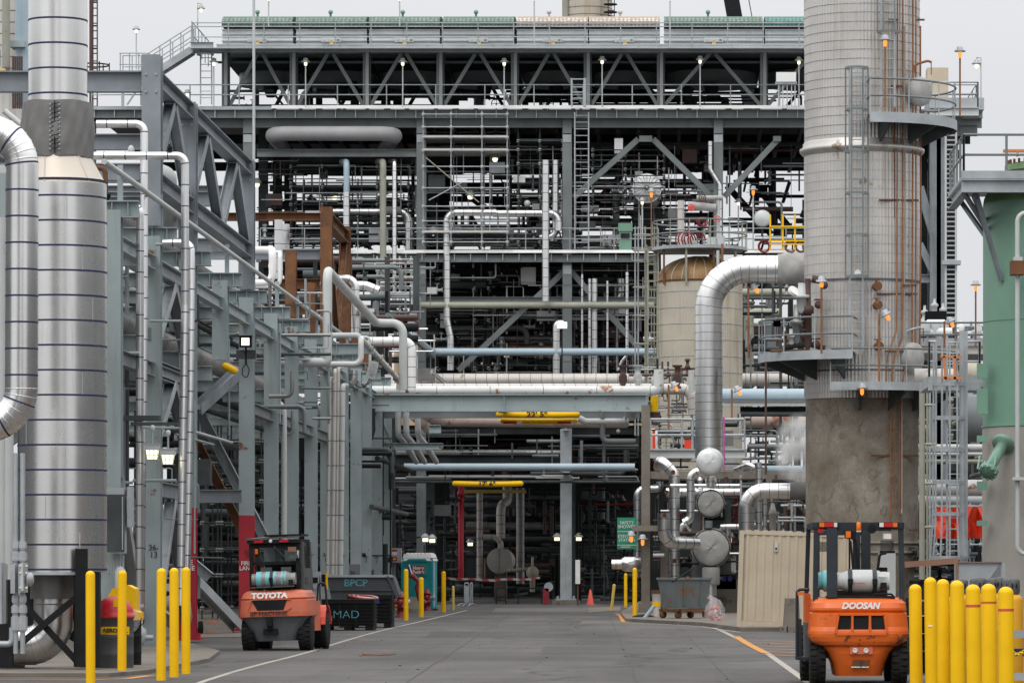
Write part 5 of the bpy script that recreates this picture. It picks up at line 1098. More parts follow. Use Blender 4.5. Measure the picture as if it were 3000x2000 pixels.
b=MB(); b.ib(P(1660,926,149.6),P(1856,926,149.6),.2,.2,'palegrey'); b.ib(P(1700,945,150),P(1856,945,150),.3,.35,'dark'); b.obj('support_beam',None,'pale steel beam under the wide pale blue pipe','beam')
# ------------------------------------------------------------------ exchangers with grey fabric covers
D=138.; s=F/D
fr=thing('concrete_structure','weathered concrete frame of posts and beams around the exchanger stack','concrete frame',at=P(1485,1400,D+4))
for a in ((1473,1493,930,1395,D+3),(1517,1535,1210,1400,D+3.5),(1473,1493,1390,1400,D+3)):
    b=MB(); x0,x1,y0,y1,d=a; b.box((X(x0,d),d,.05 if y1>1390 else Z(y1,d)),(X(x1,d),d+.6,Z(y0,d)),'concrete'); b.obj('post',fr)
b=MB(); d=D+2.7; b.box((X(1466,d),d-.1,.05),(X(1500,d),d+1,Z(1385,d)),'concrete'); b.obj('footing',fr)
for a in ((1493,1860,1082,1099,D+3.1),(1452,1512,1206,1219,D+2.4),(1760,1865,1088,1108,D+2.)):
    b=MB(); x0,x1,y0,y1,d=a; b.box((X(x0,d),d,Z(y1,d)),(X(x1,d),d+.5,Z(y0,d)),'concrete'); b.obj('beam',fr)
b=MB(); d=D+3; b.box((X(1585,d),d,.05),(X(1695,d),d+3,Z(1330,d)),'concrete'); b.box((X(1590,d),d+.6,Z(1330,d)),(X(1680,d),d+3,Z(1120,d)),'steel'); b.obj('plinth',fr)
def exch(x,y,r,label,face='blanket',seam=True,L=4.5,D=138.):
    t=thing('shell_exchanger',label,'exchanger',None,at=P(x,y,D)); c=P(x,y,D)
    b=MB(); b.lathe([(r*.93,.3),(r*.93,L)],c,'steel',36,YA); b.obj('shell',t)
    n=56; rows=7; vs=[]; b=MB()
    for i in range(rows+1):
        rr=r*(0,.3,.6,.82,.95,1.03,1.03,.98)[i]; yy=(-.16,-.15,-.13,-.1,-.04,.06,.3,.5)[i]
        for j in range(n):
            a=2*PI*j/n; pk=(.045*math.sin(j*1.9)+.04*math.sin(j*2.75+1)+.03*math.sin(j*.7+i))*((i/rows)**3)*(0 if not seam else 1)+(.012*math.sin(a*3+i)+.01*math.sin(a*5-i*2))*(1 if seam else .4); vs.append(c+V((math.cos(a)*(rr+pk*r*.6),yy*(1+.0*i)+pk*.95,math.sin(a)*(rr+pk*r*.6))))
    b.add(vs,[(i*n+j,i*n+(j+1)%n,(i+1)*n+(j+1)%n,(i+1)*n+j) for i in range(rows) for j in range(n)],face,True)
    b.obj('fabric_cover' if seam else 'end_cover',t)
    if seam: b=MB(); b.tube([c+V((math.cos(2*PI*j/n)*r*(.97+.012*math.sin(j*2.3)),-.05,math.sin(2*PI*j/n)*r*(.97+.012*math.sin(j*2.3)))) for j in range(n)],.016,'dark',5,closed=True); b.obj('drawstring',t)
    return t
exch(1631,1060,.43,'topmost exchanger end, a dented white round metal disc','whitedisc',False,.9,129.9)
t=exch(1632,1156,.47,'middle exchanger end wrapped in a grey fabric cover'); b=MB(); b.lathe([(.1,0),(.14,.1),(.2,.15),(.2,.3),(.14,.35),(.14,.5)],P(1633,1122,D)+UP*.02,'blanket',14); b.obj('nozzle',t)
t=exch(1633,1257,.645,'lowest and largest exchanger end wrapped in a grey fabric cover'); b=MB(); c=P(1633,1302,D); b.lathe([(.26,-.6),(.3,-.55),(.3,.0)],c,'blanket',18); b.lathe([(.19,-1.6),(.19,-.6)],c,'silver',16); b.lathe([(.195,-1.0),(.195,-.97)],c,'band',16); b.obj('drain_nozzle',t); b=MB(); b.lathe([(.13,0),(.13,.25)],P(1628,1212,D),'steel',12); b.obj('nozzle',t)
EB=(.36,.02)
for l,p,r,bd in (('silver pipe with a wide bent top left of the exchanger stack','1513 1072 140,1517 1055 139,1549 1088 139,1549 1335 139',.185,EB),('silver pipe standing outside the concrete post with an elbow at its top','1516 1105 143,1516 1122 143,1464 1122 143,1464 1325 143',.125,EB),('silver swan-neck pipe dropping from the middle exchanger','1632 1118 137.5,1632 1082 137.5,1586 1082 137.5,1586 1192 137.5,1570 1200 137.5',.135,EB),
 ('thick silver elbow feeding the lowest exchanger','1525 1178 136.5,1525 1245 136.5,1600 1247 137.5',.21,EB),('short silver capped pipe stub low left of the lowest exchanger','1549 1285 137.6,1549 1345 137.6',.14,EB),('thin silver line crossing in front of the exchanger stack','1540 1115 138.3,1768 1115 138.3,1772 1120 138.3,1772 1230 138.3',.065,EB),('silver line behind the stack running to the tower','1530 1130 141,1700 1130 141',.17,EB),
 ('fat lagged pipe bending down in front of the tower base','1820 1127 133,1715 1127 133,1715 1235 133',.26,(.3,.016,'seam')),('tall silver pipe standing beside the fat bend','1700 1075 135,1741 1062 134,1743 1080 134,1743 1235 134'.replace('1700 1075 135,',''),.115,EB),('slim silver pipe right of the tall one in front of the tower base','1757 1120 134,1757 1235 134',.07,EB),('silver elbow below the middle exchanger running right behind the container','1655 1209 138,1700 1209 138,1703 1212 138,1703 1240 138',.09,EB),('silver branch pipe slanting up behind the tall silver pipe','1690 1078 136,1722 1066 135,1741 1082 135',.09,EB),
 ('small silver elbow peeping out beside the lowest exchanger','1650 1225 141,1668 1200 141,1672 1230 141',.1,None),('short silver bend behind the swan neck','1560 1230 140,1572 1196 140,1585 1220 140',.11,None)):
    PIPE('exchanger_pipe',l,p,r,'silver',bd,r*2.2,'silver pipes around the exchanger stack',16)
b=MB()
for x,y,d in ((1506,1067,138.85),(1546,1084,138.8),(1526,1183,136.28),(1549,1287,137.45),(1531,1130,140.8)): b.lathe([(.075,0),(.08,.01),(.05,.012),(.045,-.05)],P(x,y,d),'rust',12,-YA)
b.obj('inspection_ports',None,'small rust-rimmed round inspection ports in the silver pipes','port',None,'stuff')
b=MB(); c=P(1775,1190,134); b.lathe([(.08,-.4),(.12,-.3),(.12,.1),(.16,.15),(.1,.3),(.05,.5)],c,'blanket',12); b.tube([c+UP*.4,c+UP*.8],.03,'copper',6); b.obj('relief_valve',None,'small wrapped relief valve in front of the tower base','valve')
b=MB(); n=20; rows=5; vs=[]
for i in range(rows+1):
    p=P(1814+i*8.4,1127,133.)
    for j in range(n): a=2*PI*j/n; r=.29+.012*math.sin(a*3+i*.9); vs.append(p+V((0,math.cos(a)*r,math.sin(a)*r)))
b.add(vs,[(i*n+j,i*n+(j+1)%n,(i+1)*n+(j+1)%n,(i+1)*n+j) for i in range(rows) for j in range(n)],'wrap',True); b.obj('fabric_sleeve',None,'dark grey fabric sleeve where the fat lagged pipe meets the concrete base','fabric sleeve')
PIPE('silver_nozzle','wrapped silver pipe end poking out behind the yellow bollards','1405 1295 142,1440 1295 142,1465 1295 142',.17,'silver',(.3,.02,'seam'),extra=lambda b,q:b.lathe([(.2,0),(.26,.1),(.26,.6),(.15,.75)],P(1428,1295,142),'silver',16,XA))
# railed platform with red things above the exchangers
pl=thing('service_platform','small grey steel platform with handrails above the exchanger stack','platform',at=P(1600,1045,142))
b=MB(); b.box(P(1492,1046,143),P(1712,1036,146),'galv'); b.ib(P(1492,1042,142.9),P(1712,1042,142.9),.2,.3,'palegrey'); b.obj('deck',pl)
for a,c in ((P(1494,1038,143),P(1590,1038,143)),(P(1640,1038,143),P(1710,1038,143)),(P(1494,1038,146),P(1710,1038,146))): b=MB(); b.rail([a,c],'galv',1.15,1.,.04); b.obj('handrail',pl)
for x0,x1,y0,y1,d,m,l in ((1572,1590,1008,1030,144,'brightred','small red box on the platform above the exchangers'),(1498,1505,988,1040,143.6,'brightred','narrow red panel at the left of the small platform')):
    b=MB(); b.box((X(x0,d),d,Z(y1,d)),(X(x1,d),d+.4,Z(y0,d)),m); b.box((X(x0,d)-.02,d-.02,Z(y0,d)),(X(x1,d)+.02,d+.42,Z(y0,d)+.04),'dark'); b.obj('red_box',None,l,'box')
PIPE('blue_pipe','thin bright blue upright pipe on the small platform','1591 1036 144,1591 960 144',.045,'bluestripe'); PIPE('pink_pipe','thin magenta upright pipe right of the huge elbow pipe','1663 1078 141,1663 958 141,1655 956 141',.035,'pink')
b=MB(); c=P(1530,1016,144); b.ring(c,.28,.03,'steel',YA,20,6); b.tube([c-XA*.28,c+XA*.28],.02,'steel',5); b.tube([c-UP*.28,c+UP*.28],.02,'steel',5); b.lathe([(.15,-.4),(.15,.2)],c+V((-.5,.3,-.1)),'offwhite',12); b.lathe([(.2,-.3),(.2,.4),(.1,.5)],c+V((-.5,.3,.0)),'white',12); b.obj('gate_valve',None,'large hand wheel and white valve body on the small platform','valve')
b=MB(); c=P(1503,935,148); b.tube([P(1480,900,148),P(1503,900,148),P(1503,960,148)],.13,'palegrey',12,.3); b.lathe([(.135,0),(.135,.55)],P(1503,945,148),'yellow',14); b.lathe([(.22,0),(.22,.06)],P(1503,950,148),'brown',12); b.lathe([(.2,0),(.2,.4)],P(1503,975,148),'brown',12); b.obj('yellow_ringed_pipe',None,'pale pipe with a yellow ring coming down beside the concrete post','pipe')
b=MB(); c=P(1510,872,147); b.lathe([(.1,-.5),(.2,-.3),(.25,0),(.2,.1),(.08,.3)],c,'palegrey',14); b.lathe([(.3,.3),(.3,.34)],c,'dark',14); b.tube([c+UP*.3,c+UP*.75],.04,'dark',6); b.ring(c+UP*.2+V((.3,0,-.1)),.22,.02,'steel',YA,14,5); b.obj('control_valve',None,'pale control valve with a dark stem on top of the portal pipes','valve')
for x,m,l in ((1465,'palegrey','pale small valve standing on the portal pipes'),(1503-72,'brown','brown relief valve standing on the portal pipes'),(1556,'brown','brown valve right of the pale control valve')):
    b=MB(); c=P(x,892,147); b.lathe([(.14,0),(.14,.08),(.08,.1),(.16,.3),(.1,.5),(.1,.75),(.18,.78),(.18,.84)],c,m,12); b.ring(c+V((.0,-.2,.4)),.14,.018,m,YA,12,5); b.obj('portal_valve',None,l,'valve')
PIPE('brown_line','long thin brown line over the lagged line by the tank','1445 861 150,1620 861 150',.05,'brown'); PIPE('white_drop_pipe','thick white pipe with rounded top in front of the ribbed tank','1588 900 148,1588 850 148',.11,'palegrey')
clutter('small dark lines and valves around the exchanger stack',[(1500,1700,1095,1330,139,143,40,['silver','dimsilver','palegrey','brown'],.025,.08,.4),(1700,1850,1090,1240,134,140,34,['silver','dimsilver','palegrey','brown','mid'],.02,.07,.4),(1500,1700,1095,1330,141,146,70,['mid','dimsilver','dark','brown','hydrant'],.02,.08,.5),(1705,1850,1100,1330,138,150,80,['mid','dimsilver','dark','brown','black'],.02,.12,.5),(1500,1700,950,1075,146,152,60,['mid','dimsilver','palegrey','brown','dark'],.02,.1,.5),(1660,1850,600,1080,160,180,110,['mid','steel','dark','dimsilver'],.02,.12,.6),(1470,1600,830,960,149,153,36,['brown','palegrey','mid','steel'],.015,.06,.5)],51)
b=MB(); b.box((X(1490,190),190,0),(X(1870,190),191,Z(1085,190)),'dark'); b.obj('dark_backdrop',None,'dark backdrop added to fill the gaps behind the exchanger stack and the container','wall')  # dark sheet added to close the gaps behind the stack
# ------------------------------------------------------------------ right of the tower
b=MB(); z0=0
for x,y1 in ((2148,280),(2163,290)): b.ib((X(x,150),150,0),P(x,y1,150),.4,.4,'truss',YA)
b.ib(P(2110,300,150),P(2245,300,150),.3,.4,'steel'); b.ib(P(2112,430,150),P(2162,600,150),.3,.3,'truss',YA); b.ib(P(2112,560,150),P(2150,640,150),.25,.25,'truss',YA); b.ib(P(2112,640,150),P(2150,640,150),.25,.3,'truss')
b.ib(P(2215,240,150),P(2180,330,150),.2,.2,'truss',YA)
b.obj('steel_tower',None,'dark grey braced steel frame standing right behind the silver tower','steel frame')
b=MB()
for x in (2172,2196): b.bar(P(x,760,145),P(x,285,145),.07,.07,'palegrey',YA)
y=300
while y<745: b.bar(P(2170,y,145),P(2196,y,145),.05,.05,'lampgrey'); y+=11
b.box(P(2175,760,145.6),P(2193,285,145.7),'black'); b.box(P(2165,607,144.8),P(2205,600,145.3),'galv'); b.obj('cable_ladder',None,'tall narrow cable ladder against the sky right of the tower','cable ladder')
sp=thing('roof_platform','small railed platform high up behind the right side of the tower','platform',at=P(2210,260,150))
b=MB(); b.box(P(2135,252,149),P(2246,246,152),'galv'); b.ib(P(2135,257,148.9),P(2248,257,148.9),.2,.3,'palegrey'); b.obj('deck',sp)
b=MB(); b.rail([P(2140,246,149),P(2246,246,149),P(2246,246,152)],'galv',.9,1.1,.03); b.obj('handrail',sp)
b=MB(); b.box(P(2130,245,152.5),P(2174,163,153.5),'container'); b.obj('beige_box',sp)
# green tank
D=97.; gx=X(2429,D); GR=1.76
gt=thing('green_tank','large green tank with a yellowed domed top standing on a pale concrete pedestal','tank',at=(gx,D,0))
zc=Z(982,D); zs=Z(470,D); b=MB(); b.lathe([(GR,zc),(GR,zs)],(gx,D,0),'green',72); b.lathe([(GR+.04,zc),(GR+.04,zc+.05)],(gx,D,0),'green',72); b.lathe([(GR+.006,Z(742,D)),(GR+.012,Z(742,D)+.02)],(gx,D,0),'green',72); b.obj('shell',gt)
b=MB(); b.lathe([(GR*math.cos(t),.85*math.sin(t)) for t in [i*PI/2/10 for i in range(10)]]+[(.3,.85)],(gx,D,zs),'greentop',64); b.lathe([(1.16,.45),(1.16,.95)],(gx,D,zs),'greentop',48); b.lathe([(1.25,.78),(1.25,.92)],(gx,D,zs),'greentop',48)
for k in range(40): a=2*PI*k/40; b.lathe([(.03,0),(.03,.1)],(gx+1.2*math.cos(a),D+1.2*math.sin(a),zs+.93),'rust',6)
b.obj('dome',gt)
MB().lathe([(GR+.02,0),(GR+.02,zc-.01)],(gx,D,0),'paleconcrete',64).obj('pedestal',gt)
c=P(2302,1022,95.6); ax=V((-.45,-.75,-.75)).normalized(); b=MB(); b.lathe([(.25,-.12),(.25,.0),(.13,.0),(.13,.85),(.21,.86),(.21,.93),(.22,.94),(.22,1.0),(.0,1.0)],c,'green',24,ax)
for k in range(10):
    a=2*PI*k/10; e=ax.cross(UP).normalized(); g=ax.cross(e); b.lathe([(.025,.82),(.025,1.05)],c+e*.2*math.cos(a)+g*.2*math.sin(a),'green',6,ax)
b.bar(c+ax*.95+V((-.25,0,.05)),c+ax*.7+V((-.28,0,.2)),.04,.03,'green'); b.bar(c+ax*.95+V((.12,-.1,.05)),c+ax*.7+V((.08,-.1,.2)),.04,.03,'green'); b.obj('nozzle',gt)
for y,h in ((835,.35),(892,.6),(1000,.15),(1105,.2),(1195,.12)): b=MB(); p=P(2256,y,96.2); b.box(p+V((-.12,-.1,-h)),p+V((.12,.1,0)),'green'); b.obj('lug',gt)
PIPE('drain_pipe','white drain pipe running down the front of the green tank','2420 489 94.9,2337 489 94.9,2337 1272 94.9,2390 1272 94.9',.055,'palegrey',None,.2,extra=lambda b,q:(b.box(P(2329,605,94.8),P(2346,592,95.1),'palegrey'),b.box(P(2326,1102,94.7),P(2350,1096,95.1),'palegrey')))
b=MB(); b.box(P(2323,630,94.7),P(2349,602,95.2),'rust'); b.obj('pipe_bracket',None,'rusty bracket holding the white drain pipe on the green tank','bracket')
gp=thing('tank_platform','grey steel platform with handrails around the top of the green tank','platform',at=(gx,97,Z(410,95)))
x0=X(2209,95); z=Z(405,95); b=MB(); b.box((x0,95,z-.06),(x0+6,99.6,z),'galv'); b.ib((x0,95.1,z-.22),(x0+6,95.1,z-.22),.2,.3,'galv'); b.ib((x0+.1,95.2,z-.22),(x0+.1,99.6,z-.22),.2,.3,'galv'); b.obj('deck',gp)
b=MB(); b.rail([V((x0+.05,99.5,z)),V((x0+.05,95.05,z)),V((x0+6,95.05,z))],'steel',.97,1.05,.03); b.bar((x0,95.02,z+.06),(x0+6,95.02,z+.06),.02,.14,'galv'); b.obj('handrail',gp)
for a in ((2212,440,2288,560,95.2,97),(2198,450,2290,580,99,97.5),(2240,440,2300,645,95.4,95.9),(2236,450,2268,520,95.3,97)): b=MB(); b.bar(P(a[0],a[1],a[4]),P(a[2],a[3],a[5]),.09,.09,'truss'); b.obj('strut',gp)
b=MB(); b.box(P(2286,440,96.3),P(2312,412,96.9),'green'); b.box(P(2322,430,96.3),P(2338,405,96.9),'green'); b.obj('bracket',gp)
b=MB(); b.box(P(2305,349,96),P(2400,345,96.2),'orangepaint'); b.bar(P(2337,360,96),P(2337,346,96),.05,.05,'orangepaint'); b.obj('orange_bar',None,'orange painted bar lying across the platform rail of the green tank','bar')
# caged ladder and orange gate
cl=thing('caged_ladder','grey caged ladder between the silver tower and the green tank','ladder',at=P(2178,1290,112))
b=MB(); d=112; b.ladder(P(2196,1290,d),Z(770,d),'galv',.5,XA,.3,.02,0); 
b.bar(P(2213,1300,d),P(2213,760,d),.22,.2,'galv',YA); b.obj('rails',cl)
b=MB(); hs=[883,960,1033,1107,1180,1280]
for y in hs:
    w=36 if y<1250 else 42; c=P(2178,y,d); q=[c+V((w/84*math.cos(t),-.5*math.sin(t)-.1,0)) for t in [PI*i/10 for i in range(11)]]
    for u,v_ in zip(q,q[1:]): b.bar(u,v_,.02,.1,'galv')
    b.bar(q[0],q[-1],.02,.1,'galv')
for i in range(7):
    t=PI*i/6; o=lambda w:V((w/84*math.cos(t),-.5*math.sin(t)-.1,0)); b.bar(P(2178,790,d)+o(34),P(2178,1200,d)+o(36),.05,.02,'galv',YA); b.bar(P(2178,1200,d)+o(36),P(2178,1280,d)+o(42),.05,.02,'galv',YA)
b.obj('cage',cl)
lp=thing('ladder_platform','grey railed landing beside the silver tower with an orange gate','platform',at=P(2180,883,113))
b=MB(); b.box(P(2132,888,113),P(2250,880,117),'galv'); b.box(P(2132,896,112.9),P(2252,878,113),'galv'); b.obj('deck',lp)
b=MB(); b.rail([P(2134,880,117),P(2134,880,113.1),P(2150,880,113.1)],'galv',1.15,.6,.035); b.rail([P(2218,880,113.1),P(2250,880,113.1),P(2250,880,117)],'galv',1.15,.6,.035); b.obj('handrail',lp)
b=MB(); d=111.4
for a in ((2168,818,2172,872),(2193,818,2193,872),(2160,818,2210,820),(2163,868,2210,868)): b.bar(P(a[0],a[1],d),P(a[2],a[3],d),.07,.05,'orangepaint',YA)
b.obj('swing_gate',lp)
# platform with valves further back, pipes, red tarps, clutter
vp=thing('valve_platform','grey platform crowded with small valves between the tower and the green tank','platform',at=P(2190,800,140))
b=MB(); b.box(P(2108,808,140),P(2280,798,146),'galv'); b.ib(P(2108,803,139.8),P(2280,803,139.8),.2,.3,'offwhite'); b.obj('deck',vp)
b=MB(); b.rail([P(2110,798,140),P(2280,798,140)],'steel',.85,1.2,.035); b.obj('handrail',vp)
RV=random.Random(9); b=MB()
for k in range(26):
    p=P(RV.uniform(2125,2270),RV.uniform(750,795),RV.uniform(141,144)); m=RV.choice(['brown','palegrey','white','steel','rust']); b.lathe([(.05,-.2),(.1,-.1),(.12,.05),(.05,.12),(.04,.3)],p,m,8); b.tube([p,p+V((RV.uniform(-.5,.5),0,0))],.05,m,6)
b.tube([P(2110,766,143),P(2250,766,143)],.09,'palegrey',8); b.tube([P(2110,785,143),P(2250,785,143)],.05,'steel',8); b.obj('small_valves',vp,kind='stuff')
b=MB(); c=P(2140,735,141)
for dx,h in ((-.25,.5),(.1,.75),(.4,.6)): b.lathe([(.2,-.4),(.2,-.1),(.13,0),(.09,.1),(.09,h-.3),(.13,h-.28),(.13,h-.2),(.05,h-.15),(.04,h)],c+V((dx,dx*.5,0)),'palegrey',12)
b.tube([c+V((-.6,0,-.4)),c+V((.7,0,-.4))],.14,'white',10); b.obj('white_valves',None,'cluster of white painted relief valves against the right edge of the tower','valves')
for l,p,r,m in (('pale grey pipe with a rust ring behind the caged ladder','2105 1028 135,2262 1028 135',.12,'whiterust'),('thinner pale pipe below the one with a rust ring','2105 1043 136,2262 1043 136',.06,'palegrey'),('olive pipe third below the valve platform','2105 1060 137,2262 1060 137',.08,'olive'),('thick pale rust-streaked pipe bending behind the concrete base','2095 1060 140,2105 1120 140,2262 1120 140',.28,'whiterust'),('second thick pale pipe below the bending one','2098 1148 142,2262 1148 142',.18,'palegrey'),('fat beige vessel end behind the ladder','2215 865 138,2300 865 138',.5,'beigelag'),('off-white pipe stub beside the tower base','2100 865 128,2200 865 128',.26,'offwhite'),('dark green pipe bulk in the shade left of the green tank','2200 960 128,2280 960 128',.75,'steel'),('rusty upright pole beside the concrete base','2118 1330 122,2118 880 122',.09,'olive'),('thin upright pipe next to the rusty pole','2130 1330 123,2130 880 123',.035,'olive'),('second thin upright pipe next to the rusty pole','2136 1330 124,2136 880 124',.03,'galv')):
    PIPE('yard_pipe',l,p,r,m,None,.6,'pipes between the tower and the green tank')
for y in (930,1020,1110,1210): PIPE('pole_bracket',('top','second','third','lowest')[(y-930)//90 if y<1200 else 3]+' short bracket on the rusty pole beside the concrete base','2112 %d 122,2150 %d 122'%(y,y),.045,'olive',None,None,'brackets on the rusty pole')
b=MB()
n=8; vs=[]; fs=[]
for i in range(n+1):
    for j in range(3): vs.append(P(2148+i*14,1164+j*36,119)+V((0,.25*math.sin(i*1.9+j),0)))
fs=[(i*3+j,i*3+j+1,(i+1)*3+j+1,(i+1)*3+j) for i in range(n) for j in range(2)]
b.add(vs,fs,'brightred'); b.add([q+V((0,.05,0)) for q in vs],[f[::-1] for f in fs],'brightred'); b.obj('red_tarp',None,'bright red tarpaulin hung on a scaffold left of the green tank','tarpaulin')
scaffold('silver tube scaffold behind the caged ladder beside the red tarpaulin',(2151,2208,2228,2253),(1162,1184,1206,1228,1250,1272,1294,1320),129.5,132.5,(),'galv')
clutter('small dark plant parts and frames between the tower and the green tank',[(2105,2262,900,1160,150,170,90,['mid','dark','steel','olive'],.03,.2,.5),(2100,2262,1242,1340,125,142,70,['dark','mid','black','steel'],.03,.12,.4)],77)
b=MB(); b.box((X(2095,185),172,0),(X(2380,172),173,Z(830,172)),'dark'); b.obj('dark_backdrop',None,'dark backdrop added to fill the gaps behind the caged ladder','wall')  # added dark sheet that covers the gaps to the horizon
# ------------------------------------------------------------------ forklifts
def ringplan(w,yb,yf,rc,n=7,bow=.03):
    pts=[(-w,yf)]
    for i in range(n+1): t=PI+PI/2*i/n; pts.append((-w+rc+rc*math.cos(t),yb+rc+rc*math.sin(t)))
    for k in (-.6,-.2,.2,.6): pts.append((k*(w-rc),yb-bow*(1-k*k)))
    for i in range(n+1): t=-PI/2+PI/2*i/n; pts.append((w-rc+rc*math.cos(t),yb+rc+rc*math.sin(t)))
    pts.append((w,yf)); return pts
def loft(b,prof,yf,rc,m,bow=.0,mf=None):
    vs=[];n=0
    for z,w,yb in prof:
        p=ringplan(w,yb,yf,min(rc,w*.6),bow=bow); n=len(p); vs+=[(x,y,z) for x,y in p]
    for i in range(len(prof)-1):
        b.add(vs[i*n:(i+2)*n],[(j,(j+1)%n,n+(j+1)%n,n+j) for j in range(n)],mf[i] if mf else m,True)
    b.add(vs[:n],[tuple(range(n))[::-1]],m); b.add(vs[-n:],[tuple(range(n))],m)
def wheel(t,x,y,r,w,rim='black',side=1):
    b=MB(); b.lathe([(r*.55,-w/2),(r*.9,-w/2),(r*.98,-w*.38),(r,-w*.2),(r,w*.2),(r*.98,w*.38),(r*.9,w/2),(r*.55,w/2)],(x,y,r),'rubber',36,XA)
    for k in range(22):
        a=2*PI*k/22
        for s in (-1,1): c=V((x+s*w*.28,y+r*.978*math.cos(a+s*.07),r+r*.978*math.sin(a+s*.07))); b.bar(c-XA*w*.19,c+XA*w*.19,.05,.05,'rubber',V((0,math.cos(a),math.sin(a))))
    o=b.obj('tyre',t); b=MB(); b.lathe([(r*.56,-w*.4),(r*.3,-w*.1),(r*.3,w*.1),(r*.56,w*.4)],(x,y,r),rim,24,XA); b.lathe([(.09,-w*.45),(.09,w*.45)],(x,y,r),rim,12,XA); b.obj('rim',o); return o
def rbox(b,p,q,m): b.bar(p,q,.01,.01,m)
def lpg(t,x0,x1,y,z,r,m,straps,m2=None,stripe=()):
    b=MB(); L=x1-x0; b.lathe([(r*.75,0),(r*.75,.07),(r*.72,.075),(r*.85,.1),(r,.17),(r,L-.2),(r*.9,L-.13),(r*.78,L-.12),(r*.78,L)],(x0,y,z),m,28,XA)
    for k in (0,.07,L): b.lathe([(r*.78,0),(r*.79,.012)],(x0+k-.006,y,z),m,24,XA)
    o=b.obj('gas_tank',t)
    if stripe:
        b=MB()
        for a,c in stripe: b.lathe([(r+.003,a*L),(r+.003,c*L)],(x0,y,z),m2,28,XA)
        b.obj('painted_band',o)
    for sx in straps:
        b=MB(); b.lathe([(r+.008,0),(r+.008,.06)],(sx,y,z),'mid',24,XA); b.box((sx-.005,y-r-.05,z-.05),(sx+.065,y-r-.008,z+.03),'black'); b.tube([(sx+.03,y-r-.01,z-.05),(sx+.03,y-r*.9,z-.2)],.012,'black',5); b.obj('strap',o)
    b=MB(); b.box((x1-.02-.1,y-r*.8,z-.11),(x1-.035,y-r*.75,z-.02),'black'); b.obj('valve_opening',o); return o
OR=P(1974,1572,56.5); 
dz=thing('forklift','bright orange forklift seen from behind at the right, gas tank on its back','forklift',loc=(OR.x,56.5,0))
b=MB(); loft(b,[(.12,.33,.13),(.28,.36,.07),(.43,.425,.03),(.52,.5,.02)],1.2,.2,'orange'); loft(b,[(.52,.5,.02),(.555,.6,-.03),(.6,.655,-.05),(.66,.685,-.062),(.7,.69,-.065)],1.2,.26,'scrape'); loft(b,[(.7,.69,-.065),(.74,.69,-.06),(.8,.682,-.04),(.985,.668,-.03),(1.0,.65,.0),(1.03,.664,-.03),(1.06,.66,-.03),(1.13,.65,.0),(1.175,.63,.05),(1.198,.58,.12)],1.2,.26,'orange'); cw=b.obj('counterweight',dz)
b=MB(); y=-.05
fr_=[(-.335,.7),(-.29,.972),(.34,.972),(.385,.7)]
for a,c in zip(fr_,fr_[1:]+fr_[:1]): b.bar((a[0],y-.006,a[1]),(c[0],y-.006,c[1]),.03,.045,'orange',YA)
for x in (-.1,.142): b.bar((x,y-.004,.7),(x,y-.004,.97),.03,.04,'orange',YA)
b.obj('window_frame',cw)
for xa,xb,xc,xd in ((-.31,-.122,-.122,-.272),(-.08,.12,.12,-.08),(.165,.36,.32,.165)):
    b=MB(); b.ext([(xa,-.052,.718),(xb,-.052,.718),(xc,-.052,.955),(xd,-.052,.955)],(0,.012,0),'black'); b.obj('vent_dark_panel',cw)  # black panels set proud, their colour imitates the dark recesses
text(cw,'DOOSAN','letwhite',cw,(.012,-.036,1.088),.118,shear=.25,sx=1.02,bold=.006)
b=MB(); b.ext([(-.12,.035,1.135),(.19,.035,1.135),(.19,.058,1.172),(-.12,.058,1.172)],(0,.01,.0),'letwhite'); st=b.obj('sticker',cw); text(st,'1-866-72-BIRCH','letdark',st,(.035,.04,1.153),.04,ud=V((0,.5,.85)),sx=1.05)
b=MB(); b.box((-.13,.0,.425),(.185,.05,.525),'salmon'); o=b.obj('lamp_recess',cw)
for x in (-.06,.092): b=MB(); b.lathe([(.035,0),(.036,.015),(.026,.02),(.02,.012)],(x,.0,.474),'clearlens',16,-YA); b.obj('reversing_lamp',o)
b=MB(); b.ext([(-.09,.035,.345),(.145,.035,.345),(.12,.052,.25),(-.1,.052,.25)],(0,.03,0),'rust'); b.bar((.02,.04,.25),(.02,.025,.34),.02,.02,'mid',XA); b.bar((-.11,.045,.245),(.13,.045,.245),.015,.015,'clearlens'); b.obj('tow_hole',cw)
wheel(dz,-.565,.42,.315,.22); wheel(dz,.565,.42,.315,.22); wheel(dz,-.60,2.05,.39,.3); wheel(dz,.60,2.05,.39,.3)
b=MB(); b.box((-.6,.9,.35),(.6,2.2,.8),'black'); b.box((-.62,.7,.7),(-.5,1.9,1.15),'orange'); b.box((.5,.7,.7),(.62,1.9,1.15),'orange'); b.box((-.55,1.0,1.1),(.55,1.7,1.2),'black'); b.box((-.72,.75,.3),(-.64,1.7,.85),'cabgrey'); b.box((.64,.9,.3),(.72,1.7,.6),'cabgrey'); b.box((-.72,.9,.85),(-.64,1.6,1.25),'orange'); b.obj('chassis',dz)
b=MB()
for s in (-1,1):
    b.bar((s*.6,.22,1.1),(s*.585,.3,2.2),.07,.06,'navy',YA); b.bar((s*(.69),1.6,.8),(s*.655,1.35,2.18),.06,.07,'navy',YA); b.bar((s*.6,.28,2.2),(s*.64,1.5,2.19),.07,.08,'navy')
b.bar((-.62,.28,2.2),(.62,.28,2.2),.07,.085,'navy'); b.bar((-.64,1.5,2.19),(.64,1.5,2.19),.07,.08,'navy'); b.bar((-.45,.25,2.14),(.45,.25,2.14),.03,.03,'navy')
for k in range(5): b.bar((-.42+k*.21,.3,2.2),(-.42+k*.21,1.5,2.19),.03,.05,'navy')
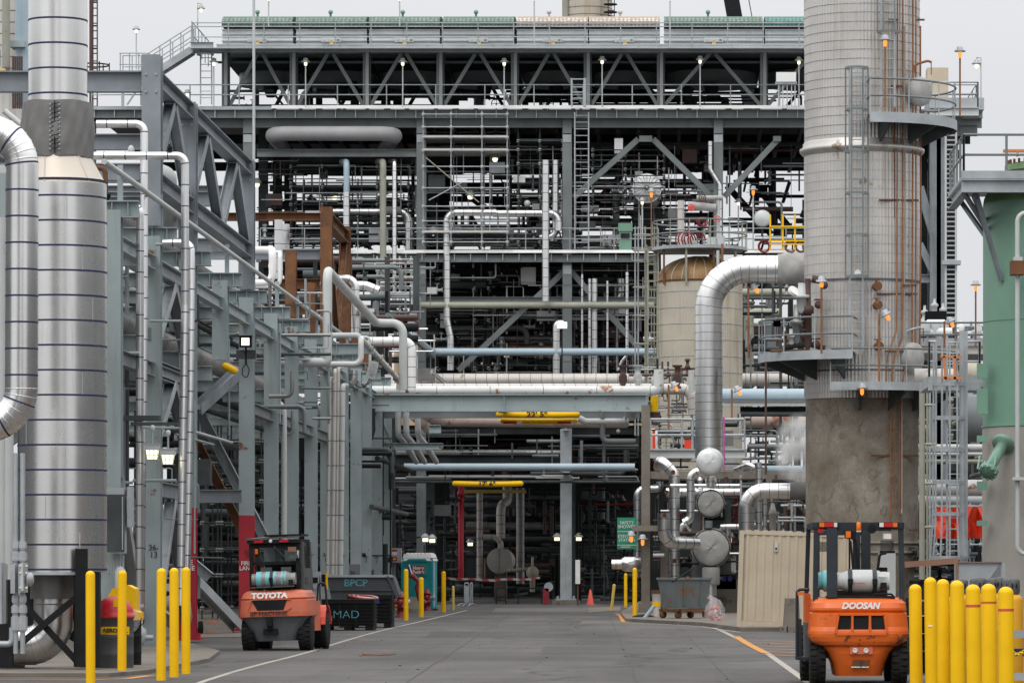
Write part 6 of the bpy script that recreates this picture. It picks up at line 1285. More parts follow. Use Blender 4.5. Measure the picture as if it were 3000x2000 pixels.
b.bar((-.375,.12,1.2),(-.375,.2,2.16),.14,.1,'navy',YA)
b.obj('overhead_guard',dz)
b=MB()
for x0,x1 in ((-.5,-.46),(.02,.12),(.14,.27)): b.box((x0,2.3,.3),(x1,2.46,2.13),'navy')
b.box((-.28,2.35,.3),(-.2,2.45,2.1),'black'); b.box((-.045,2.3,.3),(-.02,2.34,2.1),'black'); 
for z in (.5,1.3,2.08): b.box((-.5,2.32,z),(.27,2.42,z+.07),'navy')
b.tube([(-.02,2.25,2.0),(.02,2.22,1.5),(.2,2.25,1.25)],.015,'black',6,.2); b.tube([(.05,2.25,2.0),(.1,2.22,1.5),(.25,2.25,1.2)],.015,'black',6,.2); b.obj('mast',dz)
b=MB(); b.box((.3,1.0,1.2),(.44,1.15,1.62),'black'); b.tube([(.33,.95,1.35),(.3,.9,1.6),(.33,.95,1.8),(.42,1.0,1.82)],.02,'black',6,.05); b.box((-.3,.9,1.15),(.3,1.4,1.3),'black'); b.tube([(-.25,1.8,1.4),(0,1.6,1.55),(.0,1.6,1.56)],.02,'black',6); b.obj('seat',dz)
b=MB(); b.ext([(-.45,.1,1.2),(.5,.1,1.2),(.5,.5,1.2),(-.45,.5,1.2)],(0,0,.025),'black'); b.tube([(.2,.1,1.25),(.45,.1,1.25),(.48,.3,1.22)],.014,'black',6,.05); b.tube([(-.58,.35,1.22),(-.58,.35,1.32),(-.4,.35,1.32),(-.4,.35,1.22)],.014,'black',6); b.obj('tank_tray',dz)
lt=lpg(dz,-.29,.42,.28,1.43,.157,'lpg',(-.15,.19)); text(lt,'EQUIPMENT','signred',lt,(.0,.1,1.4),.035)
b=MB(); b.box((.27,.12,1.49),(.385,.127,1.56),'letwhite'); b.obj('label_plate',lt)
b=MB(); b.lathe([(.12,0),(.12,.05),(.115,.05),(.15,.09),(.15,.2)],(-.555,.4,1.43),'lpgblue',24,XA); b.obj('spare_tank_end',dz)
for s,cols in ((-1,('amberlens','redlens','clearlens')),(1,('clearlens','redlens','amberlens'))):
    xs=((-.548,-.475),(-.475,-.345),(-.345,-.297)) if s<0 else ((.283,.345),(.345,.47),(.47,.536))
    b=MB(); b.box((xs[0][0]-.01,.2,2.17),(xs[2][1]+.01,.235,2.245),'black'); o=b.obj('rear_lamp',dz)
    for (a,c),m in zip(xs,cols): b=MB(); b.box((a+.002,.175,2.178),(c-.002,.199,2.238),m); b.obj('lens',o)
b=MB(); b.box((-.565,.22,2.1),(-.49,.25,2.155),'redlens'); b.obj('marker_lens',dz)
b=MB(); b.lathe([(.032,0),(.035,.01),(.033,.1),(.02,.115)],(.0,.2,2.13),'amberlens',16); b.box((-.03,.18,2.11),(.03,.22,2.13),'clearlens'); b.obj('beacon',dz)
b=MB(); b.box((-.18,.2,2.03),(-.11,.24,2.12),'amberlens'); b.box((-.195,.235,2.02),(-.1,.26,2.13),'black'); b.box((-.1,.24,2.0),(-.04,.3,2.12),'black'); b.tube([(-.06,.28,2.05),(-.05,.28,1.95)],.02,'black',6); b.obj('indicator',dz)
b=MB(); b.lathe([(.062,0),(.062,.05),(.03,.09)],(.185,.22,2.15),'black',16,YA); b.obj('horn',dz)
b=MB(); b.ext([(.335,.2,2.09),(.455,.2,2.09),(.46,.2,2.02),(.44,.2,2.0),(.35,.2,2.0),(.33,.2,2.02)],(0,.06,0),'lampgrey'); o=b.obj('work_lamp',dz); b=MB(); b.box((.345,.185,2.012),(.447,.197,2.082),'clearlens'); b.obj('lens',o)
b=MB(); b.tube([(-.835,.8,.34),(-.835,.8,1.28),(-.8,.8,1.31),(-.66,.8,1.31)],.022,'navy',8,.04); b.box((-.85,.79,.33),(-.77,.82,.9),'navy'); b.box((-.83,.76,1.23),(-.74,.8,1.28),'amberlens'); b.box((-.85,.6,.33),(-.66,1.2,.37),'navy'); b.obj('step',dz)
b=MB(); b.box((.36,1.3,1.86),(.55,1.34,2.0),'glass'); b.box((.35,1.28,1.82),(.56,1.36,1.855),'black'); b.obj('mirror',dz)
b=MB(); b.box((-.55,1.3,1.84),(-.36,1.34,1.98),'glass'); b.obj('mirror',dz)
# salmon forklift
OT=G(636,1492.6)
ty=thing('forklift','faded salmon-orange forklift with a dark cab seen from behind at the left','forklift',loc=(OT.x,80,0.0),rz=math.radians(-3.5)); ty.rotation_euler[1]=math.radians(-1.6)
b=MB(); loft(b,[(.19,.42,.14),(.32,.47,.1),(.55,.58,.03),(.62,.63,.0),(.655,.66,-.03),(.665,.66,-.03)],1.2,.16,'wornsteel'); b.obj('lower_counterweight',ty)
b=MB(); loft(b,[(.668,.685,-.06),(.75,.685,-.065),(.98,.665,-.05),(1.0,.64,-.02),(1.03,.66,-.045),(1.12,.62,.0),(1.165,.57,.05),(1.185,.5,.12)],1.2,.2,'salmon'); cw=b.obj('counterweight',ty)
b=MB(); b.ext([(-.31,-.069,.79),(.2,-.069,.79),(.27,-.069,.99),(-.42,-.069,.99)],(0,.02,0),'black'); b.obj('vent_dark_panel',cw)  # black panel painted as the dark inside of the slot
b=MB()
for a,c in (((-.45,-.062,1.005),(.36,-.062,1.005)),((-.5,-.07,.79),(-.42,-.068,1.0)),((-.42,-.075,.775),(.25,-.075,.775)),((.25,-.075,.775),(.36,-.068,.84))): b.bar(a,c,.02,.03,'salmon',YA)
b.obj('vent_frame',cw)
text(cw,'TOYOTA','letwhite',cw,(-.075,-.05,1.075),.152,sx=1.12,bold=.008,ud=V((0,.25,.97)),shear=.06)
text(cw,'BP MACHINE','letblack',cw,(-.09,-.098,.724),.128,sx=1.0)
b=MB(); b.box((-.14,-.1,.48),(-.03,.06,.66),'black'); b.box((-.22,.0,.32),(.06,.1,.43),'black'); b.lathe([(.05,0),(.05,.1)],(-.08,-.02,.42),'black',10); b.obj('tow_hitch',ty)
wheel(ty,-.55,.42,.32,.25); wheel(ty,.56,.42,.32,.25); wheel(ty,-.56,2.2,.36,.28); wheel(ty,.6,2.2,.36,.28,'hydrant')
b=MB(); b.box((-.5,1.0,.3),(.5,2.3,.7),'black'); b.box((-.62,.9,.36),(-.4,2.0,.95),'salmon'); b.box((.4,.95,.36),(.66,1.75,.95),'salmon'); b.obj('chassis',ty)
b=MB()
for s in (-1,1):
    pts=[V((s*.6,2.2+.45*math.cos(t),.4+.45*math.sin(t))) for t in [PI*(.05+i*.9/9) for i in range(10)]]
    for u,v_ in zip(pts,pts[1:]): b.bar(u,v_,.3,.03,'conegrey' if s>0 else 'salmon',V((0,0,1)) )
b.obj('mudguard',ty)
b=MB()
for s in (-1,1): b.bar((s*.46+.0,.25,1.18),(s*.46,.3,2.14),.07,.1,'black',YA); b.bar((s*.52,1.75,.75),(s*.5,1.3,2.14),.06,.08,'black',YA)
b.box((-.52,.18,2.1),(.52,1.5,2.17),'black'); b.ext([(-.54,.16,2.17),(.5,.16,2.2),(.5,1.5,2.24),(-.5,1.5,2.21)],(0,0,.03),'cabgrey'); b.box((-.2,.3,2.235),(.53,1.3,2.27),'black')
b.box((-.42,.27,1.68),(.42,.3,1.74),'black'); b.box((-.42,.3,1.2),(.42,.33,1.46),'black'); b.box((-.42,.26,2.02),(.42,.29,2.1),'black'); b.bar((.0,.22,2.05),(.22,.2,1.82),.012,.012,'mid'); b.tube([(.22,.2,1.82),(.2,.2,1.72)],.008,'black',5)
b.box((-.28,.285,1.5),(-.06,.3,1.63),'cabgrey'); b.box((.12,.285,1.5),(.32,.3,1.63),'cabgrey')
b.obj('cab_frame',ty)
b=MB(); b.box((-.41,.28,1.74),(.41,.29,2.02),'glass'); b.obj('rear_window',ty)
b=MB(); b.box((.5,.35,.95),(.56,1.5,1.6),'cabgrey'); b.box((.5,.35,1.6),(.55,.5,2.12),'cabgrey'); b.box((.5,1.35,1.6),(.55,1.5,2.12),'cabgrey'); b.box((.555,.5,1.3),(.57,.85,1.42),'mid'); b.box((.45,.3,.7),(.56,1.2,.95),'cabgrey'); o=b.obj('door',ty)
b=MB(); b.box((.52,.5,1.62),(.53,1.35,2.1),'glass'); b.obj('window',o)
b=MB(); b.box((-.35,1.2,1.2),(.3,1.35,1.75),'black'); b.box((-.3,.9,1.1),(.3,1.3,1.2),'black'); b.obj('seat',ty)
lpg(ty,-.415,.43,.1,1.4,.147,'lpggrey',(-.06,),'lpgblue',((.1,.22),(.32,.42),(.5,.56),(.68,.72),(.76,.79)))
b=MB(); b.bar((-.44,.0,1.24),(.42,.0,1.255),.03,.025,'cabgrey'); b.obj('tank_bracket',ty)
for x0,x1,m in ((-.38,-.2,'redlens'),(.12,.3,'redlens')): b=MB(); b.box((x0,.15,2.115),(x1,.178,2.165),m); b.obj('rear_lamp',ty)
b=MB(); b.lathe([(.03,0),(.035,.02),(.02,.03)],(-.05,.16,2.14),'clearlens',14,-YA); b.obj('work_lamp',ty)
b=MB(); b.box((-.37,.22,1.9),(-.32,.26,2.0),'amberlens'); b.obj('beacon',ty)
b=MB(); b.box((.28,.2,1.93),(.44,.24,2.02),'woodbeam'); b.bar((.3,.2,1.82),(.48,.2,1.83),.05,.07,'cabgrey'); b.bar((.47,.2,1.8),(.48,.2,1.95),.04,.05,'lampgrey',YA); b.obj('mirror',ty)
b=MB(); b.tube([(.62,1.55,.8),(.66,1.55,1.3),(.8,1.55,1.3),(.82,1.6,.8)],.02,'navy',6,.1); b.obj('grab_rail',ty)
b=MB(); b.box((-.35,2.6,.2),(-.25,2.75,2.05),'black'); b.box((.25,2.6,.2),(.35,2.75,2.05),'black'); b.box((-.35,2.62,1.98),(.35,2.72,2.06),'black'); b.box((-.35,2.62,1.1),(.35,2.72,1.16),'black'); b.obj('mast',ty)
# ------------------------------------------------------------------ bollards
def bollard(label,x,y_base,ytop,w,group,m='yellow',d=None,stripe=None,lean=0):
    d=d or dep(y_base); r=w*d/F/2; h=Z(ytop,d); t=MB()
    pr=[(r,0),(r,h-r*.9)]+[(r*math.cos(q),h-r*.9+r*.9*math.sin(q)) for q in [PI/2*i/7 for i in range(1,7)]]+[(0,h)]
    o=V((X(x,d)-lean*h,d,0)); ax=V((lean,0,1)).normalized()
    t.lathe(pr,o,m,32,ax)
    if stripe:
        z0,z1=Z(stripe[1],d),Z(stripe[0],d); t.lathe([(r+.002,z0),(r+.002,z1)],o,'stripe',32,ax)
    return t.obj('bollard',None,label,'bollard',group)
gl='yellow bollards at the left kerb'
for a in (('yellow bollard nearest the big silver vessel, cut off by the bottom edge',207.5,1574,1310,21.5),('yellow bollard standing in front of the waste drums',281,1548,1309,20.5),('left one of three close yellow bollards left of the salmon forklift',371,1561.5,1304,22),('middle one of three close yellow bollards left of the salmon forklift',400,1554,1303,21),('right one of three close yellow bollards left of the salmon forklift',427,1546,1302,20.5)):
    bollard(a[0],a[1],a[2],a[3],a[4],gl,lean=.004*((a[1]*7)%3-1))
gr='thick yellow bollards at the right edge'
for a in (('plain thick yellow bollard nearest the orange forklift',2102,54.4,1340.8,29.4,None),('tallest thick yellow bollard, with a tiny white sticker',2136.5,55.9,1324.8,28.6,None),('third thick yellow bollard from the orange forklift, without stripe',2165.5,53.3,1329,30,None),('fourth thick yellow bollard from the orange forklift, last one without stripe',2198,49.4,1332,32.4,None),
    ('thick yellow bollard with the lower red stripe, left of the pair with stripes',2234.6,47.6,1341,33.6,(1387.4,1393.4)),('thick yellow bollard whose red stripe is highest',2270.3,45.7,1339.4,35,(1380.4,1385)),('nearest thick yellow bollard at the far right, red stripe lowest',2310,44.9,1346.4,35.6,(1396.8,1402.8))):
    o=bollard(a[0],a[1],0,a[3],a[4],gr,'yellow',a[2],a[5],-.006-.001*(a[2]%7))
    if a[2]==55.9: b=MB(); b.box((a[1]*0+X(2131,55.9),55.9-.09,Z(1438,55.9)),(X(2141,55.9),55.9-.083,Z(1435,55.9)),'letwhite'); q=b.obj('sticker',o); q.location=-o.location
gm='yellow bollards along the road'
for a in (('yellow bollard in front of the left red hydrant',932.5,1424,1306,11),('yellow bollard in front of the right red hydrant and portable toilet',967.5,1416.5,1325,11.5),('yellow bollard right of the portable toilet',1019,1405,1311,10),('yellow bollard nearest the concrete post, in front of the silver pipe end',1458,1420.5,1303,10.5),('yellow bollard set back left of the concrete post',1437,1393,1316,7.5)): bollard(a[0],a[1],a[2],a[3],a[4],gm)
bollard('pale worn thin yellow bollard beside the crowd barrier',1041,1400.5,1344.5,6,gm,'yellowdim'); bollard('worn pale yellow post leaning beside the traffic cone',1411,1402,1340,7,gm,'yellowdim',None,None,.11)
# ------------------------------------------------------------------ left yard items
def drumm(label,x,yb,h,r,m,lid,name='waste_drum',sign=None):
    p=G(x,yb); t=thing(name,label,'waste drum','waste drums behind the bollards',loc=p)
    b=MB(); pr=[(r,0)]
    for k in (.33,.66): pr+=[(r,h*k-.02),(r*1.03,h*k),(r,h*k+.02)]
    pr+=[(r,h),(r*1.03,h+.005),(r*1.03,h+.03)]; b.lathe(pr,(0,0,0),m,32); b.obj('body',t)
    b=MB()
    if lid=='dome': b.lathe([(r*1.06,h+.02),(r*1.08,h+.06)]+[(r*1.02*math.cos(q),h+.06+.3*math.sin(q)) for q in [PI/2*i/8 for i in range(8)]]+[(0,h+.36)],(0,0,0),'crimson' if sign else 'yellow',32)
    else: b.ext([(-r,-r,h),(r,-r,h),(r,-r,h+.12),(r*.75,-r,h+.15),(r*.75,-r,h+.5),(r*.3,-r,h+.56),(-r*.6,-r,h+.5),(-r,-r,h+.3)],(0,2*r,0),'yellow')
    b.obj('lid',t)
    if sign:
        b=MB(); b.lathe([(r+.004,0),(r+.004,.12)],(0,0,h-.24),'yellow',24,UP,0,False,-PI*.75,-PI*.18); o=b.obj('label_plate',t); text(o,'AEROSOL','letblack',o,(.05,-r-.012,h-.18),.09,sx=1.0,bold=.003)
        b=MB(); b.box((.02,-r*.93,h+.19),(.08,-r*.85,h+.31),'yellow'); b.obj('tag',t)
    return t
drumm('dark steel drum with a red domed lid and a yellow aerosol label',263,1541,.82,.295,'cabgrey','dome',sign=True)
drumm('black drum with a yellow stepped hood, behind the red-lidded drum',286,1534,.78,.27,'crate','box')
b=MB(); p=G(308,1534); b.ball(p+V((0,-.25,.78)),.13,'bag',12,(1,.5,1.5)); b.obj('plastic_bag',None,'crumpled clear plastic bag hanging on the black drum','bag')
b=MB(); p=G(322,1500); b.lathe([(.05,-.1),(.12,0),(.12,.2),(.05,.25),(.05,.5)],p+UP*.25,'lampgrey',12); b.tube([p+V((-.15,0,.3)),p+V((.25,0,.3))],.05,'lampgrey',8); b.ring(p+V((0,-.15,.62)),.09,.012,'dark',YA,12,5); b.bar(p,p+UP*.2,.08,.08,'galv',YA); b.obj('steam_trap',None,'small grey valve assembly at the foot of the slim pipes','valve')
b=MB(); b.bar(P(300,1390,75),P(330,1390,75),.1,.06,'galv'); b.bar(P(305,1390,75),P(305,1530,75),.06,.06,'galv',YA); b.obj('pipe_support',None,'small grey steel support under the slim pipes','support')
b=MB(); p=G(460,1457); b.lathe([(.06,-.05),(.16,-.05),(.17,0),(.16,.05),(.06,.05)],p+UP*.17,'rubber',20,XA+YA*.3); b.lathe([(.06,-.04),(.06,.04)],p+UP*.17,'galv',12,XA+YA*.3); b.tube([p+UP*.17+V((-.05,0,.0)),p+V((-.1,0,.9)),p+V((-.2,0,1.05))],.018,'galv',6); b.box(p+V((.12,0,.28)),p+V((.4,.3,.33)),'orangepaint'); b.box(p+V((.12,0,.06)),p+V((.3,.3,.1)),'orangepaint'); b.obj('hand_cart',None,'small hand cart with a black tyre beside the red column foot','cart')
# hopper, crates, grey machine
d=112; b=MB(); pl_=[(750,1322),(892,1322),(902,1323),(917,1366),(897,1379),(762,1379)]
b.ext([P(x,y,d) for x,y in pl_],(0,1.3,0),'hopper'); b.bar(P(749,1322,d-.03),P(903,1322,d-.03),.08,.07,'galv'); b.bar(P(757,1354,d-.02),P(900,1354,d-.02),.05,.05,'mid'); b.bar(P(890,1322,d-.02),P(912,1372,d-.02),.05,.1,'hopper',YA); b.box(P(765,1412,d+.1),P(895,1380,d+1.1),'black')
hp=b.obj('tipping_hopper',None,'dark grey tipping hopper with cyan stencilled letters behind the black crates','hopper')
q=text(hp,'BPCP','letcyan',hp,P(817,1338.5,d-.012),.27,sx=1.05,bold=.005,name='stencil')
def crate(label,x0,x1,yt,yb,dd,sgn):
    d=dep(yb); t=thing('plastic_crate',label,'crate','black plastic crates beside the salmon forklift',at=P((x0+x1)/2,yb,d)); a,c=P(x0,yb,d),P(x1,yt,d); a.z=.12
    b=MB(); b.box(a,(c.x,d+dd,c.z),'crate'); h=c.z-a.z
    for k in range(7): z=a.z+.05+h*.13*k; b.box((a.x-.015,d-.03,z),(c.x+.015,d-.002,z+.025),'crate'); b.box((c.x+.002,d,z),(c.x+.025,d+dd,z+.025),'crate')
    for k in range(4): x=a.x+(c.x-a.x)*k/3; b.box((x-.03,d-.035,a.z),(x+.03,d-.003,c.z),'crate')
    b.box((a.x-.03,d-.045,c.z-.09),(c.x+.03,d+dd+.02,c.z+.02),'crate')
    for k in range(3): x=a.x+(c.x-a.x)*(.08+.42*k); b.box((x-.1,d,0),(x+.1,d+dd,.12),'crate')
    b.obj('box',t); return t
c2=crate('taller black crate behind the one sprayed with cyan letters',800,898,1367,1441,1.3,0); c1=crate('front black plastic crate sprayed with cyan letters and carrying orange-red tags',741,857,1377,1447,1.2,1)
d=dep(1447); text(c1,'MAD','letcyan',c1,P(795,1411,d-.055),.29,sx=1.1,bold=-.004,name='spray_paint')
for x0,x1,y0,y1,m in ((749,763,1414,1424.5,'stripe'),(742,749,1389,1400,'stripe')): b=MB(); b.box(P(x0,y1,d-.06),P(x1,y0,d-.05),m); b.obj('tag',c1)
b=MB(); b.box(P(865,1385,dep(1441)-.06),P(871,1373,dep(1441)-.05),'signblue'); b.obj('label_plate',c2)
b=MB()
for k in range(4): c=P(832+k*5,1367,107.5); b.ring(c+V((0,.15*k,-.04)),.36-.05*k,.028,('hydrant','salmon','palegrey','hydrant')[k],V((.1,-.1,1)),24,6)
b.obj('hose_coil',None,'pink and grey hoses coiled on top of the black crates','hose')
gmn=thing('grey_cabinet','light grey equipment cabinet on a stand between the salmon forklift and the hopper','cabinet',at=P(728,1420,110)); d=110
b=MB(); b.box(P(712,1385,d),P(738,1312,d+.7),'galv'); b.box(P(738,1420,d),P(750,1348,d+.5),'galv'); b.box(P(738,1346,d),P(749,1318,d+.4),'black'); b.obj('body',gmn); b=MB(); b.box(P(715,1352,d-.03),P(733,1322,d-.005),'lampgrey'); b.obj('panel',gmn); b=MB(); b.box(P(718,1338,d-.045),P(730,1325,d-.033),'black'); b.obj('window',gmn); b=MB(); b.box(P(748,1352,d-.1),P(753,1315,d),'yellow'); b.obj('latch',gmn)
b=MB(); b.lathe([(.22,0),(.22,.55),(.2,.6),(.1,.68),(0,.7)],P(918,1395,150)-UP*.1,'yellowdim',20); b.box(P(908,1400,149.6),P(930,1388,150.4),'yellowdim'); b.obj('yellow_drum',None,'squat yellow drum behind the left red hydrant','drum')
# hydrants, concrete block, portable toilet
def hydrant(label,x,yb,sc=1.):
    p=G(x,yb); t=thing('fire_hydrant',label,'fire hydrant','dark red fire hydrants',loc=p)
    b=MB(); b.lathe([(.2,0),(.2,.05),(.13,.06),(.13,.3),(.19,.31),(.19,.36),(.13,.37),(.13,.62),(.17,.64),(.17,.68),(.12,.7),(.08,.8),(.03,.82),(.03,.88)],(0,0,0),'hydrant',20); b.obj('barrel',t)
    for ax in (-XA,XA,-YA): b=MB(); b.lathe([(.07,.1),(.07,.22),(.1,.23),(.1,.29),(.04,.31)],(0,0,.5),'hydrant' if ax!=XA else 'lampgrey',14,ax); b.obj('outlet',t)
    return t
hydrant('dark red hydrant left behind the yellow bollard with a stained foot',921,1417); hydrant('dark red hydrant standing directly in front of the portable toilet',981,1402)
b=MB(); p=G(957,1407); b.tube([p+V((.35,0,.35)),p+V((.1,0,.5)),p+V((-.0,0,.95)),p+V((.12,0,1.1)),p+V((-.15,0,1.35))],.085,'hydrant',10,.12); b.lathe([(.12,0),(.12,.1)],p+V((-.13,0,1.3)),'hydrant',12,V((-.6,0,.8))); b.tube([p+V((-.15,0,1.35)),p+V((-.28,0,1.75))],.025,'white',6); b.obj('fire_monitor',None,'dark red fire monitor nozzle pointing up in front of the portable toilet','fire monitor')
p=G(951,1404); b=MB(); b.prof(p+V((-.22,.3,0)),p+V((.22,.3,0)),[(-.4,0),(.4,0),(.38,.12),(.12,.55),(-.12,.55),(-.38,.12)],'concrete'); b.obj('concrete_barrier',None,'short concrete barrier block between the two red hydrants','barrier')
pp=G(962,1401.5); pt_=thing('portable_toilet','teal portable toilet cabin with a white roof','portable toilet',loc=(pp.x,pp.y+.6,0),rz=math.radians(-7))
w=.57; b=MB(); b.box((-w,-.58,.05),(w,.58,2.02),'teallight'); b.box((-w-.02,-.6,0),(w+.02,.6,.08),'dark')
for s in (-1,1): b.box((s*w-.05,-.61,.08),(s*w+.05,-.581,2.0),'teallight')
b.box((-.4,-.6,.3),(.42,-.581,1.2),'teallight'); b.box((-.38,-.605,1.32),(.42,-.583,1.8),'teallight'); b.obj('cabin',pt_)
b=MB(); b.hexa([(-w-.03,-.62,1.9),(w+.03,-.62,1.9),(w+.03,.62,1.9),(-w-.03,.62,1.9),(-w+.06,-.52,2.17),(w-.06,-.52,2.17),(w-.06,.52,2.17),(-w+.06,.52,2.17)],'white')
for k in range(7): b.bar((-w+.16+k*.14,-.5,2.19),(-w+.16+k*.14,.5,2.19),.06,.04,'white')
b.obj('roof',pt_); b=MB(); b.ext([(-.42,-.625,1.88),(.42,-.625,1.88),(.33,-.625,1.98),(-.33,-.625,1.98)],(0,.004,0),'teallight'); b.obj('arch_panel',pt_)
b=MB(); b.box((w+.001,-.45,.15),(w+.012,-.1,1.9),'bluestripe'); b.box((w+.001,-.05,.15),(w+.014,.0,1.9),'white'); b.box((w+.001,-.53,.15),(w+.014,-.48,1.9),'white'); b.obj('side_stripe',pt_)
b=MB(); b.box((-.34,-.625,1.38),(.3,-.607,1.72),'signred'); sg=b.obj('sign',pt_); b=MB(); b.box((-.335,-.632,1.4),(-.17,-.627,1.7),'signblue'); b.obj('sign_panel',sg); text(sg,'Honey\nBucket','letwhite',sg,(.06,-.636,1.55),.175,sx=.9,bold=.008)
# crowd barrier, tape, cone, box on post
t=thing('crowd_barrier','galvanised crowd control barrier seen nearly end-on by the tape','barrier',at=G(1074,1392)); d=161.
for x0,x1 in ((1067,1077),(1081,1085)):
    b=MB(); a,c=P(x0,1383,d),P(x1,1338,d); b.tube([a,V((a.x,d,c.z)),c,V((c.x,d,a.z))],.022,'galv',6,.06); b.box(V((a.x,d-.01,a.z)),V((c.x,d+.01,c.z-.1)),'galv') if x0<1080 else b.tube([a,c],.02,'galv',5); b.obj('panel',t)
for x in (1060,1072,1084): b=MB(); b.tube([P(x-9,1391,d-.3),P(x-4,1386,d-.2),P(x+1,1385,d),P(x+6,1387,d+.2),P(x+11,1391,d+.3)],.022,'galv',6); b.obj('foot',t)
b=MB(); pts=[P(1024+i*27,1327+4*math.sin(PI*i/8)+1.5*math.sin(i*2.1),186) for i in range(9)]
for u,v_ in zip(pts,pts[1:]): b.bar(u,v_,.02,.1,'tape')
b.obj('barricade_tape',None,'red and white barricade tape stretched across the shaded opening','tape')
p=G(1356,1388.6); b=MB(); b.box(p+V((-.21,-.21,0)),p+V((.21,.21,.03)),'conegrey'); b.lathe([(.16,.03),(.035,.68),(.0,.69)],p,'conegrey',24); b.obj('traffic_cone',None,'orange-red traffic cone right of the central post','traffic cone')
d=180; t=thing('white_box_post','narrow white box mounted on a thin post right of the central post','box',at=P(1327,1388,d)); b=MB(); b.box(P(1321.5,1340,d),P(1332.5,1285,d+.2),'white'); b.obj('box',t); b=MB(); b.bar(P(1327,1389,d+.1),P(1327,1340,d+.1),.08,.08,'brown',YA); b.obj('post',t)
b=MB(); b.box(P(1247,1388,178),P(1261,1350,178.4),'hydrant'); b.lathe([(.2,0),(.2,.06)],P(1260,1347,178),'galv',12,YA); b.obj('red_stand',None,'dull red steel stand left of the central post','stand')
for x0,x1,l in ((1140,1162,'left of two low dark steel benches under the barricade tape'),(1190,1244,'right of two low dark steel benches under the barricade tape')):
    b=MB(); d=186; b.bar(P(x0,1350,d),P(x1,1350,d),.1,.06,'dark'); [b.bar(P(x,1388,d),P(x,1350,d),.06,.06,'dark',YA) for x in (x0,x1)]; b.bar(P(x0,1370,d),P(x1,1370,d),.05,.05,'dark'); b.obj('low_bench',None,l,'bench')
# green safety sign, red signed box
d=140.6; t=thing('safety_sign','green safety shower sign with white lettering left of the concrete post','sign',at=P(1440,1260,d)); b=MB(); b.box(P(1417.5,1260,d),P(1463,1188,d+.04),'signgreen'); b.obj('board',t)
b=MB(); b.box(P(1418,1220.3,d-.006),P(1463,1219.3,d-.001),'letwhite'); b.box(P(1418,1251.5,d-.006),P(1463,1250.5,d-.001),'letwhite'); b.box(P(1426,1255.8,d-.006),P(1448,1254.6,d-.001),'letwhite'); b.obj('rule',t)
text(t,'SAFETY\nSHOWER','letwhite',t,P(1439.5,1204.5,d-.012),.155,sx=.95); text(t,'EYEWASH\nSTATION','letwhite',t,P(1440,1235.5,d-.012),.155,sx=.88)
d=153; t=thing('warning_cabinet','grey cabinet with red and white warning signs beside the last rack column','cabinet',at=P(910,1290,d)); b=MB(); b.box(P(897,1291,d),P(923,1258,d+.4),'galv'); b.bar(P(905,1400,d+.3),P(905,1291,d+.3),.1,.1,'steel',YA); b.obj('body',t)
for y0,y1,m in ((1261,1266,'signred'),(1266.5,1274,'letwhite'),(1278,1288,'signred')): b=MB(); b.box(P(900,y1,d-.02),P(912,y0,d-.005),m); b.obj('sign',t)
b=MB(); b.box(P(903,1284.5,d-.03),P(909,1281.5,d-.021),'yellow'); b.obj('sign',t)
# ------------------------------------------------------------------ right yard items
d=106.5; t=thing('storage_container','beige corrugated storage container standing slightly tilted behind the orange forklift','container',loc=(X(1697,d),d,.1),rz=math.radians(-2.)); t.rotation_euler[1]=math.radians(1.9)
Wc,Hc,Dc=3.0,2.5,2.4; b=MB(); n=26; xs=[];
prof_=[]; x=.12
while x<Wc-.12: prof_+=[(x,.0),(x+.07,.0),(x+.105,.022),(x+.175,.022),(x+.21,.0)]; x+=.21
prof_=prof_[:]; vs=[(a,c,z) for z in (.16,Hc-.1) for a,c in prof_]; k=len(prof_); b.add(vs,[(i,i+1,k+i+1,k+i) for i in range(k-1)],'container')
b.box((.06,.05,.1),(Wc-.06,Dc,Hc-.05),'container'); b.obj('body',t)
for x in (0,Wc):
    for y0,y1 in ((-.02,.12),(Dc-.1,Dc)): b=MB(); b.box((x-.06,y0,0),(x+.06,y1,Hc),'container'); b.obj('corner_post',t)
b=MB(); b.box((.061,-.01,0),(Wc-.061,.1,.155),'container'); b.obj('rail',t); b=MB(); b.box((.061,-.012,Hc-.1),(Wc-.061,.1,Hc-.002),'container'); b.obj('rail',t)
b=MB(); 
for k in range(13): b.box((.1+k*.22,-.0,Hc),(.22+k*.22,Dc,Hc+.025),'container')
b.obj('roof',t); b=MB(); b.box((.86,-.03,Hc-.52),(.95,.0,Hc-.28),'offwhite'); b.box((.88,-.04,Hc-.47),(.93,-.031,Hc-.42),'dark'); b.obj('vent',t)
for x in (.3,2.7): b=MB(); b.lathe([(.05,0),(.05,.03)],(x,-.015,.06),'offwhite',12,-YA); b.obj('lashing_ring',t)
p=P(1820,1446,104); b=MB(); b.hexa([(p.x-.22,104,0.02),(p.x+.22,104,0.02),(p.x+.22,105,.02),(p.x-.22,105,.02),(p.x-.17,104.1,.85),(p.x+.17,104.1,.85),(p.x+.17,104.9,.85),(p.x-.17,104.9,.85)],'concrete'); b.obj('concrete_block',None,'tapered concrete block in front of the beige container','concrete block')
for x,l in ((1801,'left grey cinder block lying under the container end'),(1817,'right grey cinder block lying under the container end')):
    p=P(x,1452,103.3); p.z=0; b=MB(); b.box(p+V((-.1,0,0)),p+V((.1,.3,.04)),'concrete'); b.box(p+V((-.1,0,.11)),p+V((.1,.3,.15)),'concrete')
    for k in (-.1,-.015,.07): b.box(p+V((k,0.001,.04)),p+V((k+.03,.3,.11)),'concrete')
    b.obj('cinder_block',None,l,'cinder block','cinder blocks under the container')
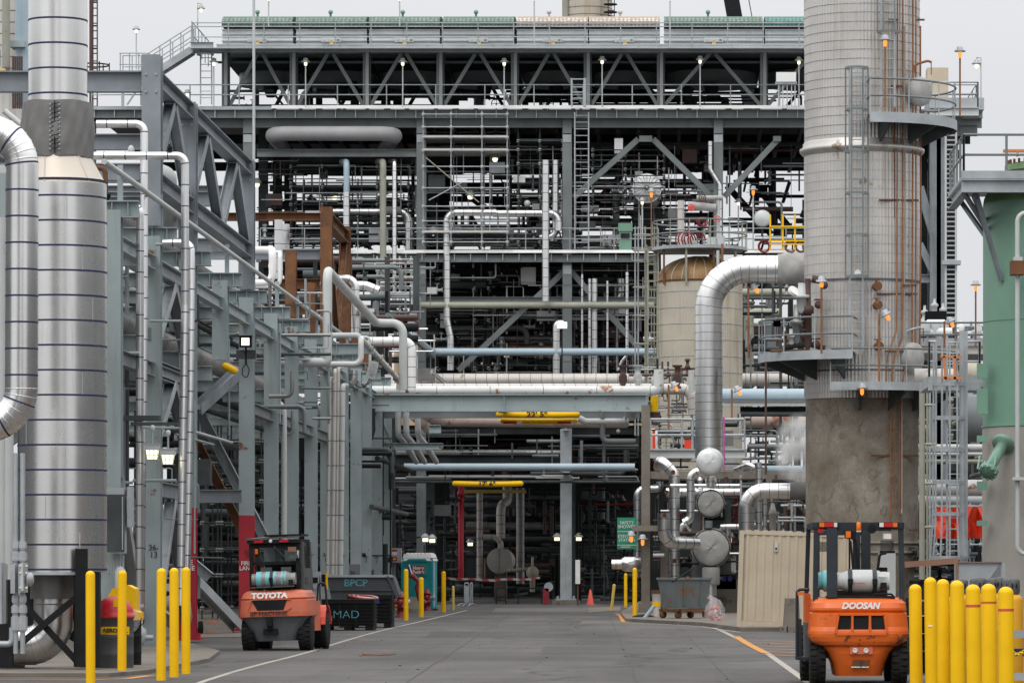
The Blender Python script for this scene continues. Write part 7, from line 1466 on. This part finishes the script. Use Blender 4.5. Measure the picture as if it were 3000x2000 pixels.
# dumpster on wheels
d=123.; p=G(1572,1427); t=thing('wheeled_dumpster','rust-streaked grey wheeled dumpster in front of the exchanger stack','dumpster',loc=(p.x,p.y+.5,0.1),rz=math.radians(33))
b=MB(); a=.62; c=.55; b.hexa([(-a*.8,-c*.75,.3),(a*.8,-c*.75,.3),(a*.8,c*.75,.3),(-a*.8,c*.75,.3),(-a,-c,1.2),(a,-c,1.2),(a,c,1.2),(-a,c,1.2)],'dumpster')
for q,r_ in (((-a,-c),(a,-c)),((a,-c),(a,c)),((a,c),(-a,c)),((-a,c),(-a,-c))): b.bar((q[0],q[1],1.2),(r_[0],r_[1],1.2),.07,.07,'dumpster')
for x in (-.35,.3): b.bar((x*.85,-c*.8,.4),(x,-c*1.01,1.1),.05,.05,'dumpster',XA)
b.obj('bin',t); b=MB(); b.box((-.6,-.5,.2),(.6,-.4,.28),'rust'); b.box((-.6,.4,.2),(.6,.5,.28),'rust'); b.box((-.55,-.5,.2),(-.45,.5,.28),'rust'); b.box((.45,-.5,.2),(.55,.5,.28),'rust'); b.obj('undercarriage',t)
for x in (-.5,.5):
    for y in (-.42,.42): b=MB(); b.lathe([(.04,-.04),(.11,-.04),(.11,.04),(.04,.04)],(x,y,.11),'rust',16,YA); b.box((x-.03,y-.05,.1),(x+.03,y+.05,.22),'rust'); b.obj('wheel',t)
p=G(1642,1432); RT=random.Random(4); b=MB(); n=18; vs=[]
for i in range(12):
    tt=i/11; z=.02+.82*tt; r=.31*math.sin(PI*min(1,.28+tt*.72))**.6*(1-.25*tt)+.02
    for j in range(n): a=2*PI*j/n; rr=r*(1+.09*math.sin(a*4+i*1.3)+.06*math.sin(a*7-i)); vs.append(p+V((rr*math.cos(a)+(-.12 if tt>.9 else 0),.3+rr*math.sin(a),z)))
b.add(vs,[(i*n+j,i*n+(j+1)%n,(i+1)*n+(j+1)%n,(i+1)*n+j) for i in range(11) for j in range(n)],'bag',True); b.add(vs[-n:],[tuple(range(n))],'bag')
tb=b.obj('rubbish_bag',None,'clear plastic bag full of red and white rubbish beside the dumpster','bag')
b=MB()
for k in range(60):
    a=RT.uniform(0,2*PI); r=RT.uniform(0,.23); z=RT.uniform(.05,.5); c=p+V((r*math.cos(a),.3+r*math.sin(a),z)); s_=RT.uniform(.03,.07); e=V((RT.uniform(-1,1),RT.uniform(-1,1),RT.uniform(-1,1))).normalized()
    b.bar(c-e*s_,c+e*s_,s_*1.3,s_*.5,RT.choice(['brightred','white','stripe','letwhite','pink','conegrey']))
q=b.obj('rubbish',tb,kind='stuff'); q.location=-tb.location
b=MB(); p=G(1508,1422); b.lathe([(.11,0),(.13,.5),(.16,.85),(.17,.86),(.17,.92),(.0,.93)],p,'offwhite',16); b.lathe([(.172,.82),(.172,.93)],p,'rust',16); b.lathe([(.135,.42),(.14,.56)],p,'yellow',16); b.obj('small_barrel',None,'narrow off-white barrel with a yellow label left of the dumpster','barrel')
b=MB(); b.tube([P(1478,1422,127),P(1503,1390,127)],.06,'blue',10); b.obj('loose_pipe',None,'pale blue pipe leaning beside the concrete post','pipe'); b=MB(); b.ball(P(1478,1420,127.5),.25,'black',10,(1.6,1,.6)); b.obj('black_sack',None,'black plastic sack slumped at the foot of the concrete post','sack')
b=MB(); b.tube([P(1545,1335,122),P(1593,1304,124)],.025,'black',6); b.obj('iron_bar',None,'black bar leaning out of the dumpster','bar')
b=MB(); d=141; b.box(P(1622,1352,d),P(1690,1318,d+.5),'dark'); [b.box(P(x,1334,d-.04),P(x+9,1322,d-.01),'signblue') for x in (1645,1658,1672)]; b.obj('battery_rack',None,'dark rack with blue devices right of the lowest exchanger','rack')
b=MB(); b.box(P(2020,1380,100),P(2054,1270,100.6),'palegrey'); b.obj('pale_cabinet',None,'pale grey cabinet seen through the cab of the orange forklift','cabinet')
b=MB(); b.bar(P(2078,1296,70),P(2199,1287,70),.1,.1,'woodbeam'); b.obj('brown_beam',None,'brown painted beam sloping behind the thick yellow bollards','beam')
d=72; b=MB(); b.box(P(2200,1345,d),P(2299,1291,d+.9),'galv'); b.bar(P(2198,1290.5,d-.02),P(2301,1290.5,d-.02),.05,.02,'woodbeam'); b.ext([P(2298,1292,d-.03),P(2298,1345,d-.03),P(2262,1345,d-.03)],(0,.02,0),'steel'); b.bar(P(2198,1360,d),P(2198,1284,d),.05,.05,'woodbeam',YA); b.bar(P(2200,1570,d+.3),P(2200,1345,d+.3),.08,.08,'dark',YA); b.bar(P(2298,1570,d+.3),P(2298,1345,d+.3),.08,.08,'dark',YA); b.obj('sheet_metal_hood',None,'large grey sheet metal hood with a brown rim behind the thick yellow bollards','hood')
d=62; t=thing('steel_rack','dark steel rack with pale shelf edges behind the nearest thick bollards','rack',at=P(2110,1560,d)); b=MB(); b.box(P(2086,1545,d+.5),P(2170,1380,d+.6),'black'); b.obj('back_panel',t)
for x in (2084,2170):
    for k in (0,.8): b=MB(); b.bar(P(x,1572,d+k),P(x,1372,d+k),.05,.05,'black',YA); b.obj('upright',t)
for y in (1413,1453,1493): b=MB(); b.box(P(2082,y+1.6,d-.04),P(2172,y-1,d+.8),'lampgrey'); b.obj('shelf',t)
def cyl(label,x,d,yt,m='cylyellow'):
    p=V((X(x,d),d,0)); h=Z(yt,d); t=thing('gas_cylinder',label,'gas cylinder','gas cylinders behind the thick bollards',loc=p); r=.115
    b=MB(); b.lathe([(r,.06),(r,h-.28)]+[(r*math.cos(q),h-.28+.09*math.sin(q)) for q in [PI/2*i/5 for i in range(1,5)]]+[(.04,h-.18)],(0,0,0),m,24); b.obj('body',t)
    b=MB(); b.lathe([(.07,h-.2),(.078,h-.16),(.078,h-.04),(.06,h-.01),(0,h)],(0,0,0),'cabgrey' if m=='cylyellow' else 'steel',16); b.box((-.03,-.085,h-.12),(-.012,-.07,h-.07),'black'); b.box((.02,-.085,h-.12),(.038,-.07,h-.07),'black'); b.obj('cap',t); return t
for x,d,y,l in ((2196,54,1331,'gas cylinder cap peeking out behind the third thick bollard'),(2210,53.5,1328,'gas cylinder with its grey cap above the fourth thick bollard'),(2241,53,1326,'left gas cylinder of the pair above the first striped bollard'),(2253,52.6,1325,'right gas cylinder of the pair above the first striped bollard'),(2280,52,1326,'left gas cylinder of the pair above the bollard with the highest stripe'),(2295,52,1324,'right gas cylinder of the pair above the bollard with the highest stripe'),(2316,51,1327,'gas cylinder right behind the last striped bollard'),(2328,50,1326,'most exposed yellow gas cylinder with rust marks at the far right')): cyl(l,x,d,y)
d=49.3; cr=thing('cylinder_rack','grey steel rails holding the gas cylinders at the right edge','rack',at=P(2380,1590,d))
for y in (1455,1497,1553): b=MB(); b.bar(P(2318,y,d),P(2420,y,d),.04,.09,'galv' if y!=1497 else 'navy'); b.obj('rail',cr)
b=MB(); b.bar(P(2385,1600,d+.06),P(2385,1440,d+.06),.06,.06,'galv',YA); b.obj('upright',cr)
b=MB(); pts=[P(2322+i*4,1495+6*math.sin(i*.5)+i*.6,48.9) for i in range(10)]
for i,(u,v_) in enumerate(zip(pts,pts[1:])): b.ring((u+v_)/2,.022,.006,'yellow',V((0,1,.0)) if i%2 else UP,10,5)
b.obj('chain',None,'yellow plastic chain hanging at the cylinder rack','chain')
b=MB(); b.lathe([(.05,0),(.05,.2),(.02,.25)],P(2374,1470,52),'orangepaint',10); b.box(P(2340,1600,54),P(2420,1500,55),'orangepaint'); b.obj('orange_box',None,'orange box at the right edge behind the cylinders','box')
# small ground debris
RD=random.Random(12); b=MB()
for k in range(110):
    d=RD.uniform(57,130); x=RD.uniform(-7,4.5); s_=RD.uniform(.004,.016); b.ball((x,d,s_*.4),s_,RD.choice(['black','mid','dark','woodbeam']),6,(RD.uniform(.7,1.8),1,.6))
b.obj('pebbles',None,kind='stuff',origin=False)
b=MB(); p=G(862,1504); [b.bar(p+V((RD.uniform(-.35,.35),RD.uniform(-.9,.9),.012)),p+V((RD.uniform(-.35,.35),RD.uniform(-.9,.9),.015)),.02,.012,'woodbeam') for k in range(14)]; b.obj('twigs',None,kind='stuff')
# wisp of steam by the concrete base
def steam():
    m=bpy.data.materials.new('steam_volume'); m.use_nodes=True; nt=m.node_tree; N=nt.nodes; L=nt.links; N.remove(N['Principled BSDF']); v=N.new('ShaderNodeVolumePrincipled'); v.inputs['Color'].default_value=(1,1,1,1); v.inputs['Anisotropy'].default_value=.1
    tc=N.new('ShaderNodeTexCoord'); n=N.new('ShaderNodeTexNoise'); n.inputs['Scale'].default_value=1.5; n.inputs['Detail'].default_value=5; L.new(tc.outputs['Object'],n.inputs['Vector'])
    r=N.new('ShaderNodeMapRange'); r.inputs['From Min'].default_value=.38; r.inputs['From Max'].default_value=.68; r.inputs['To Max'].default_value=7.; L.new(n.outputs['Fac'],r.inputs['Value']); sb=N.new('ShaderNodeVectorMath'); sb.operation='SUBTRACT'; sb.inputs[1].default_value=(.5,.5,.5); L.new(tc.outputs['Generated'],sb.inputs[0]); ln=N.new('ShaderNodeVectorMath'); ln.operation='LENGTH'; L.new(sb.outputs[0],ln.inputs[0]); fo=N.new('ShaderNodeMapRange'); fo.inputs['From Min'].default_value=.12; fo.inputs['From Max'].default_value=.48; fo.inputs['To Min'].default_value=1; fo.inputs['To Max'].default_value=0; L.new(ln.outputs['Value'],fo.inputs['Value']); mu=N.new('ShaderNodeMath'); mu.operation='MULTIPLY'; L.new(r.outputs[0],mu.inputs[0]); L.new(fo.outputs[0],mu.inputs[1]); L.new(mu.outputs[0],v.inputs['Density']); L.new(v.outputs[0],N['Material Output'].inputs['Volume']); return m
MATS['steam']=steam
b=MB(); b.ball(P(1834,1036,133),1.0,'steam',16,(.9,.8,1.35)); b.obj('steam',None,kind='stuff')
# ------------------------------------------------------------------ lamps
def lamp(label,x,yt,yb,d,kind,tilt=0,pole='galv',arm=0,big=1.):
    """post lamp: yt is the photo row of its hood, yb that of its foot"""
    c=P(x,yt,d); f=P(x,yb,d); t=thing('post_lamp',label,'lamp','industrial post lamps',at=f)
    px=X(arm,d) if arm else c.x
    b=MB()
    if arm: b.tube([V((px,d,f.z)),V((px,d,c.z+.3*big)),V((c.x,d,c.z+.3*big)),c+UP*.1],.03,pole,6)
    elif tilt: b.tube([f+XA*-.25*tilt,c+V((-.25*tilt,0,.1))],.035,pole,6)
    elif abs(yb-yt)>12: b.tube([f,c-UP*.05],.03,pole,6)
    if arm or tilt or abs(yb-yt)>12: b.obj('pole',t)
    ax=V((-.5*tilt,-.2,.85)).normalized() if tilt else UP
    k=big*.72; dn=-ax
    up=(not arm and not tilt and kind=='warm')
    b=MB(); b.lathe([(.05*k,.34*k),(.14*k,.3*k),(.15*k,.16*k),(.25*k,.15*k),(.24*k,.09*k),(.12*k,.08*k)],c,'lampgrey',14,ax); b.obj('hood',t)
    b=MB(); r=.08*k if kind!='amber' else .075*k
    b.lathe([(r,.08*k),(r*1.15,0),(r*.95,-.14*k if kind=='amber' else -.08*k),(r*.3,-.2*k if kind=='amber' else -.12*k)],c,kind,12,ax); b.obj('globe',t)
for i,(x,y) in enumerate(((491,147),(702,147),(925,147),(1158,147),(1383,143),(1608,142),(1835,144))):
    lamp('%s of the seven post lamps standing along the roof deck handrail, counted from the left'%('first','second','third','fourth','fifth','sixth','seventh')[i],x,y,246,183.9,'warm',pole='palegrey',big=1.1)
for i,(x,y,yb,d) in enumerate(((313,72,160,184),(430,218,246,184),(617,-2,60,183),(918,-2,60,183),(1227,-3,108,183),(1539,-3,108,183),(1848,-3,115,183))):
    lamp(('post lamp standing alone by the foot of the roof stair','low post lamp right of the grey truss on the roof deck','post lamp above the first air cooler','post lamp above the third air cooler','post lamp above the left beige air cooler','post lamp above the wide green air cooler','post lamp next to the silver tower above the last air cooler')[i],x,y,yb,d,'warm',pole='palegrey')
lamp('lamp on a bent arm at the head of the roof stair',462,24,62,183.5,'warm',pole='galv',arm=454)
lamp('white lamp on a bent arm at the far right roof platform',2243,152,245,149,'warm',arm=2253)
for a in (('amber lamp on a rusty pole in front of the upper tower platform',2033,98,246,126.8,0,'copper'),('amber lamp on a thin rusty pole right of the upper tower platform, against the sky',2205,124,268,129,0,'copper'),('amber lamp on a brown pole in front of the silver drum',1496,446,572,183,0,'copper'),
 ('amber lamp on a pale pole left of the white disc',1730,441,572,184,0,'palegrey'),('amber lamp tilted on a pole left of the tower at the elbow pipe',1737,665,822,131,1,'copper'),('amber lamp on a brown pole at the left round platform',1887,652,812,126.7,0.01,'copper'),('amber lamp tilted on a pole in front of the tower ladder',2038,727,876,126.7,1,'copper'),
 ('amber lamp on a rusty pole left of the green tank',2241,660,795,139,0,'copper'),('amber lamp tilted beside the white relief valves',2186,743,795,139,1,'copper'),('amber lamp tilted in front of the thick white drop pipe',1552,890,985,146,1,'copper'),('amber lamp right of the huge elbow pipe',1697,900,960,146,1,'copper'),('amber lamp hanging under the lowest tower platform',1980,897,890,126.9,0,'galv'),
 ('amber lamp in front of the green safety sign',1450,1235,1230,139.5,0,'galv'),('amber lamp hanging on the concrete post',1476,1243,1236,140,0,'galv'),('amber lamp between the lowest exchanger and the container',1677,1238,1230,142,0,'galv'),('amber lamp on a thin pole at the left of the ladder tower',1462,588,640,158,0,'galv')):
    if 'ladder tower' in a[0]: continue
    lamp(a[0],a[1],a[2],a[3],a[4],'amber',a[5],a[6],0,1.0 if a[4]<150 else 1.15)
for a in (('white post lamp beside the drum on the middle deck',1475,466,574,183,0),('white post lamp standing against the sky left of the tower',1696,468,572,186,0)): lamp(a[0],a[1],a[2],a[3],a[4],'warm',0,'palegrey')
c=P(2149,735,137); b=MB(); b.box(c+V((-.35,-.3,0)),c+V((.35,.3,.28)),'black'); b.box(c+V((-.28,-.29,-.03)),c+V((.28,.25,-.004)),'led'); b.obj('box_lamp',None,'black box-shaped lit lamp beside the white valves right of the tower','lamp')
t=thing('led_floodlight','bright white four-panel LED floodlight on a thin stand in the middle of the structure','floodlight',at=P(1291,857,180)); c=P(1291,747,180)
b=MB(); b.tube([P(1291,857,180),c],.03,'dark',6); b.bar(c-XA*.25,c+XA*.25,.06,.06,'lampgrey'); b.obj('stand',t)
b=MB(); b.box(c+V((-.23,-.1,-.15)),c+V((.23,.0,.15)),'white'); b.obj('housing',t)
for k in range(4): b=MB(); b.box(c+V((-.2+k*.105,-.115,-.12)),c+V((-.115+k*.105,-.103,.12)),'led'); b.obj('panel',t)
for i,(x,y,d,l) in enumerate(((1350,1217,190,'left one of the two warm lamps beside the central post'),(1414,1217,190,'right one of the two warm lamps beside the central post'),(977,1238,180,'warm lamp in the dark above the portable toilet'),(993,1240,181,'second warm lamp in the dark above the portable toilet'),(1080,1248,205,'tiny white lamp left of the deep exchanger'))):
    if i<2: x=1019.2+(743,886)[i]*.35; y=940.8+843*.35
    c=P(x,y,d); t=thing('deck_lamp',l,'lamp','warm lamps in the shaded opening',at=c)
    MB().lathe([(.06,.26),(.1,.22),(.2,.1),(.2,.06),(.1,.05)],c,'lampgrey',12).obj('hood',t); b=MB(); b.box(c+V((-.12,-.1,-.1)),c+V((.12,.1,.05)),'warm'); b.obj('globe',t)
for x,y,d,l in ((590,424,186,'lit lamp under the top deck at the left end of the structure'),(768,453,189,'round lit lamp hanging between the upright pipes'),(1137,366,186,'lit lamp under the boarded lift of the tall scaffold'),(1080,452,186,'lit lamp left of the tall scaffold'),(1307,455,186,'lit lamp on the central column below the ladder'),(920,597,186,'lit lamp at the rail behind the slim silver pipe'),(995,535,186,'lit lamp behind the scaffold at the left of the middle deck')):
    c=P(x,y,d); t=thing('deck_lamp',l,'lamp','lit lamps hanging inside the structure',at=c)
    MB().lathe([(.05,.3),(.12,.25),(.22,.1),(.22,.06),(.1,.05)],c,'lampgrey',12).obj('hood',t); MB().lathe([(.1,.06),(.13,0),(.09,-.1),(.02,-.12)],c,'warm',12).obj('globe',t)
# ------------------------------------------------------------------ unseen blocks added for shade and reflections, and distant trees
def side(name,label,x,w,spans):
    t=thing(name,label,'building',at=(x,60,0)); b=MB()
    for y0,y1,h in spans:
        b.box((x,y0,0),(x+w,y1,h),'wallgrey')
        y=y0+1
        while y<y1-1:
            s=-.3 if w>0 else .3
            b.box((x+s,y,0),(x+s*.02,y+.4,h-.2),'mid'); y+=6
    b.obj('wall',t)
side('reflection_block','unseen grey block beyond the left rack, added for shade and reflections',-33,-12,((50,75,12),(76,176,11)))
side('reflection_block','unseen grey block beyond the right yard, added for shade and reflections',21,12,((31,70,13),(71,176,12)))
lu=thing('shade_cover','dark roof and wall added to shade the space behind the left rack','shade cover',at=(-25,130,0))  # roof and wall added to darken the space behind the rack
b=MB(); b.box((-33,92,7.3),(-18.4,176,7.6),'dark'); b.obj('roof',lu)
b=MB(); b.box((-33,92,0),(-32.7,176,7.3),'dark'); b.obj('wall',lu)
for nm,l,x0,x1,y,h in (('reflection_block','tall grey block behind the viewpoint on the left, added to darken reflections',-44,-15,-30,26),('reflection_block','tall grey block behind the viewpoint on the right, added to darken reflections',9,19,-24,24)):
    b=MB(); b.box((x0,y-12,0),(x1,y,h),'wallgrey'); b.obj(nm,None,l,'building')  # tall blocks added behind the camera for dark bands in the reflections
RH=random.Random(8); b=MB(); n=120; vs=[]
for i in range(n+1):
    x=-900+1800*i/n; h=5+3*math.sin(i*.21)+2*math.sin(i*.57+1)+RH.uniform(-.8,.8); vs+=[V((x,720,-1)),V((x,722,h)),V((x,760,h*1.1)),V((x,800,-1))]
b.add(vs,[(4*i+j,4*i+4+j,4*i+5+j,4*i+1+j) for i in range(n) for j in range(3)],'treeline',False); b.obj('hills',kind='structure',origin=False)
# ------------------------------------------------------------------ light and camera
EL,AZ=math.radians(52),math.radians(200)
w=bpy.data.worlds.new("World"); SC.world=w; w.use_nodes=True; nt=w.node_tree; N=nt.nodes; L=nt.links
bg=N['Background']; sky=N.new('ShaderNodeTexSky'); sky.sky_type='NISHITA'; sky.sun_disc=False; sky.sun_elevation=EL; sky.sun_rotation=AZ; sky.dust_density=4; sky.air_density=1
# overcast: the clear sky seen through an even white cloud layer, brighter towards the zenith
tc=N.new('ShaderNodeTexCoord'); sp=N.new('ShaderNodeSeparateXYZ'); L.new(tc.outputs['Generated'],sp.inputs[0])
cl=ramps(N,L,sp.outputs['Z'],[(0.,(.79,.795,.815)),(.12,(.825,.83,.85)),(.45,(1.4,1.4,1.4)),(1.,(2.1,2.1,2.1))])
nz=noise(N,L,tc.outputs['Generated'],2.2,5,.55,(1,1,2.5)); nr=ramps(N,L,nz,[(.32,(.93,.937,.95)),(.68,(1.04,1.04,1.035))])
cl=mixc(N,L,1.,cl,nr,'MULTIPLY')
sc=mixc(N,L,1.,cl,(10.,10.,10.),'MULTIPLY')
c=mixc(N,L,.93,sky.outputs[0],sc); L.new(c,bg.inputs['Color']); bg.inputs['Strength'].default_value=.1
sun=bpy.data.lights.new('sun','SUN'); sun.energy=.9; sun.angle=math.radians(25); sun.color=(1,.97,.92)
so=bpy.data.objects.new('sun',sun); COL.objects.link(so); so.location=(0,0,60)
sd=V((math.cos(EL)*math.sin(AZ),math.cos(EL)*math.cos(AZ),math.sin(EL))); so.rotation_euler=sd.to_track_quat('Z','Y').to_euler()
cam=bpy.data.cameras.new('camera'); co=bpy.data.objects.new('camera',cam); COL.objects.link(co); co.location=(0,0,EYE); co.rotation_euler=(PI/2,0,0)
cam.sensor_width=36; cam.lens=36*F/2352; cam.shift_x=-(CX-1176)/2352; cam.shift_y=(CY-784)/2352; cam.clip_start=.5; cam.clip_end=20000
SC.camera=co
SC.view_settings.view_transform='Standard'; SC.view_settings.look='None'; SC.view_settings.exposure=0; SC.view_settings.gamma=1
SC.render.engine='CYCLES'; SC.cycles.max_bounces=6; SC.cycles.diffuse_bounces=3; SC.cycles.glossy_bounces=3; SC.cycles.transparent_max_bounces=8; SC.cycles.volume_bounces=2; SC.cycles.use_denoising=True; SC.cycles.sample_clamp_indirect=4
